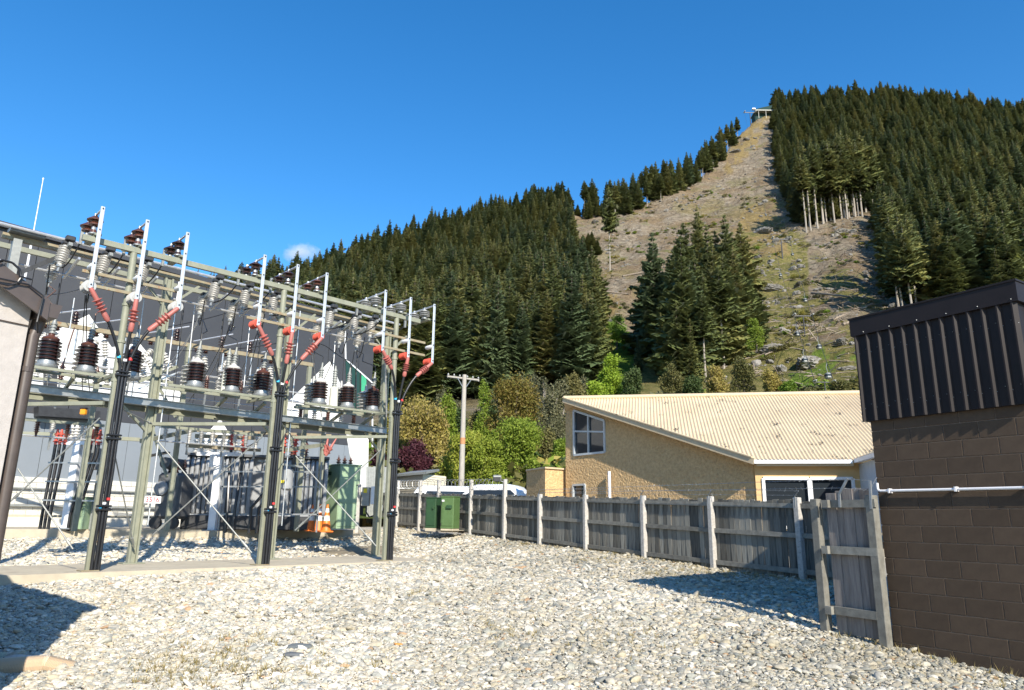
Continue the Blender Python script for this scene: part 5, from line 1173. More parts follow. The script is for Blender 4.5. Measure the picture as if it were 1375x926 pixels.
# ------------------------------------------------------------------ charcoal building behind the switchyard
def fa(px, py, o=0.0): return FACADE.on(px, py, o)
t = thing('charcoal_building', fa(250, 690), 'large charcoal clad building with white gable shaped panels behind the switchyard', 'building')
zbase = ZS; zlw = fa(14, 639).z; zlw2 = fa(400, 657).z; zlow = (zlw + zlw2) / 2
tl, tr_ = fa(-160, 259.5), fa(504, 440)
def fz(p, z, o=0.0): return Vector((p.x, p.y, z)) + FACADE.n * o
zmid_l, zmid_r = fa(-160, 555 - 30).z, fa(504, 560).z; zmid = fa(60, 556).z
ncl = 22
e_l = fz(tl, 0); e_r = fz(tr_, 0)
b = MB(); b.prism([fz(tl, zbase, 0.1), fz(tr_, zbase, 0.1), fz(tr_, tr_.z, 0.1), fz(tl, tl.z, 0.1)], FACADE.n * 14); b.build('building_body', M['shed'], t)
for k in range(ncl):        # tall cladding panels
    a, c = k / ncl, (k + 1) / ncl; p = tl.lerp(tr_, a); q = tl.lerp(tr_, c); g = FACADE.d * 0.012 * (1 if (q - p).dot(FACADE.d) > 0 else -1)
    b = MB(); b.prism([fz(p + g, zmid), fz(q - g, zmid), fz(q - g, q.z), fz(p + g, p.z)], FACADE.n * 0.099); b.build('cladding_panel', M['shed'], t)
for k in range(14):
    a, c = k / 14, (k + 1) / 14; p = tl.lerp(tr_, a); q = tl.lerp(tr_, c); g = FACADE.d * 0.008 * (1 if (q - p).dot(FACADE.d) > 0 else -1)
    b = MB(); b.prism([fz(p + g, zlow, 0.002), fz(q - g, zlow, 0.002), fz(q - g, zmid - 0.015, 0.002), fz(p + g, zmid - 0.015, 0.002)], FACADE.n * 0.095); b.build('lower_panel', M['shedlow'], t)
b = MB(); b.beam(tl - FACADE.n * 0.03 + Vector((0, 0, 0.05)), tr_ - FACADE.n * 0.03 + Vector((0, 0, 0.05)), 0.3, 0.22); b.build('parapet_cap', M['shed'], t)
for poly in ([(40, 462), (74, 444), (119.5, 422), (150, 466), (187, 460), (212, 491), (245, 530), (250, 545), (40, 535)], [(378, 548), (443, 485), (464, 530), (458, 566), (378, 560)], [(465, 582), (495, 585), (494, 664), (479, 663)], [(270, 590), (296, 562), (318, 600), (270, 600)]):
    b = MB(); b.prism([fa(x, y, -0.03) for x, y in poly], FACADE.n * 0.027); b.build('white_panel', M['whitepanel'], t)
b = MB(); b.prism([fa(x, y, -0.04) for x, y in [(58, 447), (77, 451), (77, 530), (58, 528)]], FACADE.n * 0.035); b.build('dark_louvre', M['darksteel'], t)
b = MB(); b.prism([fa(x, y, -0.6) for x, y in [(52, 545), (135, 552), (135, 563), (52, 558)]], FACADE.n * 0.62); b.build('canopy', M['darksteel'], t)
gl = [(464, 482), (492, 507), (491, 560), (466, 548)]
b = MB(); b.prism([fa(x, y, -0.025) for x, y in gl], FACADE.n * 0.02); w_ = b.build('window', M['greenglass'], t)
for a in (0.25, 0.5, 0.72):
    p = fa(*[gl[0][i] + (gl[1][i] - gl[0][i]) * a for i in (0, 1)], -0.04); q = fa(*[gl[3][i] + (gl[2][i] - gl[3][i]) * a for i in (0, 1)], -0.04)
    b = MB(); b.beam(p, q, 0.05, 0.05); b.build('mullion', M['darksteel'], w_)
b = MB(); b.prism([fa(x, y, -0.045) for x, y in [(485.5, 503), (492, 508), (491, 558), (484, 557)]], FACADE.n * 0.018); b.build('glass_edge', M['greenedge'], w_)
for a_, b__ in (((463, 430), (464, 482)), ((464, 482), (500, 514)), ((500, 514), (500, 600))):
    b = MB(); b.beam(fa(*a_, -0.04), fa(*b__, -0.04), 0.07, 0.05, FACADE.n); b.build('flashing', M['whitepaint'], t)
# pale block base course
mb = MB(); mb.bevbox((0, 0, 0), (0.39, 0.12, 0.19), 0.008); bme = bpy.data.meshes.new('brick'); bme.from_pydata(mb.v, [], mb.f); bme.materials.append(M['whiteblock']); fix_normals(bme)
fr_ang = math.atan2(FACADE.d.y, FACADE.d.x); pL, pR = fa(-10, 690), fa(470, 700); Lb = (Vector((pR.x - pL.x, pR.y - pL.y, 0))).length; nx = int(Lb / 0.4); nz = 7
sgn = 1 if (pR - pL).dot(FACADE.d) > 0 else -1; cnt = 0
b = MB(); b.prism([fz(pL, zbase, -0.05), fz(pR, zbase, -0.05), fz(pR, zlow, -0.05), fz(pL, zlow, -0.05)], FACADE.n * 0.14); b.build('base_wall', M['whiteblock'], t)
for r_ in range(nz):
    for k in range(nx):
        if cnt >= 298: break
        c = Vector((pL.x, pL.y, 0)) + FACADE.d * sgn * (0.4 * k + (0.2 if r_ % 2 else 0.0)) - FACADE.n * 0.06; cnt += 1
        place('brick', bme, t, Vector((c.x, c.y, zlow - 0.1 - r_ * 0.2)) - t.location, (0, 0, fr_ang))
for zz, rr in ((zlow - 0.42, 0.035), (zlow - 1.05, 0.05)):
    b = MB(); b.tube([fz(pL, zz, -0.22), fz(pL.lerp(pR, 0.55), zz, -0.22)], rr, 8); b.build('wall_pipe', M['steelgrey'], t)

# ------------------------------------------------------------------ things behind the fence
def box_at(name, mats, parent, c, size, rz, bev=0.01): b = MB(); b.bevbox(c, size, bev, Matrix.Rotation(rz, 3, 'Z')); return b.build(name, mats, parent)
# utility pole
py0 = at(619, 665, 44); ptop = at(621, 503, 44)
t = thing('utility_pole', (py0.x, py0.y, py0.z - 0.8), 'weathered utility pole with a crossarm and an orange band beyond the fence', 'utility pole')
b = MB(); b.tube([py0 - Vector((0, 0, 0.8)), Vector((py0.x, py0.y, ptop.z))], [0.19, 0.13], 12); b.build('pole', M['polewood'], t, True)
b = MB(); b.lathe(Vector((py0.x, py0.y, at(619, 596, 44).z)), (0, 0, 1), [(0, 0.172), (0.38, 0.168)], 14); b.build('band', M['poleband'], t)
ca, cb_ = at(601, 505.5, 43.2), at(643, 510.5, 45.2)
for o in (-0.13, 0.13):
    b = MB(); b.beam(ca + Vector((0.0, o, 0)), cb_ + Vector((0, o, 0)), 0.07, 0.1); b.build('crossarm', M['polewood'], t)
for s in (-1, 1):
    e = Vector((py0.x, py0.y, ca.z)).lerp(ca if s < 0 else cb_, 0.45); e.z = ca.lerp(cb_, 0.5).z
    b = MB(); b.beam(e, Vector((py0.x, py0.y, ptop.z - 0.95)), 0.03, 0.05); b.build('brace', M['galv'], t)
for k in (0.02, 0.2, 0.38, 0.62, 0.8, 0.98):
    p = ca.lerp(cb_, k); b = MB(); b.lathe(p + Vector((0, 0, 0.05)), (0, 0, 1), [(0, 0.015), (0.06, 0.015), (0.07, 0.06), (0.11, 0.06), (0.12, 0.035), (0.16, 0.035), (0.18, 0.01)], 8); b.build('pin_insulator', M['greyins'], t, True)
# weatherboard shed
sY = 38.0; a_, c_, e_ = at(530, 660, sY + 2.2), at(567, 660, sY), at(598, 660, sY + 2.0)
zb = at(560, 690, sY).z; zt = at(567, 636, sY).z
t = thing('weatherboard_shed', (c_.x, c_.y, zb), 'small cream weatherboard shed with a dark lean-to roof behind the far fence', 'shed')
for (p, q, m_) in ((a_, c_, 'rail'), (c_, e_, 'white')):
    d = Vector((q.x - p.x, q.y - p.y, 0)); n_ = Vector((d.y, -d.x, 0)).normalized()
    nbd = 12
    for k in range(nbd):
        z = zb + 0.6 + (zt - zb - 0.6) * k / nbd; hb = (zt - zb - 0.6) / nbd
        b = MB(); P_, Q_ = Vector((p.x, p.y, z)), Vector((q.x, q.y, z)); b.prism([P_ + n_ * 0.03, P_ + n_ * 0.005 + Vector((0, 0, hb)), P_ - n_ * 0.02 + Vector((0, 0, hb)), P_ - n_ * 0.02], Q_ - P_); b.build('weatherboard', M['boards_shaded'] if m_ == 'rail' else M['boards_cream'], t)
b = MB(); b.prism([Vector((a_.x, a_.y, zb)) + Vector((0.1, 0.15, 0)), Vector((c_.x, c_.y, zb)) + Vector((0, 0.15, 0)), Vector((e_.x, e_.y, zb)) + Vector((-0.1, 0.1, 0)), Vector((e_.x - 1.5, e_.y + 1.6, zb)), Vector((a_.x, a_.y + 1.5, zb))], (0, 0, zt - zb)); b.build('wall_core', M['txdark'], t)
ra, rb, rc, rd = at(529, 637, sY + 2.0), at(572, 633, sY - 0.5), at(590, 629.5, sY + 1.2), at(552, 632.5, sY + 3.6)
b = MB(); b.prism([ra, rb, rc, rd], (0, 0, -0.12)); b.build('roof', M['steelgrey'], t)
# grey board screen between the charcoal building and the shed
sp_ = VPlane(at(494, 690, 37), at(530, 690, 37.6)); t = thing('board_screen', sp_.on(510, 700), 'grey vertical board screen beyond the third cable pole', 'fence panel')
for k in range(13):
    x0, x1 = 492 + k * 3.1, 492 + k * 3.1 + 2.9; b = MB(); b.prism([sp_.on(x0, 702), sp_.on(x1, 702), sp_.on(x1, 626 + (k % 3) * 0.4), sp_.on(x0, 626 + (k % 3) * 0.4)], sp_.n * 0.03); b.build('plank', M['steelgrey'], t)
# white vehicles whose roofs show over the fence
def vehicle(px, py_roof, Y, length, label, tall=0.75, rz=0.0, kind='car'):
    top = at(px, py_roof, Y); H = 1.5 if kind == 'car' else 2.0; g = top.z - H; c = Vector((top.x, Y, g)); R = Matrix.Rotation(rz, 3, 'Z'); L2 = length / 2
    t = thing('parked_car' if kind == 'car' else 'parked_van', c, label, 'car' if kind == 'car' else 'van')
    prof = [(-L2, 0.35), (-L2, 0.8), (-L2 + 0.12, 0.92), (-L2 * 0.42, 0.98), (-L2 * 0.16, H - 0.06), (-L2 * 0.05, H), (L2 * 0.62, H), (L2 * 0.74, H - 0.08), (L2 * 0.93, 1.0), (L2, 0.85), (L2, 0.35)] if kind == 'car' else [(-L2, 0.4), (-L2, 1.0), (-L2 * 0.86, 1.12), (-L2 * 0.62, H - 0.1), (-L2 * 0.5, H), (L2 * 0.95, H), (L2, H - 0.1), (L2, 0.4)]
    hw = 0.86; b = MB(); low = [(x, z) for x, z in prof]
    rings = []
    for yy, ins in ((-hw, 0.14), (-hw + 0.12, 0.0), (hw - 0.12, 0.0), (hw, 0.14)):
        rings.append([c + R @ Vector((x * (1 - 0.0 * ins), yy * (1.0 if z < 1.0 else 1 - 0.13 * (z - 1.0) / (H - 1.0)), z - (ins * 0.35 if z > 0.9 else 0))) for x, z in prof])
    n = len(prof); vs = [v for r_ in rings for v in r_]; fs = []
    for i in range(3):
        for k in range(n): fs.append((i * n + k, i * n + (k + 1) % n, (i + 1) * n + (k + 1) % n, (i + 1) * n + k))
    fs += [tuple(range(n)), tuple(3 * n + k for k in range(n - 1, -1, -1))]; b.add(vs, fs); b.build('body', M['car'], t, True)
    x0, x1 = (-L2 * 0.30, L2 * 0.80) if kind == 'car' else (-L2 * 0.6, L2 * 0.85)
    for sg in (-1, 1):
        b = MB(); q = [(x0 + 0.02, 1.02), (x1, 1.04), (x1 - 0.25, H - 0.26), (x0 + 0.42, H - 0.26)]; b.prism([c + R @ Vector((x, sg * (hw + 0.004) * (1 - 0.13 * (z - 1) / (H - 1)), z)) for x, z in q], R @ Vector((0, sg * 0.012, 0))); b.build('side_window', M['glass'], t)
        for xw in (-L2 * 0.62, L2 * 0.62):
            b = MB(); b.lathe(c + R @ Vector((xw, sg * (hw - 0.2), 0.32)), R @ Vector((0, sg, 0)), [(0, 0.31), (0.2, 0.32), (0.22, 0.22), (0.225, 0.05)], 16); b.build('wheel', M['darksteel'], t)
    return t
vehicle(600, 653, 36.5, 4.6, 'white van whose roof shows over the far fence beside the shed', rz=0.1, kind='van')
vehicle(652, 651, 33.5, 4.4, 'white car whose roof shows over the fence left of the floodlight post', rz=-0.35)
vehicle(693, 658.5, 33.0, 4.2, 'white car whose roof just shows over the fence in front of the annex', rz=-0.3)
# kiosks against the fence
def kiosk(px0, px1, y_top, y_bot, Y, label, m1, rz, depth, extra):
    a, c = at(px0, y_bot, Y), at(px1, y_bot, Y); w = c.x - a.x; zt = at((px0 + px1) / 2, y_top, Y).z; h = zt - a.z; ctr = Vector(((a.x + c.x) / 2, Y + depth / 2, a.z)); R = Matrix.Rotation(rz, 3, 'Z')
    t = thing('switch_kiosk', ctr, label, 'utility box')
    b = MB(); b.bevbox(ctr + Vector((0, 0, h / 2 + 0.05)), (w, depth, h - 0.1), 0.02, R); b.build('housing', M[m1], t)
    b = MB(); b.bevbox(ctr + Vector((0, 0, 0.04)), (w * 0.96, depth * 0.96, 0.12), 0.01, R); b.build('base', M['concrete'], t)
    b = MB(); b.bevbox(ctr + Vector((0, 0, h)), (w * 1.06, depth * 1.08, 0.04), 0.01, R); b.build('lid', M[m1], t)
    b = MB(); b.bevbox(ctr + R @ Vector((w * 0.03, -depth / 2 - 0.012, h * 0.53)), (w * 0.84, 0.02, h * 0.74), 0.006, R); d_ = b.build('door', M[m1], t)
    b = MB(); b.bevbox(ctr + R @ Vector((w * extra, -depth / 2 - 0.05, h * 0.70)), (w * 0.42 if m1 == 'kiosk' else 0.05, 0.1, 0.13), 0.015, R); b.build('handle', M['kioskdark'], d_)
    for zz in (0.2, 0.8):
        b = MB(); b.tube([ctr + R @ Vector((-w * 0.44, -depth / 2 - 0.02, h * zz - 0.05)), ctr + R @ Vector((-w * 0.44, -depth / 2 - 0.02, h * zz + 0.05))], 0.014, 6); b.build('hinge', M['darksteel'], d_)
    return t, ctr, R, w, h
kiosk(572.5, 588, 668, 712.5, 28.6, 'green utility kiosk with shade painted into its colour, left of the pair against the fence', 'kioskdark', -0.35, 0.55, 0.3)  # shade on this kiosk's front is painted in as a darker green
t, ctr, R, w, h = kiosk(593.5, 612.5, 666.5, 713.5, 28.0, 'bright green utility kiosk with a protruding handle box, right of the pair', 'kiosk', -0.35, 0.6, 0.18)
b = MB(); b.box(ctr + R @ Vector((-w * 0.3, -0.335, h * 0.88)), (0.1, 0.01, 0.07), R); b.build('sticker', M['white'], t)
b = MB(); b.tube([ctr + Vector((0, 0, 0.04)), ctr + Vector((0, 0, 0.05))], 0.55, 14); tag(b.build('concrete_pad', M['concrete'], None, loc=ctr), 'round concrete pad under the bright green kiosk', 'pad')

# ------------------------------------------------------------------ slab furniture: cabinet, cones, meter box
cY = 23.9; f_ = onz(451, 712, ZS); zt = at(452, 623, f_.y).z; h = zt - ZS; sx, sy = 0.92, 1.05; rz = 0.72; R = Matrix.Rotation(rz, 3, 'Z')
ctr = f_ + R @ Vector((sx / 2, sy / 2, 0)); ctr.z = ZS
t = thing('green_cabinet', ctr, 'tall green steel switch cabinet standing beside the traffic cones', 'cabinet')
b = MB(); b.bevbox(ctr + Vector((0, 0, h / 2 + 0.03)), (sx, sy, h - 0.06), 0.015, R); b.build('housing', M['cabgreen'], t)
b = MB(); b.bevbox(ctr + Vector((0, 0, h + 0.0)), (sx + 0.08, sy + 0.08, 0.05), 0.012, R); b.build('lid', M['cabgreen'], t)
for z0, z1 in ((0.06, 0.40), (0.415, 0.97)):
    b = MB(); b.bevbox(ctr + R @ Vector((0, -sy / 2 - 0.011, h * (z0 + z1) / 2)), (sx * 0.94, 0.02, h * (z1 - z0)), 0.005, R); d_ = b.build('door', M['cabgreen'], t)
    b = MB(); b.bevbox(ctr + R @ Vector((sx * 0.36, -sy / 2 - 0.035, h * (z0 + z1) / 2)), (0.1, 0.035, 0.03), 0.006, R); b.build('handle', M['darksteel'], d_)
b = MB(); b.bevbox(ctr + R @ Vector((-sx / 2 - 0.02, 0.28, h * 0.87)), (0.04, 0.26, 0.14), 0.01, R); b.build('vent', M['kioskdark'], t)
for k in (-0.3, 0, 0.3):
    b = MB(); b.lathe(ctr + R @ Vector((k * 0.9, 0, h + 0.03)), (0, 0, 1), [(0, 0.05), (0.05, 0.05), (0.06, 0.09), (0.1, 0.09), (0.11, 0.05), (0.15, 0.05), (0.16, 0.085), (0.2, 0.085), (0.21, 0.04), (0.27, 0.04), (0.28, 0.015), (0.36, 0.015)], 12); b.build('bushing', M['rustins'], t, True)
def cone(px, py, label):
    p = onz(px, py, ZS); h = 0.92; s = h
    t = thing('traffic_cone', p, label, 'traffic cone')
    b = MB(); b.bevbox(p + Vector((0, 0, 0.025)), (0.42, 0.42, 0.05), 0.02, Matrix.Rotation(random.uniform(0, 1), 3, 'Z')); b.build('base', M['orange'], t)
    def r(z): return 0.155 * (1 - z) + 0.028 * z
    b = MB(); b.lathe(p, (0, 0, 1), [(0.05, r(0.05) + 0.015), (0.08, r(0.05)), (h * 0.98, r(0.98)), (h, r(1) * 0.7)], 20); b.build('cone_body', M['orange'], t, True)
    for z0, z1 in ((0.40, 0.58), (0.70, 0.84)):
        b = MB(); b.lathe(p, (0, 0, 1), [(h * z0, r(z0) + 0.004), (h * z1, r(z1) + 0.004)], 20); b.build('reflective_band', M['reflect'], t, True)
cone(417.5, 713, 'leftmost of the three orange traffic cones beside the green cabinet'); cone(427.5, 714, 'middle one of the three orange traffic cones'); cone(437.5, 714.5, 'orange traffic cone touching the green cabinet')
mY = 24.5; mz = at(484, 707, mY).z
t = thing('meter_box', at(484, 707, mY), 'grey meter box with a yellow label on a post behind the third cable pole', 'utility box')
p = at(483, 650, mY); b = MB(); b.beam(Vector((p.x, p.y, mz - 0.2)), p, 0.1, 0.1, (0, 1, 0)); b.build('post', M['postconc'], t)
def boxpx(name, x0, y0, x1, y1, Y, d, m_, parent):
    a, c = at(x0, y1, Y), at(x1, y0, Y); b = MB(); b.bevbox(((a.x + c.x) / 2, Y + d / 2, (a.z + c.z) / 2), (c.x - a.x, d, c.z - a.z), min(0.012, d * 0.3)); return b.build(name, M[m_], parent)
bx = boxpx('box', 484.5, 654, 496.5, 679, mY - 0.25, 0.22, 'steelgrey', t); boxpx('label', 488, 655.5, 493, 661.5, mY - 0.256, 0.006, 'yellow', bx)
boxpx('side_box', 496.8, 653, 505, 677, mY - 0.2, 0.2, 'whitepaint', t); boxpx('junction_box', 501, 678, 513, 685.5, mY - 0.22, 0.15, 'whitepaint', t)
b = MB(); q = at(492, 679, mY - 0.15); b.tube([q, q - Vector((0, 0, 0.2)), q + Vector((0.12, 0, -0.36)), q + Vector((0.3, 0, -0.3)), q + Vector((0.36, 0, -0.16))], 0.03, 6); b.build('conduit', M['cable'], t)

# ------------------------------------------------------------------ hose on the gravel
pts = []
for k in range(41):
    u = k / 40; px = -60 + 160 * u; py = 908 - 13 * u
    r = ray(px, py); 
    for it in range(12):
        pass
    tt = 8.3
    for it in range(30):
        z = float(yard(np.array(r.x * tt), np.array(tt))); tt += ((z - r.z * tt)) / (r.z - 0.02) * 0.6
    pts.append(Vector((r.x * tt, tt, z + EYE + 0.05 - 0.09 * max(0, u - 0.75) / 0.25)))
b = MB(); fine = []
rs = []
for k in range(len(pts) - 1):
    for j in range(4): fine.append(pts[k].lerp(pts[k + 1], j / 4)); rs.append(0.082 if j % 2 else 0.104)
b.tube(fine, rs, 14); tag(b.build('corrugated_hose', M['hose'], None, False, loc=pts[20]), 'cream corrugated drain hose lying on the gravel in the near left corner', 'hose')

# dry grass and weeds growing through the stones
def tufts():
    pts = []
    rng = np.random.default_rng(5); V = []; F = []
    def tuft(x, y, z, n, h):
        for k in range(n):
            a = rng.uniform(0, 6.28); r_ = rng.uniform(0, 0.05); l = h * rng.uniform(0.4, 1.2); bx, by = x + r_ * math.cos(a), y + r_ * math.sin(a); tx, ty = bx + math.cos(a) * l * 0.6, by + math.sin(a) * l * 0.6; w_ = 0.004
            i = len(V); V.extend([(bx - w_ * math.sin(a), by + w_ * math.cos(a), z), (bx + w_ * math.sin(a), by - w_ * math.cos(a), z), (tx, ty, z + l * 0.75)]); F.append((i, i + 1, i + 2))
    cl = [(265, 898, 60), (240, 880, 25), (850, 862, 20), (330, 868, 20), (560, 800, 14), (690, 850, 16), (880, 770, 30), (1000, 775, 40), (1090, 780, 20), (930, 768, 30), (1180, 862, 25), (1230, 880, 20), (1300, 892, 16), (150, 765, 12), (340, 905, 30), (450, 770, 10), (480, 900, 12), (620, 745, 16), (720, 742, 20), (800, 752, 24)]
    for px, py, n in cl:
        r = ray(px, py); tt = 9.0
        for it in range(60): tt += (float(yard(np.array(r.x * tt), np.array(tt))) - r.z * tt) / (r.z - 0.02) * 0.5
        for k in range(n):
            x, y = r.x * tt + rng.normal() * 0.35, tt + rng.normal() * 0.45; pts.append((x, y))
    for k in range(260):
        a = rng.uniform(amn, amx); q = fpt(a, -0.12 - abs(rng.normal()) * 0.18, 0); pts.append((q.x, q.y))
    P_ = np.array(pts); zz = yard(P_[:, 0], P_[:, 1])
    for (x, y), z in zip(pts, zz): tuft(x, y, z + EYE + 0.015, 10, 0.11)
    me = bpy.data.meshes.new('dry_grass'); me.from_pydata(V, [], F); me.materials.append(leaf_mat('dry grass blades', [(0.22, 0.17, 0.06), (0.34, 0.27, 0.11), (0.20, 0.21, 0.06)], trans=0.2)); o = bpy.data.objects.new('dry_grass', me); COL.objects.link(o); tag(o, 'dry grass and weeds growing between the stones', 'grass', None, 'stuff')
tufts()

# ------------------------------------------------------------------ switchyard steelwork
Z_ = Vector((0, 0, 1))
ND = FRONT.n                                    # away from the camera, square to the row
def vert(px_top, py_top, base):                 # height of a pixel above a plan point
    return at(px_top, py_top, base.y).z
PB = FRONT.on(348, 761)
Apos = [Vector((p.x, p.y, ZP)) for p in (PA, PB, PC)]
RB = [at(177, 750, 18.0), at(362, 745, 20.55), at(504, 742, 23.2)]
Rpos = [Vector((REAR.on(x, y).x, REAR.on(x, y).y, ZP)) for x, y in ((177, 750), (362, 745), (504, 742))]
ztops = [vert(180, 336, Apos[0]), vert(382, 392, Apos[1]), vert(532, 430, Apos[2])]
ZB = sum(ztops) / 3                             # underside of the front beam
t = thing('switch_gantry', Apos[1], 'pale green steel gantry of front poles and rear columns on the concrete plinth', 'switch gantry')
GANTRY = t
rr = math.atan2(FRONT.d.y, FRONT.d.x); RR = Matrix.Rotation(rr, 3, 'Z')
zsq = vert(158, 505, Apos[0]) - ZP
for p in Apos:
    b = MB(); b.bevbox((p.x, p.y, ZP + zsq / 2), (0.12, 0.12, zsq), 0.010, RR); b.build('pole', M['green'], t)
    b = MB(); b.tube([p + Z_ * (zsq - 0.25) + ND * 0.02, p + Z_ * (ZB - ZP + 0.02) + ND * 0.02], 0.075, 14); b.build('pole_top', M['green'], t, True)
    b = MB(); b.bevbox((p.x, p.y, ZP + 0.012), (0.34, 0.34, 0.024), 0.006, RR); b.build('base_plate', M['rusty'], t)
    for z in (zsq - 0.12, zsq + 0.75, ZB - ZP - 1.25):
        b = MB(); b.lathe(p + ND * 0.02 + Z_ * z, (0, 0, 1), [(0, 0.092), (0.06, 0.092)], 12); b.build('collar', M['green'], t)
zrear = [vert(235, 381, Rpos[0]), vert(385, 412, Rpos[1]), vert(520, 442, Rpos[2])]; ZR = sum(zrear) / 3
for i, p in enumerate(Rpos):
    h = ZR - ZP
    for s in (-1, 1):
        b = MB(); b.beam(p + FRONT.d * s * 0.085, p + FRONT.d * s * 0.085 + Z_ * h, 0.045, 0.16, ND); b.build('channel', M['green'], t)
    b = MB(); b.beam(p + Z_ * 0.03, p + Z_ * (h - 0.01), 0.125, 0.02, ND); b.build('web_plate', M['green'], t)
    b = MB(); b.bevbox((p.x, p.y, ZP + 0.015), (0.5, 0.42, 0.03), 0.006, RR); b.build('base_plate', M['green'], t)
# long beams
fa0_, fa1_ = FRONT.on(110, 322), FRONT.on(563, 441); fa0_.z = fa1_.z = ZB + 0.09
b = MB(); b.beam(fa0_, fa1_, 0.09, 0.125); b.build('front_beam', M['green'], t)
dl = Rpos[2] - Rpos[0]; dl.z = 0; dl.normalize()
def rear(a, o, z): q = Rpos[0] + dl * a + ND * o; return Vector((q.x, q.y, z))
LR_ = (Rpos[2] - Rpos[0]).length
q0_ = REAR.on(16, 360); AC0 = (Vector((q0_.x, q0_.y, 0)) - Vector((Rpos[0].x, Rpos[0].y, 0))).dot(dl) - 0.3
b = MB(); b.beam(rear(AC0, 0, ZR + 0.09), rear(LR_ + 0.35, 0, ZR + 0.09), 0.10, 0.13); b.build('rear_beam', M['rusty'], t)
b = MB(); b.beam(rear(AC0, 0.75, ZR + 0.09), rear(LR_ + 0.3, 0.75, ZR + 0.09), 0.09, 0.12); b.build('rear_beam', M['green'], t)
for o, z in ((-0.32, 0.24), (-0.16, 0.30)):
    b = MB(); b.tube([rear(AC0 - 0.2, o, ZR + z), rear(LR_ + 0.25, o, ZR + z)], 0.035, 8); b.build('busbar_tube', M['alu'], t, True)
b = MB(); b.tube([rear(-6, 0.3, ZR - 0.42), rear(LR_ + 0.1, 0.3, ZR - 0.42)], 0.03, 8); b.build('operating_tube', M['alu'], t, True)
# extra left column of the rear row (seen over the white building)
q = REAR.on(16, 360); aC = (Vector((q.x, q.y, 0)) - Vector((Rpos[0].x, Rpos[0].y, 0))).dot(dl); q = rear(aC, 0, ZP)
b = MB(); b.beam(q, Vector((q.x, q.y, ZR + 0.05)), 0.17, 0.24, ND); b.build('end_column', M['steelgrey'], t)
b = MB(); b.beam(rear(aC - 0.2, -0.1, ZR + 0.22), rear(aC + 0.5, -0.1, ZR + 0.22), 0.3, 0.09); b.build('cap_channel', M['steelgrey'], t)
b = MB(); b.beam(rear(aC + 0.1, -0.02, ZR - 0.75), rear(aC + 1.0, -0.02, ZR), 0.09, 0.09); b.build('knee_brace', M['darksteel'], t)
for i in range(3):
    for s in (-1, 1):
        b = MB(); b.beam(Rpos[i] + Z_ * (ZR - ZP - 0.7) + dl * 0.1 * s, Rpos[i] + Z_ * (ZR - ZP) + dl * 0.8 * s, 0.06, 0.06); b.build('knee_brace', M['green'], t)
    b = MB(); b.beam(Apos[i] + Z_ * (ZB - ZP + 0.09), Apos[i] + ND * 0.9 + Z_ * (ZR - ZP + 0.1), 0.08, 0.1); b.build('tie_beam', M['green'], t)
# crossarms on the poles
for i, (y0, y1) in enumerate(((379, 395), (423, 437), (453, 470))):
    for k, (pxp, yy, m_) in enumerate((((170, 375, 528)[i], y0, 'rusty'), ((168, 372, 527)[i], y1, 'rusty'))):
        z = vert(pxp, yy, Apos[i]); b = MB(); b.beam(Apos[i] - FRONT.d * 1.0 - ND * 0.11 + Z_ * (z - ZP), Apos[i] + FRONT.d * 1.0 - ND * 0.11 + Z_ * (z - ZP), 0.045, 0.065); b.build('crossarm', M[m_], t)
# level tubes between a rear column and the next front pole, tie rods in X
tubes = [(at(30, 542.5, 15.6), at(139, 541, 15.5)), (at(205, 569, 18.0), at(357, 569, 18.0)), (at(392, 587, 20.7), at(520, 586, 20.7))]
for p, q in tubes:
    b = MB(); b.beam(p, q, 0.07, 0.08); b.build('level_strut', M['green'], t)
rods = [((24, 629, 15.6), (98, 737, 15.5)), ((134, 561, 15.5), (13, 674, 15.6)), ((212, 592, 18.0), (338, 742, 18.0)), ((353, 585, 18.0), (205, 718, 18.0)), ((397, 612, 20.6), (505, 733, 20.6)), ((512, 603, 20.7), (396, 712, 20.6)), ((155, 545, 15.6), (204, 569, 17.8)), ((150, 590, 15.6), (180, 735, 17.8)), ((372, 560, 18.1), (395, 590, 20.3))]
for p, q in rods:
    b = MB(); P_, Q_ = at(*p), at(*q); b.tube([P_, Q_], 0.016, 6)
    u = P_.lerp(Q_, 0.9); v = P_.lerp(Q_, 0.955); b.tube([u, v], 0.03, 6); b.build('tie_rod', M['steelgrey'], t)
# sloping tray bars from the poles back to the bushing line, lower girder
UO = 1.05
zu = vert(366, 531, Apos[1])
for i, p in enumerate(Apos):
    b = MB(); b.beam(p + Z_ * (zu - ZP), p + ND * (UO + 0.5) + Z_ * (zu - ZP), 0.06, 0.07); b.build('tray_bar', M['green'], t)
    for s in (-1, 1):
        b = MB(); b.beam(p + ND * (UO + 0.25 * s) + Z_ * (zu - ZP + 0.05) - FRONT.d * 2.35, p + ND * (UO + 0.25 * s) + Z_ * (zu - ZP + 0.05) + FRONT.d * 0.25, 0.05, 0.06); b.build('tray_rail', M['green'], t)
g0_, g1_ = REAR.on(30, 517, -0.25), REAR.on(519, 580, -0.25); zg_ = (g0_.z + g1_.z) / 2; g0_.z = g1_.z = zg_
b = MB(); b.ibeam(g0_, g1_, 0.13, 0.18, 0.016); b.build('lower_girder', M['galv'], t)
b = MB(); b.ibeam(g0_ + ND * 0.55 - Z_ * 0.1, g1_ + ND * 0.55 - Z_ * 0.1, 0.11, 0.15, 0.016); b.build('lower_girder', M['green'], t)
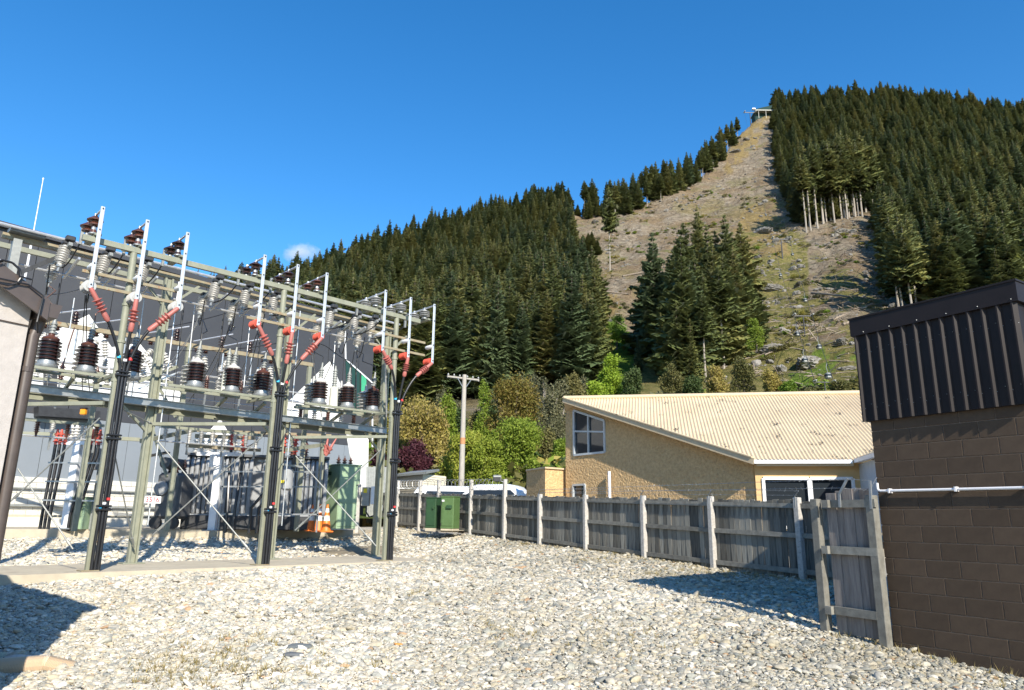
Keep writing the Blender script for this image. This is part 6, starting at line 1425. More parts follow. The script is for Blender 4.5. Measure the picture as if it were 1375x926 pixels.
for i in range(3):
    c = Rpos[i]
    for k in (0.9, 2.0):
        q = c + dl * (-k) - ND * 0.1; b = MB(); b.beam(Vector((q.x, q.y, zg_ + 0.1)), Vector((q.x, q.y, zu + 0.02)) - ND * 0.6, 0.07, 0.07); b.build('bracket', M['green'], t)
    b = MB(); b.beam(c + Z_ * (zg_ - ZP - 0.75), c - dl * 0.8 + Z_ * (zg_ - ZP - 0.1) - ND * 0.2, 0.06, 0.06); b.build('knee_brace', M['green'], t)
    o_ = c + FRONT.d * 0.22 - ND * 0.12
    b = MB(); b.tube([o_ + Z_ * 0.9, o_ + Z_ * (ZR - ZP - 0.05)], 0.018, 6); b.build('operating_rod', M['alu'], t)

# ---- bushing and shed profiles
def sheds(n, r_out, r_in, h, start=0.0):
    pr = []
    for k in range(n):
        z = start + h * k / n; dz = h / n
        pr += [(z, r_in), (z + dz * 0.22, r_in), (z + dz * 0.30, r_out), (z + dz * 0.42, r_out * 0.985), (z + dz * 0.80, r_in)]
    return pr + [(start + h, r_in)]
PIN = lambda h: [(0, 0.075), (h * 0.06, 0.07), (h * 0.22, 0.045), (h * 0.36, 0.05), (h * 0.38, 0.120), (h * 0.42, 0.122), (h * 0.54, 0.075), (h * 0.58, 0.08), (h * 0.60, 0.165), (h * 0.64, 0.168), (h * 0.80, 0.07), (h * 0.84, 0.05), (h * 0.86, 0.035)]
# ---- nine switch assemblies on the front beam
BL = [((138, 278), (122, 386), 0), ((199, 296), (183, 401), 0), ((254, 313), (238, 413), 0), ((357, 343), (346, 436), 1), ((402, 356), (391, 445), 1), ((440, 367), (432, 453), 1), ((519, 390), (513, 470), 2), ((553, 400), (547, 479), 2), ((584, 409), (580, 487), 2)]
NM = ['leftmost', 'second', 'third', 'fourth', 'fifth', 'sixth', 'seventh', 'eighth', 'ninth and rightmost']
BO = -0.42; bottoms = []
for k, (tp, bt, g) in enumerate(BL):
    T = FRONT.on(*tp, BO); B_ = FRONT.on(*bt, BO); a = (Vector((T.x, T.y, 0)) - FRONT.p).dot(FRONT.d); a2 = (Vector((B_.x, B_.y, 0)) - FRONT.p).dot(FRONT.d); a = (a + a2) / 2
    def F_(o, z): q = FRONT.p + FRONT.d * a + FRONT.n * o; return Vector((q.x, q.y, z))
    ins = ('rustins', 'brownins', 'greyins')[g] if k not in (5,) else 'rustins'
    if k == 2: ins = 'brownins'
    inm = {'rustins': 'red brown', 'brownins': 'dark brown', 'greyins': 'grey'}[ins]
    t = thing('blade_switch', F_(0, ZB), '%s of nine blade switches along the front beam, with %s insulators' % (NM[k], inm), 'blade switch', 'blade switches along the front beam')
    zt, zb = T.z, B_.z
    b = MB(); b.bevbox(F_(BO, (zt + zb) / 2), (0.085, 0.028, zt - zb + 0.04), 0.009, RR); bl = b.build('blade', M['blade'], t)
    b = MB()
    for z in (zt - 0.03, zt - 0.52, zb + 0.07, zb + 0.55): b.tube([F_(BO - 0.03, z), F_(BO - 0.012, z)], 0.018, 6)
    b.build('bolt', M['darksteel'], bl)
    zr = zt - 0.06; zi = ZB + 0.175
    b = MB(); b.tube([F_(BO + 0.01, zr + 0.03), F_(1.05, zr + 0.0)], 0.026, 8); b.build('contact_rod', M['alu'], t, True)
    b = MB(); b.beam(F_(1.05, zr + 0.04), F_(1.05, zr - 0.40), 0.06, 0.05, ND); b.build('end_contact', M['steelgrey'], t)
    for o in (0.06, 0.58):
        h = zr - zi - 0.09
        b = MB(); b.lathe(F_(o, zi + 0.09), (0, 0, 1), PIN(h / 0.86) if g < 2 else [(0, 0.06), (h * 0.16, 0.05)] + sheds(3, 0.165, 0.08, h * 0.70, h * 0.16) + [(h * 0.93, 0.06), (h, 0.035)], 18); i_ = b.build('pin_insulator', M[ins], t, True)
        b = MB(); b.lathe(F_(o, zi + 0.05), (0, 0, 1), [(0, 0.10), (0.02, 0.10), (0.05, 0.065), (0.2, 0.045)], 12); b.build('foot', M['galv'], i_)
        b = MB(); b.tube([F_(o, zr - 0.12), F_(o, zr + 0.05)], 0.035, 8); b.build('clamp', M['alu'], i_)
    b = MB(); b.prism([F_(-0.12, zi + 0.0), F_(0.72, zi + 0.0), F_(0.72, zi + 0.05), F_(-0.12, zi + 0.05)], FRONT.d * 0.13); b.build('bracket', M['green'], t)
    # standoff insulator and lower arrester from the crossarms
    zs_ = zt - (zt - zb) * 0.72
    b = MB(); b.lathe(F_(BO + 0.015, zs_), ND, [(0, 0.04), (0.03, 0.06), (0.29, 0.06), (0.32, 0.04)], 12); b.build('standoff', M['whitepaint'], t, True)
    b = MB(); n_ = 5
    pr = sheds(n_, 0.105 if g else 0.13, 0.075, 0.32, 0.03); b.lathe(F_(BO + 0.02, zb + 0.06), ND, pr, 14); b.build('arrester', M['red' if g else 'greyins'], t, True)
    bottoms.append((F_(BO, zb), g, k, a))
# ---- cables with heat shrink terminations down the poles
CT = [((143, 427), (151, 468)), ((176, 441), (166, 478)), ((203, 441), (176, 486)), ((364, 473), (372, 510)), ((385, 484), (379, 512)), ((407, 480), (386, 512)), ((525, 493), (529, 527)), ((543, 503), (534, 530)), ((561, 503), (540, 533))]
for (P0, g, k, a), (q1, q2) in zip(bottoms, CT):
    p = Apos[g]; j = k % 3
    def onp(px, py): return FRONT.on(px, py, -0.30)
    E1 = onp(*q1); E2 = FRONT.on(*q2, -0.20)
    lane = p - ND * 0.13 + FRONT.d * (0.02 + 0.068 * j)
    colr = ('black power cable with a faded red termination, %s of three on the %s pole') % (('left', 'middle', 'right')[j], ('first', 'second', 'third')[g])
    t = thing('power_cable', Vector((lane.x, lane.y, ZP)), colr, 'power cable', 'power cables down the three front poles')
    zj = vert((160, 375, 531)[g], (503, 530, 555)[g], p)
    pts = [E1]; 
    L1 = Vector((lane.x, lane.y, zj + 0.05))
    for u in (0.12, 0.25, 0.4, 0.55, 0.7, 0.85): 
        d0 = (E1 - P0).normalized() * (E1 - L1).length * 0.75; d1 = Vector((0, 0, -1)) * (E1 - L1).length * 0.75
        h00 = 2 * u ** 3 - 3 * u ** 2 + 1; h10 = u ** 3 - 2 * u ** 2 + u; h01 = -2 * u ** 3 + 3 * u ** 2; h11 = u ** 3 - u ** 2
        pts.append(E1 * h00 + d0 * h10 + L1 * h01 + d1 * h11)
    pts += [L1]
    nz_ = 8
    for m_ in range(1, nz_ + 1): pts.append(Vector((lane.x + random.uniform(-.006, .006), lane.y, zj + 0.05 + (ZP - 0.05 - zj - 0.05) * m_ / nz_)))
    b = MB(); b.tube(pts, 0.034, 10); b.build('cable_sheath', M['cable'], t, True)
    d = E1 - P0; Ld = d.length; d.normalize()
    b = MB(); b.lathe(P0, d, [(0, 0.035), (0.05, 0.05)] + [(Ld * 0.36 + x * Ld * 0.44, r) for x, r in sheds(4, 0.105, 0.052, 1.0)] + [(Ld * 0.82, 0.056), (Ld * 1.02, 0.062), (Ld * 1.1, 0.045)], 14); b.build('termination', M['pink'], t, True)
    zt_ = zj + (0.42, 0.36, 0.5)[j]
    b = MB(); q = pts[5]; b.tube([q - Z_ * 0.03, q + Z_ * 0.03], 0.038, 10); b.build('colour_tape', M[('cyan', 'whitepaint', 'redtape')[j]], t)
    zq = ZP + 1.25 + 0.09 * j; b = MB(); b.tube([Vector((lane.x, lane.y, zq)), Vector((lane.x, lane.y, zq + 0.05))], 0.038, 10); b.build('colour_tape', M[('cyan', 'whitepaint', 'redtape')[j]], t)
for g, p in enumerate(Apos):
    zj = vert((160, 375, 531)[g], (503, 530, 555)[g], p)
    for k, z in enumerate((zj - ZP - 0.02, (zj - ZP) * 0.66, (zj - ZP) * 0.30)):
        c = p - ND * 0.14 + FRONT.d * 0.085 + Z_ * z; t = thing('cable_clamp', c, '%s black cable clamp on the %s cable pole' % (('topmost', 'middle', 'lowest')[k], ('first', 'second', 'third')[g]), 'cable clamp', 'cable clamps on the front poles')
        b = MB(); b.bevbox(c, (0.29, 0.13, 0.05), 0.015, RR); b.build('clamp_bar', M['cable'], t)
        b = MB(); b.bevbox(c + Z_ * 0.075, (0.29, 0.13, 0.04), 0.015, RR); b.build('clamp_bar', M['cable'], t)
        b = MB()
        for s in (-0.125, 0.125): b.tube([c + FRONT.d * s - ND * 0.09 + Z_ * 0.03, c + FRONT.d * s + ND * 0.12 + Z_ * 0.03], 0.012, 6)
        b.build('bolt', M['galv'], t)
# ---- hanging disconnectors under the rear beams
HP = [(86, 350), (141, 361), (193, 372), (289, 400), (330, 410), (368, 416), (444, 436), (477, 443), (500, 449)]
lows = []
for k, (px, py) in enumerate(HP):
    c = REAR.on(px, py, -0.35); a = (Vector((c.x, c.y, 0)) - Vector((Rpos[0].x, Rpos[0].y, 0))).dot(dl)
    t = thing('hanging_disconnector', rear(a, 0, ZR), '%s of nine pale ribbed disconnectors hanging from the rear beam, counted from the left' % NM[k].replace(' and rightmost', ''), 'disconnector', 'disconnectors hanging from the rear beam')
    sl_ = Vector((0.16, 0, 0))
    for j, (o, dz) in enumerate(((-0.32, 0.0), (0.42, -0.22))):
        top = rear(a, o, ZR + 0.12 + dz); ax_ = (-Z_ + dl * -0.12).normalized()
        b = MB(); b.lathe(top, ax_, [(0, 0.05), (0.04, 0.06)] + [(z, r) for z, r in sheds(7, 0.135, 0.085, 0.42, 0.05)] + [(0.48, 0.06), (0.54, 0.05)], 14); i_ = b.build('insulator', M['whiteins'], t, True)
        e = top + ax_ * 0.54; b = MB(); b.bevbox(e, (0.12, 0.10, 0.09), 0.02, RR); b.tube([e, e + ax_ * 0.14], 0.03, 7); b.build('end_fitting', M['galv'], i_)
        b = MB(); b.bevbox(top + Z_ * 0.04, (0.16, 0.2, 0.08), 0.02, RR); b.build('top_bracket', M['darksteel'], i_)
        if j == 0: e0 = e
        else: lows.append((e, k, a))
    b = MB(); b.beam(rear(a + 0.05, -0.55, ZR + 0.10), rear(a - 0.05, 0.7, ZR - 0.30), 0.08, 0.09); b.build('support_arm', M['steelgrey'], t)
    b = MB(); b.beam(rear(a + 0.28, -0.5, ZR - 0.18), rear(a + 0.22, 0.45, ZR - 0.46), 0.05, 0.06); b.build('switch_arm', M['alu'], t)
    b = MB(); b.bevbox(rear(a + 0.05, -0.42, ZR + 0.26), (0.2, 0.16, 0.12), 0.02, RR); b.build('pivot', M['darksteel'], t)
def sag(p, q, s, n=8): return [p.lerp(q, u / n) - Z_ * (4 * s * (u / n) * (1 - u / n)) for u in range(n + 1)]
nz_names = iter(range(100))
for (e, k, a) in lows:
    p = rear(a - 0.25, -0.32, ZR - 0.45); q = e - Z_ * 0.12
    b = MB(); b.tube(sag(p, q, 0.42), 0.016, 6); tag(b.build('jumper_wire', M['cable'], None, True, loc=p), 'black jumper loop slung under the %s hanging disconnector' % NM[k].replace(' and rightmost', ''), 'wire', 'jumper loops under the hanging disconnectors')
    p2 = FRONT.p + FRONT.d * bottoms[k][3] + FRONT.n * 1.05; zt = FRONT.on(*BL[k][0], BO).z
    p2 = Vector((p2.x, p2.y, zt - 0.40))
    b = MB(); b.tube([p2] + sag(p2, rear(a, -0.32, ZR - 0.45), 0.12)[1:], 0.018, 6); tag(b.build('down_lead', M['cable'], None, True, loc=p2), 'dark lead from the %s blade switch down to its disconnector' % NM[k].replace(' and rightmost', ''), 'wire', 'dark leads behind the blade switches')
# ---- brown bushings along the tray
UP_ = [(64, 481), (116, 490), (176, 500), (262, 513), (311, 520), (351, 525), (428, 540), (466, 544), (500, 548)]
for k, (px, py) in enumerate(UP_):
    c = FRONT.on(px, py, UO); z0 = zu + 0.10; 
    t = thing('ribbed_bushing', Vector((c.x, c.y, z0)), '%s of nine squat dark brown ribbed bushings along the tray, counted from the left' % NM[k].replace(' and rightmost', ''), 'bushing', 'brown bushings along the tray')
    q = Vector((c.x, c.y, z0))
    b = MB(); b.lathe(q, (0, 0, 1), [(0, 0.21), (0.03, 0.225), (0.06, 0.225), (0.08, 0.185), (0.16, 0.18), (0.18, 0.16)], 20); b.build('base', M['galv'], t, True)
    b = MB(); b.lathe(q, (0, 0, 1), sheds(6, 0.235, 0.165, 0.46, 0.17), 22); b.build('ribbed_body', M['brownins'], t, True)
    b = MB(); b.lathe(q + Z_ * 0.63, (0, 0, 1), [(0, 0.17), (0.03, 0.18), (0.06, 0.15), (0.10, 0.07), (0.16, 0.05)], 16); b.build('cap', M['whiteins' if k in (3, 4, 6, 7) else 'rustins'], t, True)
    ax_ = (Z_ + FRONT.d * 0.06).normalized()
    b = MB(); b.lathe(q + Z_ * 0.74, ax_, [(0, 0.05)] + [(z, r) for z, r in sheds(4, 0.075, 0.05, 0.28, 0.02)] + [(0.36, 0.03), (0.48, 0.025)], 10); b.build('terminal', M['steelgrey'], t, True)
    q2 = q + ND * 0.55 + FRONT.d * 0.1
    b = MB(); b.lathe(q2, (0, 0, 1), sheds(6, 0.26, 0.16, 0.62, 0.06) + [(0.72, 0.05), (0.9, 0.03)], 18); tag(b.build('pale_bushing', M['greyins'], None, True, loc=q2), 'pale grey finned bushing just behind the %s brown bushing' % NM[k].replace(' and rightmost', ''), 'bushing', 'pale bushings behind the brown ones')
    tp_ = q + Z_ * 0.74 + ax_ * 0.46
    a = (Vector((c.x, c.y, 0)) - Vector((Rpos[0].x, Rpos[0].y, 0))).dot(dl); kk = min(range(9), key=lambda i: abs(lows[i][2] - a - 0.1)); tgt = lows[kk][0]
    m1_ = tp_.lerp(tgt, 0.4) + FRONT.d * 0.18 * (1 if k % 2 else -1)
    b = MB(); b.tube([tp_, tp_ + Z_ * 0.2, m1_, tp_.lerp(tgt, 0.75) + FRONT.d * 0.1, tgt - Z_ * 0.1], 0.014, 6); tag(b.build('bushing_lead', M['copper' if k < 3 else 'cable'], None, True, loc=tp_), 'thin lead rising from the %s brown bushing to the rear beam' % NM[k].replace(' and rightmost', ''), 'wire', 'leads above the brown bushings')
# cream cylinders between bushings
for k, (px, y0, y1) in enumerate([(302, 532, 500), (446, 560, 520)]):
    p = FRONT.on(px, y0, UO + 0.1); q = FRONT.on(px, y1, UO + 0.1); p.z = zu + 0.1
    t = thing('cream_insulator', p, 'smooth cream cylinder with a grey finned top between brown bushings, %s' % ('behind the second pole' if k == 0 else 'nearest the third pole'), 'insulator')
    b = MB(); b.lathe(p, (0, 0, 1), [(0, 0.13), (q.z - p.z, 0.115), (q.z - p.z + 0.03, 0.07)], 14); b.build('cylinder', M['cream'], t, True)
    b = MB(); b.lathe(Vector((p.x, p.y, q.z + 0.03)), (0, 0, 1), sheds(7, 0.075, 0.055, 0.5) + [(0.55, 0.03), (0.62, 0.02)], 10); b.build('finned_top', M['steelgrey'], t, True)

# ---- back frames on the slab: posts, rusty mid beam, isolators
t = thing('back_frame', onz(300, 708, ZS), 'pale green steel frame with slim posts on the slab behind the gantry', 'steel frame')
zm0, zm1 = BACK.on(60, 428), BACK.on(420, 493); zm = (zm0.z + zm1.z) / 2
b = MB(); b.beam(BACK.on(40, 428).copy() * 1.0, BACK.on(40, 428), 0.01, 0.01)
m0 = BACK.on(30, 428); m1 = BACK.on(421, 493); m0.z = m1.z = zm
b = MB(); b.beam(m0, m1, 0.1, 0.13); b.build('mid_beam', M['rusty'], t)
posts_px = [(224, 708, 255, 462), (398, 708, 418, 492), (100, 709, 140, 500), (425, 709, 437, 560)]
for (x0, y0, x1, y1) in posts_px:
    p = BACK.on(x0, y0); z1 = at(x1, y1, p.y).z; b = MB(); b.beam(Vector((p.x, p.y, ZS)), Vector((p.x, p.y, z1)), 0.13, 0.13, FRONT.d); b.build('post', M['green'], t)
for (p, q, m_) in [((190, 592, 21.5), (262, 577, 24.5), 'green'), ((262, 585, 24.0), (345, 588, 24.6), 'rusty'), ((250, 598, 24.3), (350, 604, 24.8), 'rusty'), ((385, 604, 23.0), (440, 596, 25.0), 'green'), ((0, 581, 24), (80, 583, 24.5), 'green'), ((150, 588, 24), (188, 590, 24.5), 'green')]:
    b = MB(); b.beam(at(*p), at(*q), 0.12, 0.12); b.build('frame_beam', M[m_], t)
for (p, q) in [((224, 640, 22.9), (200, 560, 23.5)), ((236, 560, 23.2), (205, 505, 23.4)), ((405, 640, 25.6), (378, 545, 25.8))]:
    b = MB(); b.beam(at(*p), at(*q), 0.07, 0.07); b.build('diagonal_brace', M['green'], t)
for zz in (0.0, 0.35):
    b = MB(); b.tube([m0 + Z_ * (-1.0 - zz) + ND * 0.5, m1 + Z_ * (-1.0 - zz) + ND * 0.5], 0.03, 6); b.build('busbar_tube', M['alu'], t, True)
    b = MB(); b.tube([m0 + Z_ * (-1.25 - zz) + ND * 0.9, m1 + Z_ * (-1.25 - zz) + ND * 0.9], 0.025, 6); b.build('busbar_tube', M['alu'], t, True)
ISO = [(100, 436), (165, 450), (236, 462), (297, 466), (335, 474), (383, 484)]
for k, (px, py) in enumerate(ISO):
    c = BACK.on(px, py); c.z = zm + 0.07; t = thing('small_isolator', c, '%s of six small isolators with slanting arms on the rusty mid beam' % NM[k], 'isolator', 'small isolators on the mid beam')
    b = MB(); b.lathe(c, (0, 0, 1), [(0, 0.08), (0.05, 0.08)] + [(z, r) for z, r in sheds(3, 0.12, 0.06, 0.3, 0.06)] + [(0.4, 0.03)], 12); b.build('insulator', M['brownins'], t, True)
    b = MB(); b.tube([c - FRONT.d * 1.0 + Z_ * 0.02 - ND * 0.2, c + Z_ * 0.42, c + FRONT.d * 0.35 + Z_ * 0.55], 0.025, 6); b.build('slanting_arm', M['alu'], t)
    b = MB(); b.beam(c - Z_ * 0.9 + FRONT.d * 0.1, c - Z_ * 0.1 + FRONT.d * 0.1, 0.04, 0.04); b.build('drop_bar', M['alu'], t)
    for j in range(2):
        q = c - Z_ * (0.75) - FRONT.d * (0.3 + 0.55 * j) + ND * 0.35
        b = MB(); b.lathe(q, (Z_ * 0.8 + FRONT.d * 0.5 * (1 if j else -0.3)).normalized(), sheds(6, 0.11, 0.06, 0.5), 12); b.build('pale_insulator', M['whiteins'], t, True)
        b = MB(); b.lathe(q + Z_ * 0.55 + FRONT.d * 0.2 * (1 if j else -0.3), (0, 0, 1), sheds(2, 0.10, 0.06, 0.16), 10); b.build('red_insulator', M['rustins'], t, True)
# tilted stack between first and second bay
for k, (px, py) in enumerate([(195, 492), (207, 488), (219, 484), (229, 480)]):
    c = BACK.on(px, py + 14, -0.8); ax_ = (Z_ * 0.85 - FRONT.d * 0.5).normalized()
    b = MB(); b.lathe(c, ax_, sheds(6, 0.10, 0.055, 0.5) + [(0.56, 0.03)], 12); tag(b.build('tilted_insulator', M['whiteins'], None, True, loc=c), 'tilted pale ribbed insulator in the row of four between the first and second pole', 'insulator', 'tilted insulators between the first two poles')
t = thing('tilted_switch_frame', BACK.on(210, 512, -0.8), 'green channel carrying the tilted insulators between the first two poles', 'steel frame')
b = MB(); b.beam(BACK.on(186, 512, -0.8), BACK.on(238, 492, -0.8), 0.12, 0.1); b.build('channel', M['green'], t)
b = MB(); b.beam(BACK.on(186, 522, -0.7), BACK.on(238, 500, -0.7), 0.05, 0.05); b.build('rod', M['alu'], t)

# ---- transformers
def radiator_tx():
    Y = 26.6; a = at(241, 690, Y); c = at(437, 692, Y + 1.2); zt = at(330, 612, Y).z; zb = ZS + 0.52
    t = thing('power_transformer', Vector(((a.x + c.x) / 2, Y, ZS)), 'large grey transformer with rows of round radiator tubes behind the second pole', 'transformer')
    d = Vector((c.x - a.x, c.y - a.y, 0)); L_ = d.length; d.normalize(); n = Vector((-d.y, d.x, 0)); P = lambda s, o, z: Vector((a.x + d.x * s + n.x * o, a.y + d.y * s + n.y * o, z))
    b = MB(); b.bevbox(P(L_ / 2, 1.1, (zb + zt) / 2 + 0.05), (L_ * 0.98, 1.7, zt - zb + 0.1), 0.04, Matrix.Rotation(math.atan2(d.y, d.x), 3, 'Z')); b.build('tank', M['tx'], t)
    b = MB(); b.bevbox(P(L_ / 2, 0.7, ZS + 0.25), (L_ * 0.96, 1.9, 0.5), 0.03, Matrix.Rotation(math.atan2(d.y, d.x), 3, 'Z')); b.build('underframe', M['darksteel'], t)
    nf = 30
    for k in range(nf):
        s = L_ * (k + 0.5) / nf
        if abs(k - nf * 0.47) < 1: continue
        b = MB(); pts = [P(s, 0.3, zt - 0.02), P(s, 0.12, zt - 0.06), P(s, 0.02, zt - 0.2), P(s, 0.0, zt - 0.4), P(s, 0.0, zb + 0.3), P(s, 0.06, zb + 0.1), P(s, 0.3, zb + 0.04)]; b.tube(pts, L_ / nf * 0.43, 8); b.build('radiator_tube', M['tx'], t, True)
    b = MB(); b.beam(P(0, 0.12, zt + 0.05), P(L_, 0.12, zt + 0.05), 0.35, 0.09); b.build('top_flange', M['txdark'], t)
    b = MB(); b.beam(P(0, 0.02, zb), P(L_, 0.02, zb), 0.2, 0.07); b.build('bottom_header', M['tx'], t)
    for k in range(11):
        s = L_ * (0.03 + 0.046 * k) if k < 8 else L_ * (0.62 + 0.1 * (k - 8))
        q = P(s, 0.7, zt + 0.1); b = MB(); b.lathe(q, (0, 0, 1), [(0, 0.09), (0.05, 0.09)] + [(z, r) for z, r in sheds(5, 0.12, 0.06, 0.5, 0.06)] + [(0.62, 0.025), (0.75, 0.02)], 12); b.build('bushing', M['whiteins' if k < 8 else 'rustins'], t, True)
    b = MB(); b.beam(P(-0.1, 0.3, zt + 0.95), P(L_, 0.3, zt + 0.95), 0.1, 0.1); b.build('lead_beam', M['rusty'], t)
    return t
radiator_tx()
Y = 25.6; a = at(204, 690, Y); c = at(238, 690, Y); zt = at(220, 612, Y).z
t = thing('small_transformer', Vector(((a.x + c.x) / 2, Y + 0.4, ZS)), 'dark grey tank transformer left of the radiator bank, behind the first rear column', 'transformer')
b = MB(); b.bevbox(((a.x + c.x) / 2, Y + 0.6, (ZS + 0.35 + at(220, 634, Y).z) / 2), (c.x - a.x, 1.1, at(220, 634, Y).z - ZS - 0.35), 0.1); b.build('tank', M['txdark'], t)
p, q = at(206, 655, Y - 0.12), at(222, 655, Y - 0.12); b = MB(); b.lathe(Vector(((p.x + q.x) / 2, Y - 0.05, p.z)), (0, 1, 0), [(0, 0.1), (0.02, 0.24), (0.3, 0.25), (0.32, 0.1)], 16); b.build('round_cover', M['tx'], t, True)
b = MB(); b.lathe(at(228, 622, Y + 0.3), (0.2, 1, 0), [(-0.3, 0.05), (-0.28, 0.2), (0.9, 0.2), (0.92, 0.05)], 16); b.build('conservator', M['txdark'], t, True)
b = MB(); b.beam(at(200, 612, Y), at(226, 607, Y), 0.3, 0.05); b.build('hood', M['darksteel'], t)
for k in range(3): b = MB(); b.lathe(Vector((a.x + 0.2 + 0.25 * k, Y + 0.5, at(220, 634, Y).z)), (0, 0, 1), sheds(4, 0.09, 0.05, 0.4) + [(0.5, 0.02)], 10); b.build('bushing', M['brownins'], t, True)
for k in (0, 1): b = MB(); b.lathe(Vector((a.x + 0.1 + 0.6 * k, Y + 0.05, ZS + 0.22)), (0, 1, 0), [(0, 0.2), (0.12, 0.21), (0.13, 0.05)], 16); b.build('wheel', M['darksteel'], t)
# number plate on the first rear column
pl = Rpos[0] - ND * 0.16; c = at(205, 671, 17.9)
t = thing('number_plate', c, 'small white plate with red numerals fixed beside the first rear column', 'sign')
b = MB(); b.bevbox(c, (0.40, 0.012, 0.17), 0.004); b.build('plate', M['whitepaint'], t)
cu = bpy.data.curves.new('numerals', 'FONT'); cu.body = '3516'; cu.size = 0.17; cu.align_x = 'CENTER'; cu.align_y = 'CENTER'; cu.extrude = 0.002
tmp = bpy.data.objects.new('numerals_text', cu); COL.objects.link(tmp); dg = bpy.context.evaluated_depsgraph_get(); me = bpy.data.meshes.new_from_object(tmp.evaluated_get(dg)); bpy.data.objects.remove(tmp)
me.materials.clear(); me.materials.append(M['redtape']); place('numerals', me, t, (0, -0.012, 0), (PI / 2, 0, 0))
boxpx('backing', 192, 664, 199, 678, 17.92, 0.04, 'steelgrey', t)
# ---- cable sealing structures with white posts
def white_post(px, py, top_px, top_py, Y, label):
    p = at(px, py, Y); p.z = ZS; z1 = at(top_px, top_py, Y).z; t = thing('white_cable_stand', p, label, 'cable stand')
    b = MB(); b.bevbox((p.x, p.y, (ZS + z1) / 2), (0.24, 0.2, z1 - ZS), 0.015); b.build('post', M['whitepaint'], t)
    b = MB(); b.bevbox((p.x, p.y, ZS + 0.02), (0.5, 0.45, 0.04), 0.01); b.build('base_plate', M['galv'], t)
    b = MB(); b.beam(Vector((p.x - 0.75, p.y, z1 + 0.06)), Vector((p.x + 0.75, p.y, z1 + 0.06)), 0.14, 0.12); b.build('head_beam', M['whitepaint'], t)
    return t, p, z1
t, p, z1 = white_post(88, 707, 105, 597, 23.9, 'white steel post carrying red topped cables, behind the first cable pole')
for k, s in enumerate((-0.72, -0.58, -0.42, 0.45, 0.58, 0.70)):
    q = Vector((p.x + s, p.y - 0.05, z1 + 0.1)); g_ = Vector((p.x + (-0.75 + 0.13 * k if k < 3 else 0.15 + 0.12 * (k - 3)), p.y - 0.1, ZS - 0.05))
    b = MB(); b.tube([q, q - Z_ * 0.4, q.lerp(g_, 0.5) + Z_ * 0.1, g_ + Z_ * 0.5, g_], 0.05, 8); b.build('cable', M['cable'], t, True)
    b = MB(); b.lathe(q - Z_ * 0.1, (0, 0, 1), [(0, 0.055)] + [(z, r) for z, r in sheds(3, 0.095, 0.05, 0.36, 0.04)] + [(0.5, 0.03)], 10); b.build('red_termination', M['red'], t, True)
for k in range(5): b = MB(); b.lathe(Vector((p.x - 0.35 + 0.17 * k, p.y + 0.1, z1 + 0.12)), (0, 0, 1), sheds(5, 0.11, 0.06, 0.5) + [(0.6, 0.02)], 10); b.build('pale_insulator', M['whiteins'], t, True)
for z in (0.9, 1.5, 2.1): b = MB(); b.beam(Vector((p.x - 0.8, p.y - 0.14, ZS + z)), Vector((p.x + 1.0, p.y - 0.14, ZS + z)), 0.04, 0.05); b.build('cable_rail', M['galv'], t)
for s in (0.62, 1.0): b = MB(); b.beam(Vector((p.x + s, p.y + 0.3, ZS)), Vector((p.x + s, p.y + 0.3, z1 - 0.4)), 0.06, 0.06, (1, 0, 0)); b.build('frame_leg', M['steelgrey'], t)
for k in range(4):
    z0 = ZS + 0.3 + k * 0.6; b = MB(); b.beam(Vector((p.x + 0.62, p.y + 0.3, z0)), Vector((p.x + 1.0, p.y + 0.3, z0 + 0.55)), 0.03, 0.03); b.build('lattice_bar', M['steelgrey'], t)
t2_ = boxpx('control_box', 112, 601, 131, 630, 24.2, 0.4, 'tx', None); tag(t2_, 'grey control box mounted high beside the white cable stand', 'control box')
c = at(105, 706, 24.1); hgt = at(105, 668, 24.1).z - ZS
t = thing('green_pit_box', Vector((c.x, c.y, ZS)), 'low dark green box on the slab between the white stand and the first cable pole', 'utility box')
b = MB(); b.bevbox((c.x, c.y, ZS + hgt / 2), (0.5, 0.45, hgt), 0.015); b.build('housing', M['cabgreen'], t); b = MB(); b.bevbox((c.x, c.y, ZS + hgt + 0.015), (0.54, 0.49, 0.03), 0.008); b.build('lid', M['cabgreen'], t)
c = at(112, 553, 18.6); t = thing('amber_lamp', c, 'small amber warning lamp under the tray beside the first pole', 'lamp')
b = MB(); b.bevbox(c, (0.14, 0.12, 0.15), 0.02); b.build('lens', M['amber'], t); b = MB(); b.bevbox(c + Z_ * 0.1, (0.16, 0.14, 0.04), 0.01); b.tube([c + Z_ * 0.1, c + Z_ * 0.35], 0.015, 6); b.build('bracket', M['darksteel'], t)
t, p, z1 = white_post(285, 707, 292, 612, 24.2, 'white steel post with a white plate in front of the radiator tubes')
boxpx('plate', 280, 610, 291, 627, 24.0, 0.05, 'whitepaint', t)
cab = [(312, 590, 303, 706), (328, 592, 313, 706), (382, 594, 335, 706), (397, 596, 345, 706)]
for k, (x0, y0, x1, y1) in enumerate(cab):
    q = at(x0, y0, 24.3); g_ = at(x1, y1, 24.0); g_.z = ZS - 0.05
    t = thing('sealed_cable', g_, 'dark cable with a red sealing end in front of the radiator tubes, %s of four' % ('leftmost', 'second', 'third', 'rightmost')[k], 'power cable', 'dark cables in front of the radiator')
    b = MB(); b.tube([q - Z_ * 0.2, q - Z_ * 0.9, q.lerp(g_, 0.55), g_ + Z_ * 0.8, g_], 0.05, 8); b.build('cable_sheath', M['cable'], t, True)
    b = MB(); b.lathe(q - Z_ * 0.35, (0, 0, 1), [(0, 0.06)] + [(z, r) for z, r in sheds(4, 0.10, 0.05, 0.5, 0.05)] + [(0.65, 0.03)], 10); b.build('sealing_end', M['red'], t, True)
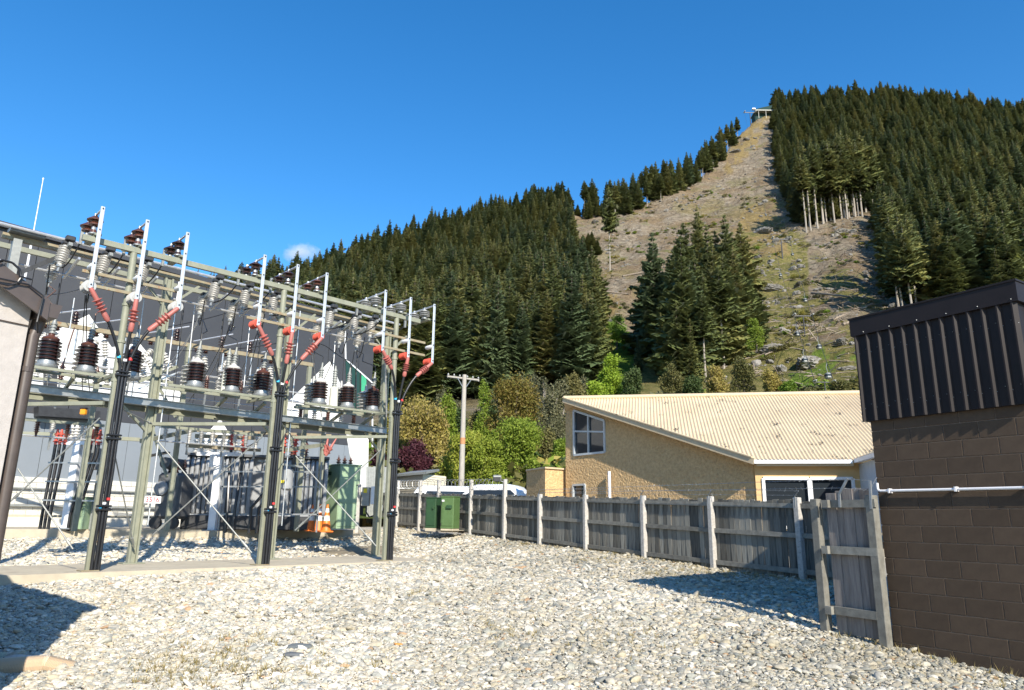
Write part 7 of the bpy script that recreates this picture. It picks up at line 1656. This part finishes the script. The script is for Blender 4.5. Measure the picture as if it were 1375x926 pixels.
t = thing('cable_railing', at(350, 660, 24.15), 'thin galvanised rails holding the dark cables in front of the radiator', 'rail')
for y in (633, 653, 690): b = MB(); b.beam(at(292, y, 24.15), at(428, y + 0.5, 24.15), 0.05, 0.05); b.build('rail', M['galv'], t)
for x in (294, 426): b = MB(); p = at(x, 700, 24.15); b.beam(Vector((p.x, p.y, ZS)), Vector((p.x, p.y, at(x, 620, 24.15).z)), 0.05, 0.05, (1, 0, 0)); b.build('upright', M['galv'], t)
# grey pole unit right of the second pole
Y = 22.0; c = at(386, 640, Y)
t = thing('pole_unit', c, 'grey voltage unit with a yellow label hanging beside the second rear column', 'electrical unit')
b = MB(); b.lathe(c + Z_ * 0.25, (0, 0, -1), [(0, 0.05), (0.03, 0.16), (0.6, 0.17), (0.65, 0.08), (0.8, 0.05)], 14); b.build('body', M['tx'], t, True)
b = MB(); b.lathe(c + Z_ * 0.25 + Vector((0.32, 0.1, 0)), (0.1, 0, 1), sheds(6, 0.09, 0.05, 0.6), 10); b.build('bushing', M['steelgrey'], t, True)
b = MB(); b.box(c + Vector((-0.08, -0.165, -0.15)), (0.1, 0.02, 0.08)); b.build('label', M['yellow'], t)
b = MB(); b.beam(c + Z_ * 0.3 + Vector((-0.6, -0.9, 0.1)), c + Z_ * 0.3 + Vector((0.4, 0.1, 0)), 0.06, 0.06); b.build('hanger', M['steelgrey'], t)
# red topped lead above the green cabinet
for k, (x0, y0, x1, y1) in enumerate([(437, 612, 452, 588), (436, 610, 441, 586)]):
    p, q = at(x0, y0, 24.4), at(x1, y1, 24.6); d = (q - p)
    b = MB(); b.lathe(p, d, [(0, 0.04), (0.1, 0.06), (0.15, 0.1), (0.2, 0.05), (0.3, 0.1), (0.35, 0.045), (d.length, 0.02)], 10); tag(b.build('red_lead', M['pink'], None, True, loc=p), 'red ended lead slanting above the green cabinet, %s of two' % ('right hand', 'left hand')[k], 'lead')
# long thin wires across the yard
for k, (p, q, s, lb_) in enumerate([((60, 395, 20.5), (128, 380, 18), 0.1, 'thin wire slanting behind the leftmost blade switch'), ((205, 442, 21), (350, 405, 22), 0.1, 'thin wire slanting across the charcoal wall behind the second pole'), ((230, 470, 22), (400, 455, 23), 0.15, 'thin wire crossing below the mid beam'), ((416, 454, 18.9), (432, 560, 21), 0.0, 'thin pale lead hanging from the sixth blade switch'), ((517, 470, 20.2), (519, 560, 20.9), 0.0, 'white rod dropping from the seventh blade switch'), ((82, 500, 19), (100, 440, 20), -0.1, 'brown braided lead behind the first bushing'), ((330, 600, 24), (362, 575, 22), 0.1, 'thin lead left of the second pole')]):
    a_, c_ = at(*p), at(*q); b = MB(); b.tube(sag(a_, c_, s), 0.013 if k < 4 else 0.02, 5); tag(b.build('thin_wire', M['alu' if k in (3, 4) else 'copper' if k == 5 else 'cable'], None, True, loc=a_), lb_, 'wire')
# ---- scattered stones and little marks on the yard
for k, (px, py, s, m_, lb_) in enumerate([(402, 871, 0.14, (0.13, 0.145, 0.15), 'smooth blue grey stone lying on the gravel near the bottom left'), (393, 881, 0.11, (0.12, 0.13, 0.14), 'second blue grey stone beside the first'), (981, 841, 0.11, (0.66, 0.55, 0.42), 'pale stone with an orange stain right of the yard middle'), (30, 889, 0.20, (0.66, 0.62, 0.55), 'large flat pale stone beside the cream hose'), (534, 867, 0.05, (0.70, 0.28, 0.06), 'small orange stone left of the yard middle')]):
    r = ray(px, py); tt = 8.0
    for it in range(40): tt += (float(yard(np.array(r.x * tt), np.array(tt))) - r.z * tt) / (r.z - 0.02) * 0.6
    me = stone_mesh(900 + k, mat('stone %d' % k, m_, tuple(x * 0.8 for x in m_), rough=0.8), 3, 0.2, 0.5); o = bpy.data.objects.new('loose_stone', me); COL.objects.link(o); o.location = (r.x * tt, tt, r.z * tt + EYE + 0.02); o.scale = (s, s * 0.8, s * 0.7); tag(o, lb_, 'stone')

# ---- busbar racks behind the gantry: rows of small insulators carrying tubes
def rack(name, px0, py0, px1, py1, off, n, label, mats_, hang=False, plane=BACK, h=0.42, r=0.095):
    a, c = plane.on(px0, py0, off), plane.on(px1, py1, off); z = (a.z + c.z) / 2; a.z = c.z = z
    t = thing(name, a.lerp(c, 0.5), label, 'busbar rack')
    b = MB(); b.beam(a, c, 0.07, 0.08); b.build('rack_beam', M['green'], t)
    for k in range(n):
        p = a.lerp(c, (k + 0.5) / n); s = -1 if hang else 1
        b = MB(); b.lathe(p + Z_ * 0.04 * s, (0, 0, s), sheds(6, r, r * 0.55, h) + [(h + 0.05, 0.03), (h + 0.12, 0.025)], 10); b.build('insulator', M[mats_[k % len(mats_)]], t, True)
        if k % 3 == 2: b = MB(); b.beam(p, p - Z_ * 0.8 + ND * 0.1, 0.05, 0.05); b.build('hanger', M['galv'], t)
    for o in (0.0, 0.12):
        b = MB(); b.tube([a + Z_ * (h + 0.14) * (-1 if hang else 1) + ND * o, c + Z_ * (h + 0.14) * (-1 if hang else 1) + ND * o], 0.022, 6); b.build('busbar_tube', M['alu'], t, True)
    return t
rack('busbar_rack', 40, 505, 150, 521, 0.4, 7, 'rack of small pale insulators behind the first pole at bushing height', ('whiteins', 'greyins', 'rustins'))
rack('busbar_rack', 236, 520, 372, 540, 0.3, 9, 'rack of small insulators behind the second bay at bushing height', ('whiteins', 'whiteins', 'rustins'))
rack('busbar_rack', 130, 500, 232, 514, 1.3, 6, 'rack of pale insulators seen against the white panels left of the second bay', ('greyins', 'whiteins'))
rack('busbar_rack', 395, 545, 500, 560, -0.8, 6, 'rack of small red and grey insulators below the third bay bushings', ('rustins', 'greyins'), hang=True)
rack('busbar_rack', 215, 572, 352, 584, -0.6, 9, 'hanging rack of pale insulators above the radiator tubes', ('whiteins', 'greyins'), hang=True, h=0.3, r=0.08)
rack('busbar_rack', 20, 560, 140, 573, 0.0, 6, 'hanging rack of pale insulators behind the white cable stand', ('whiteins', 'rustins'), hang=True, h=0.3, r=0.08)
for k in range(16):
    i = k % 9; e, kk, a = lows[i]; p = e - Z_ * 0.15 + FRONT.d * random.uniform(-0.1, 0.1); q = BACK.on(float(np.interp(i, [0, 8], [60, 470])) + random.uniform(-18, 18), random.uniform(505, 548), random.uniform(-0.3, 0.8))
    b = MB(); b.tube(sag(p, q, random.uniform(0.1, 0.5)), 0.012, 5); tag(b.build('thin_wire', M['cable' if k % 3 else 'alu'], None, True, loc=p), 'thin slack wire running from a hanging disconnector back to the busbar racks', 'wire', 'slack wires between disconnectors and racks')
for k, (px, y0, y1) in enumerate([(196, 383, 560), (247, 412, 540), (262, 408, 520), (300, 420, 505), (336, 430, 520), (352, 418, 560), (390, 440, 545), (424, 452, 530), (450, 458, 540), (480, 470, 540), (100, 400, 480), (80, 380, 470)]):
    p, q = REAR.on(px, y0, 0.6), REAR.on(px + (733 - px) * -0.00024 * (y1 - y0), y1, 0.6); b = MB(); b.tube([p, q], 0.012 if k % 2 else 0.014, 6)
    tag(b.build('drop_rod', M['alu' if k % 2 == 0 else 'cable'], None, True, loc=p), 'thin vertical rod or lead dropping behind the rear beam', 'rod', 'thin vertical leads behind the rear beam')
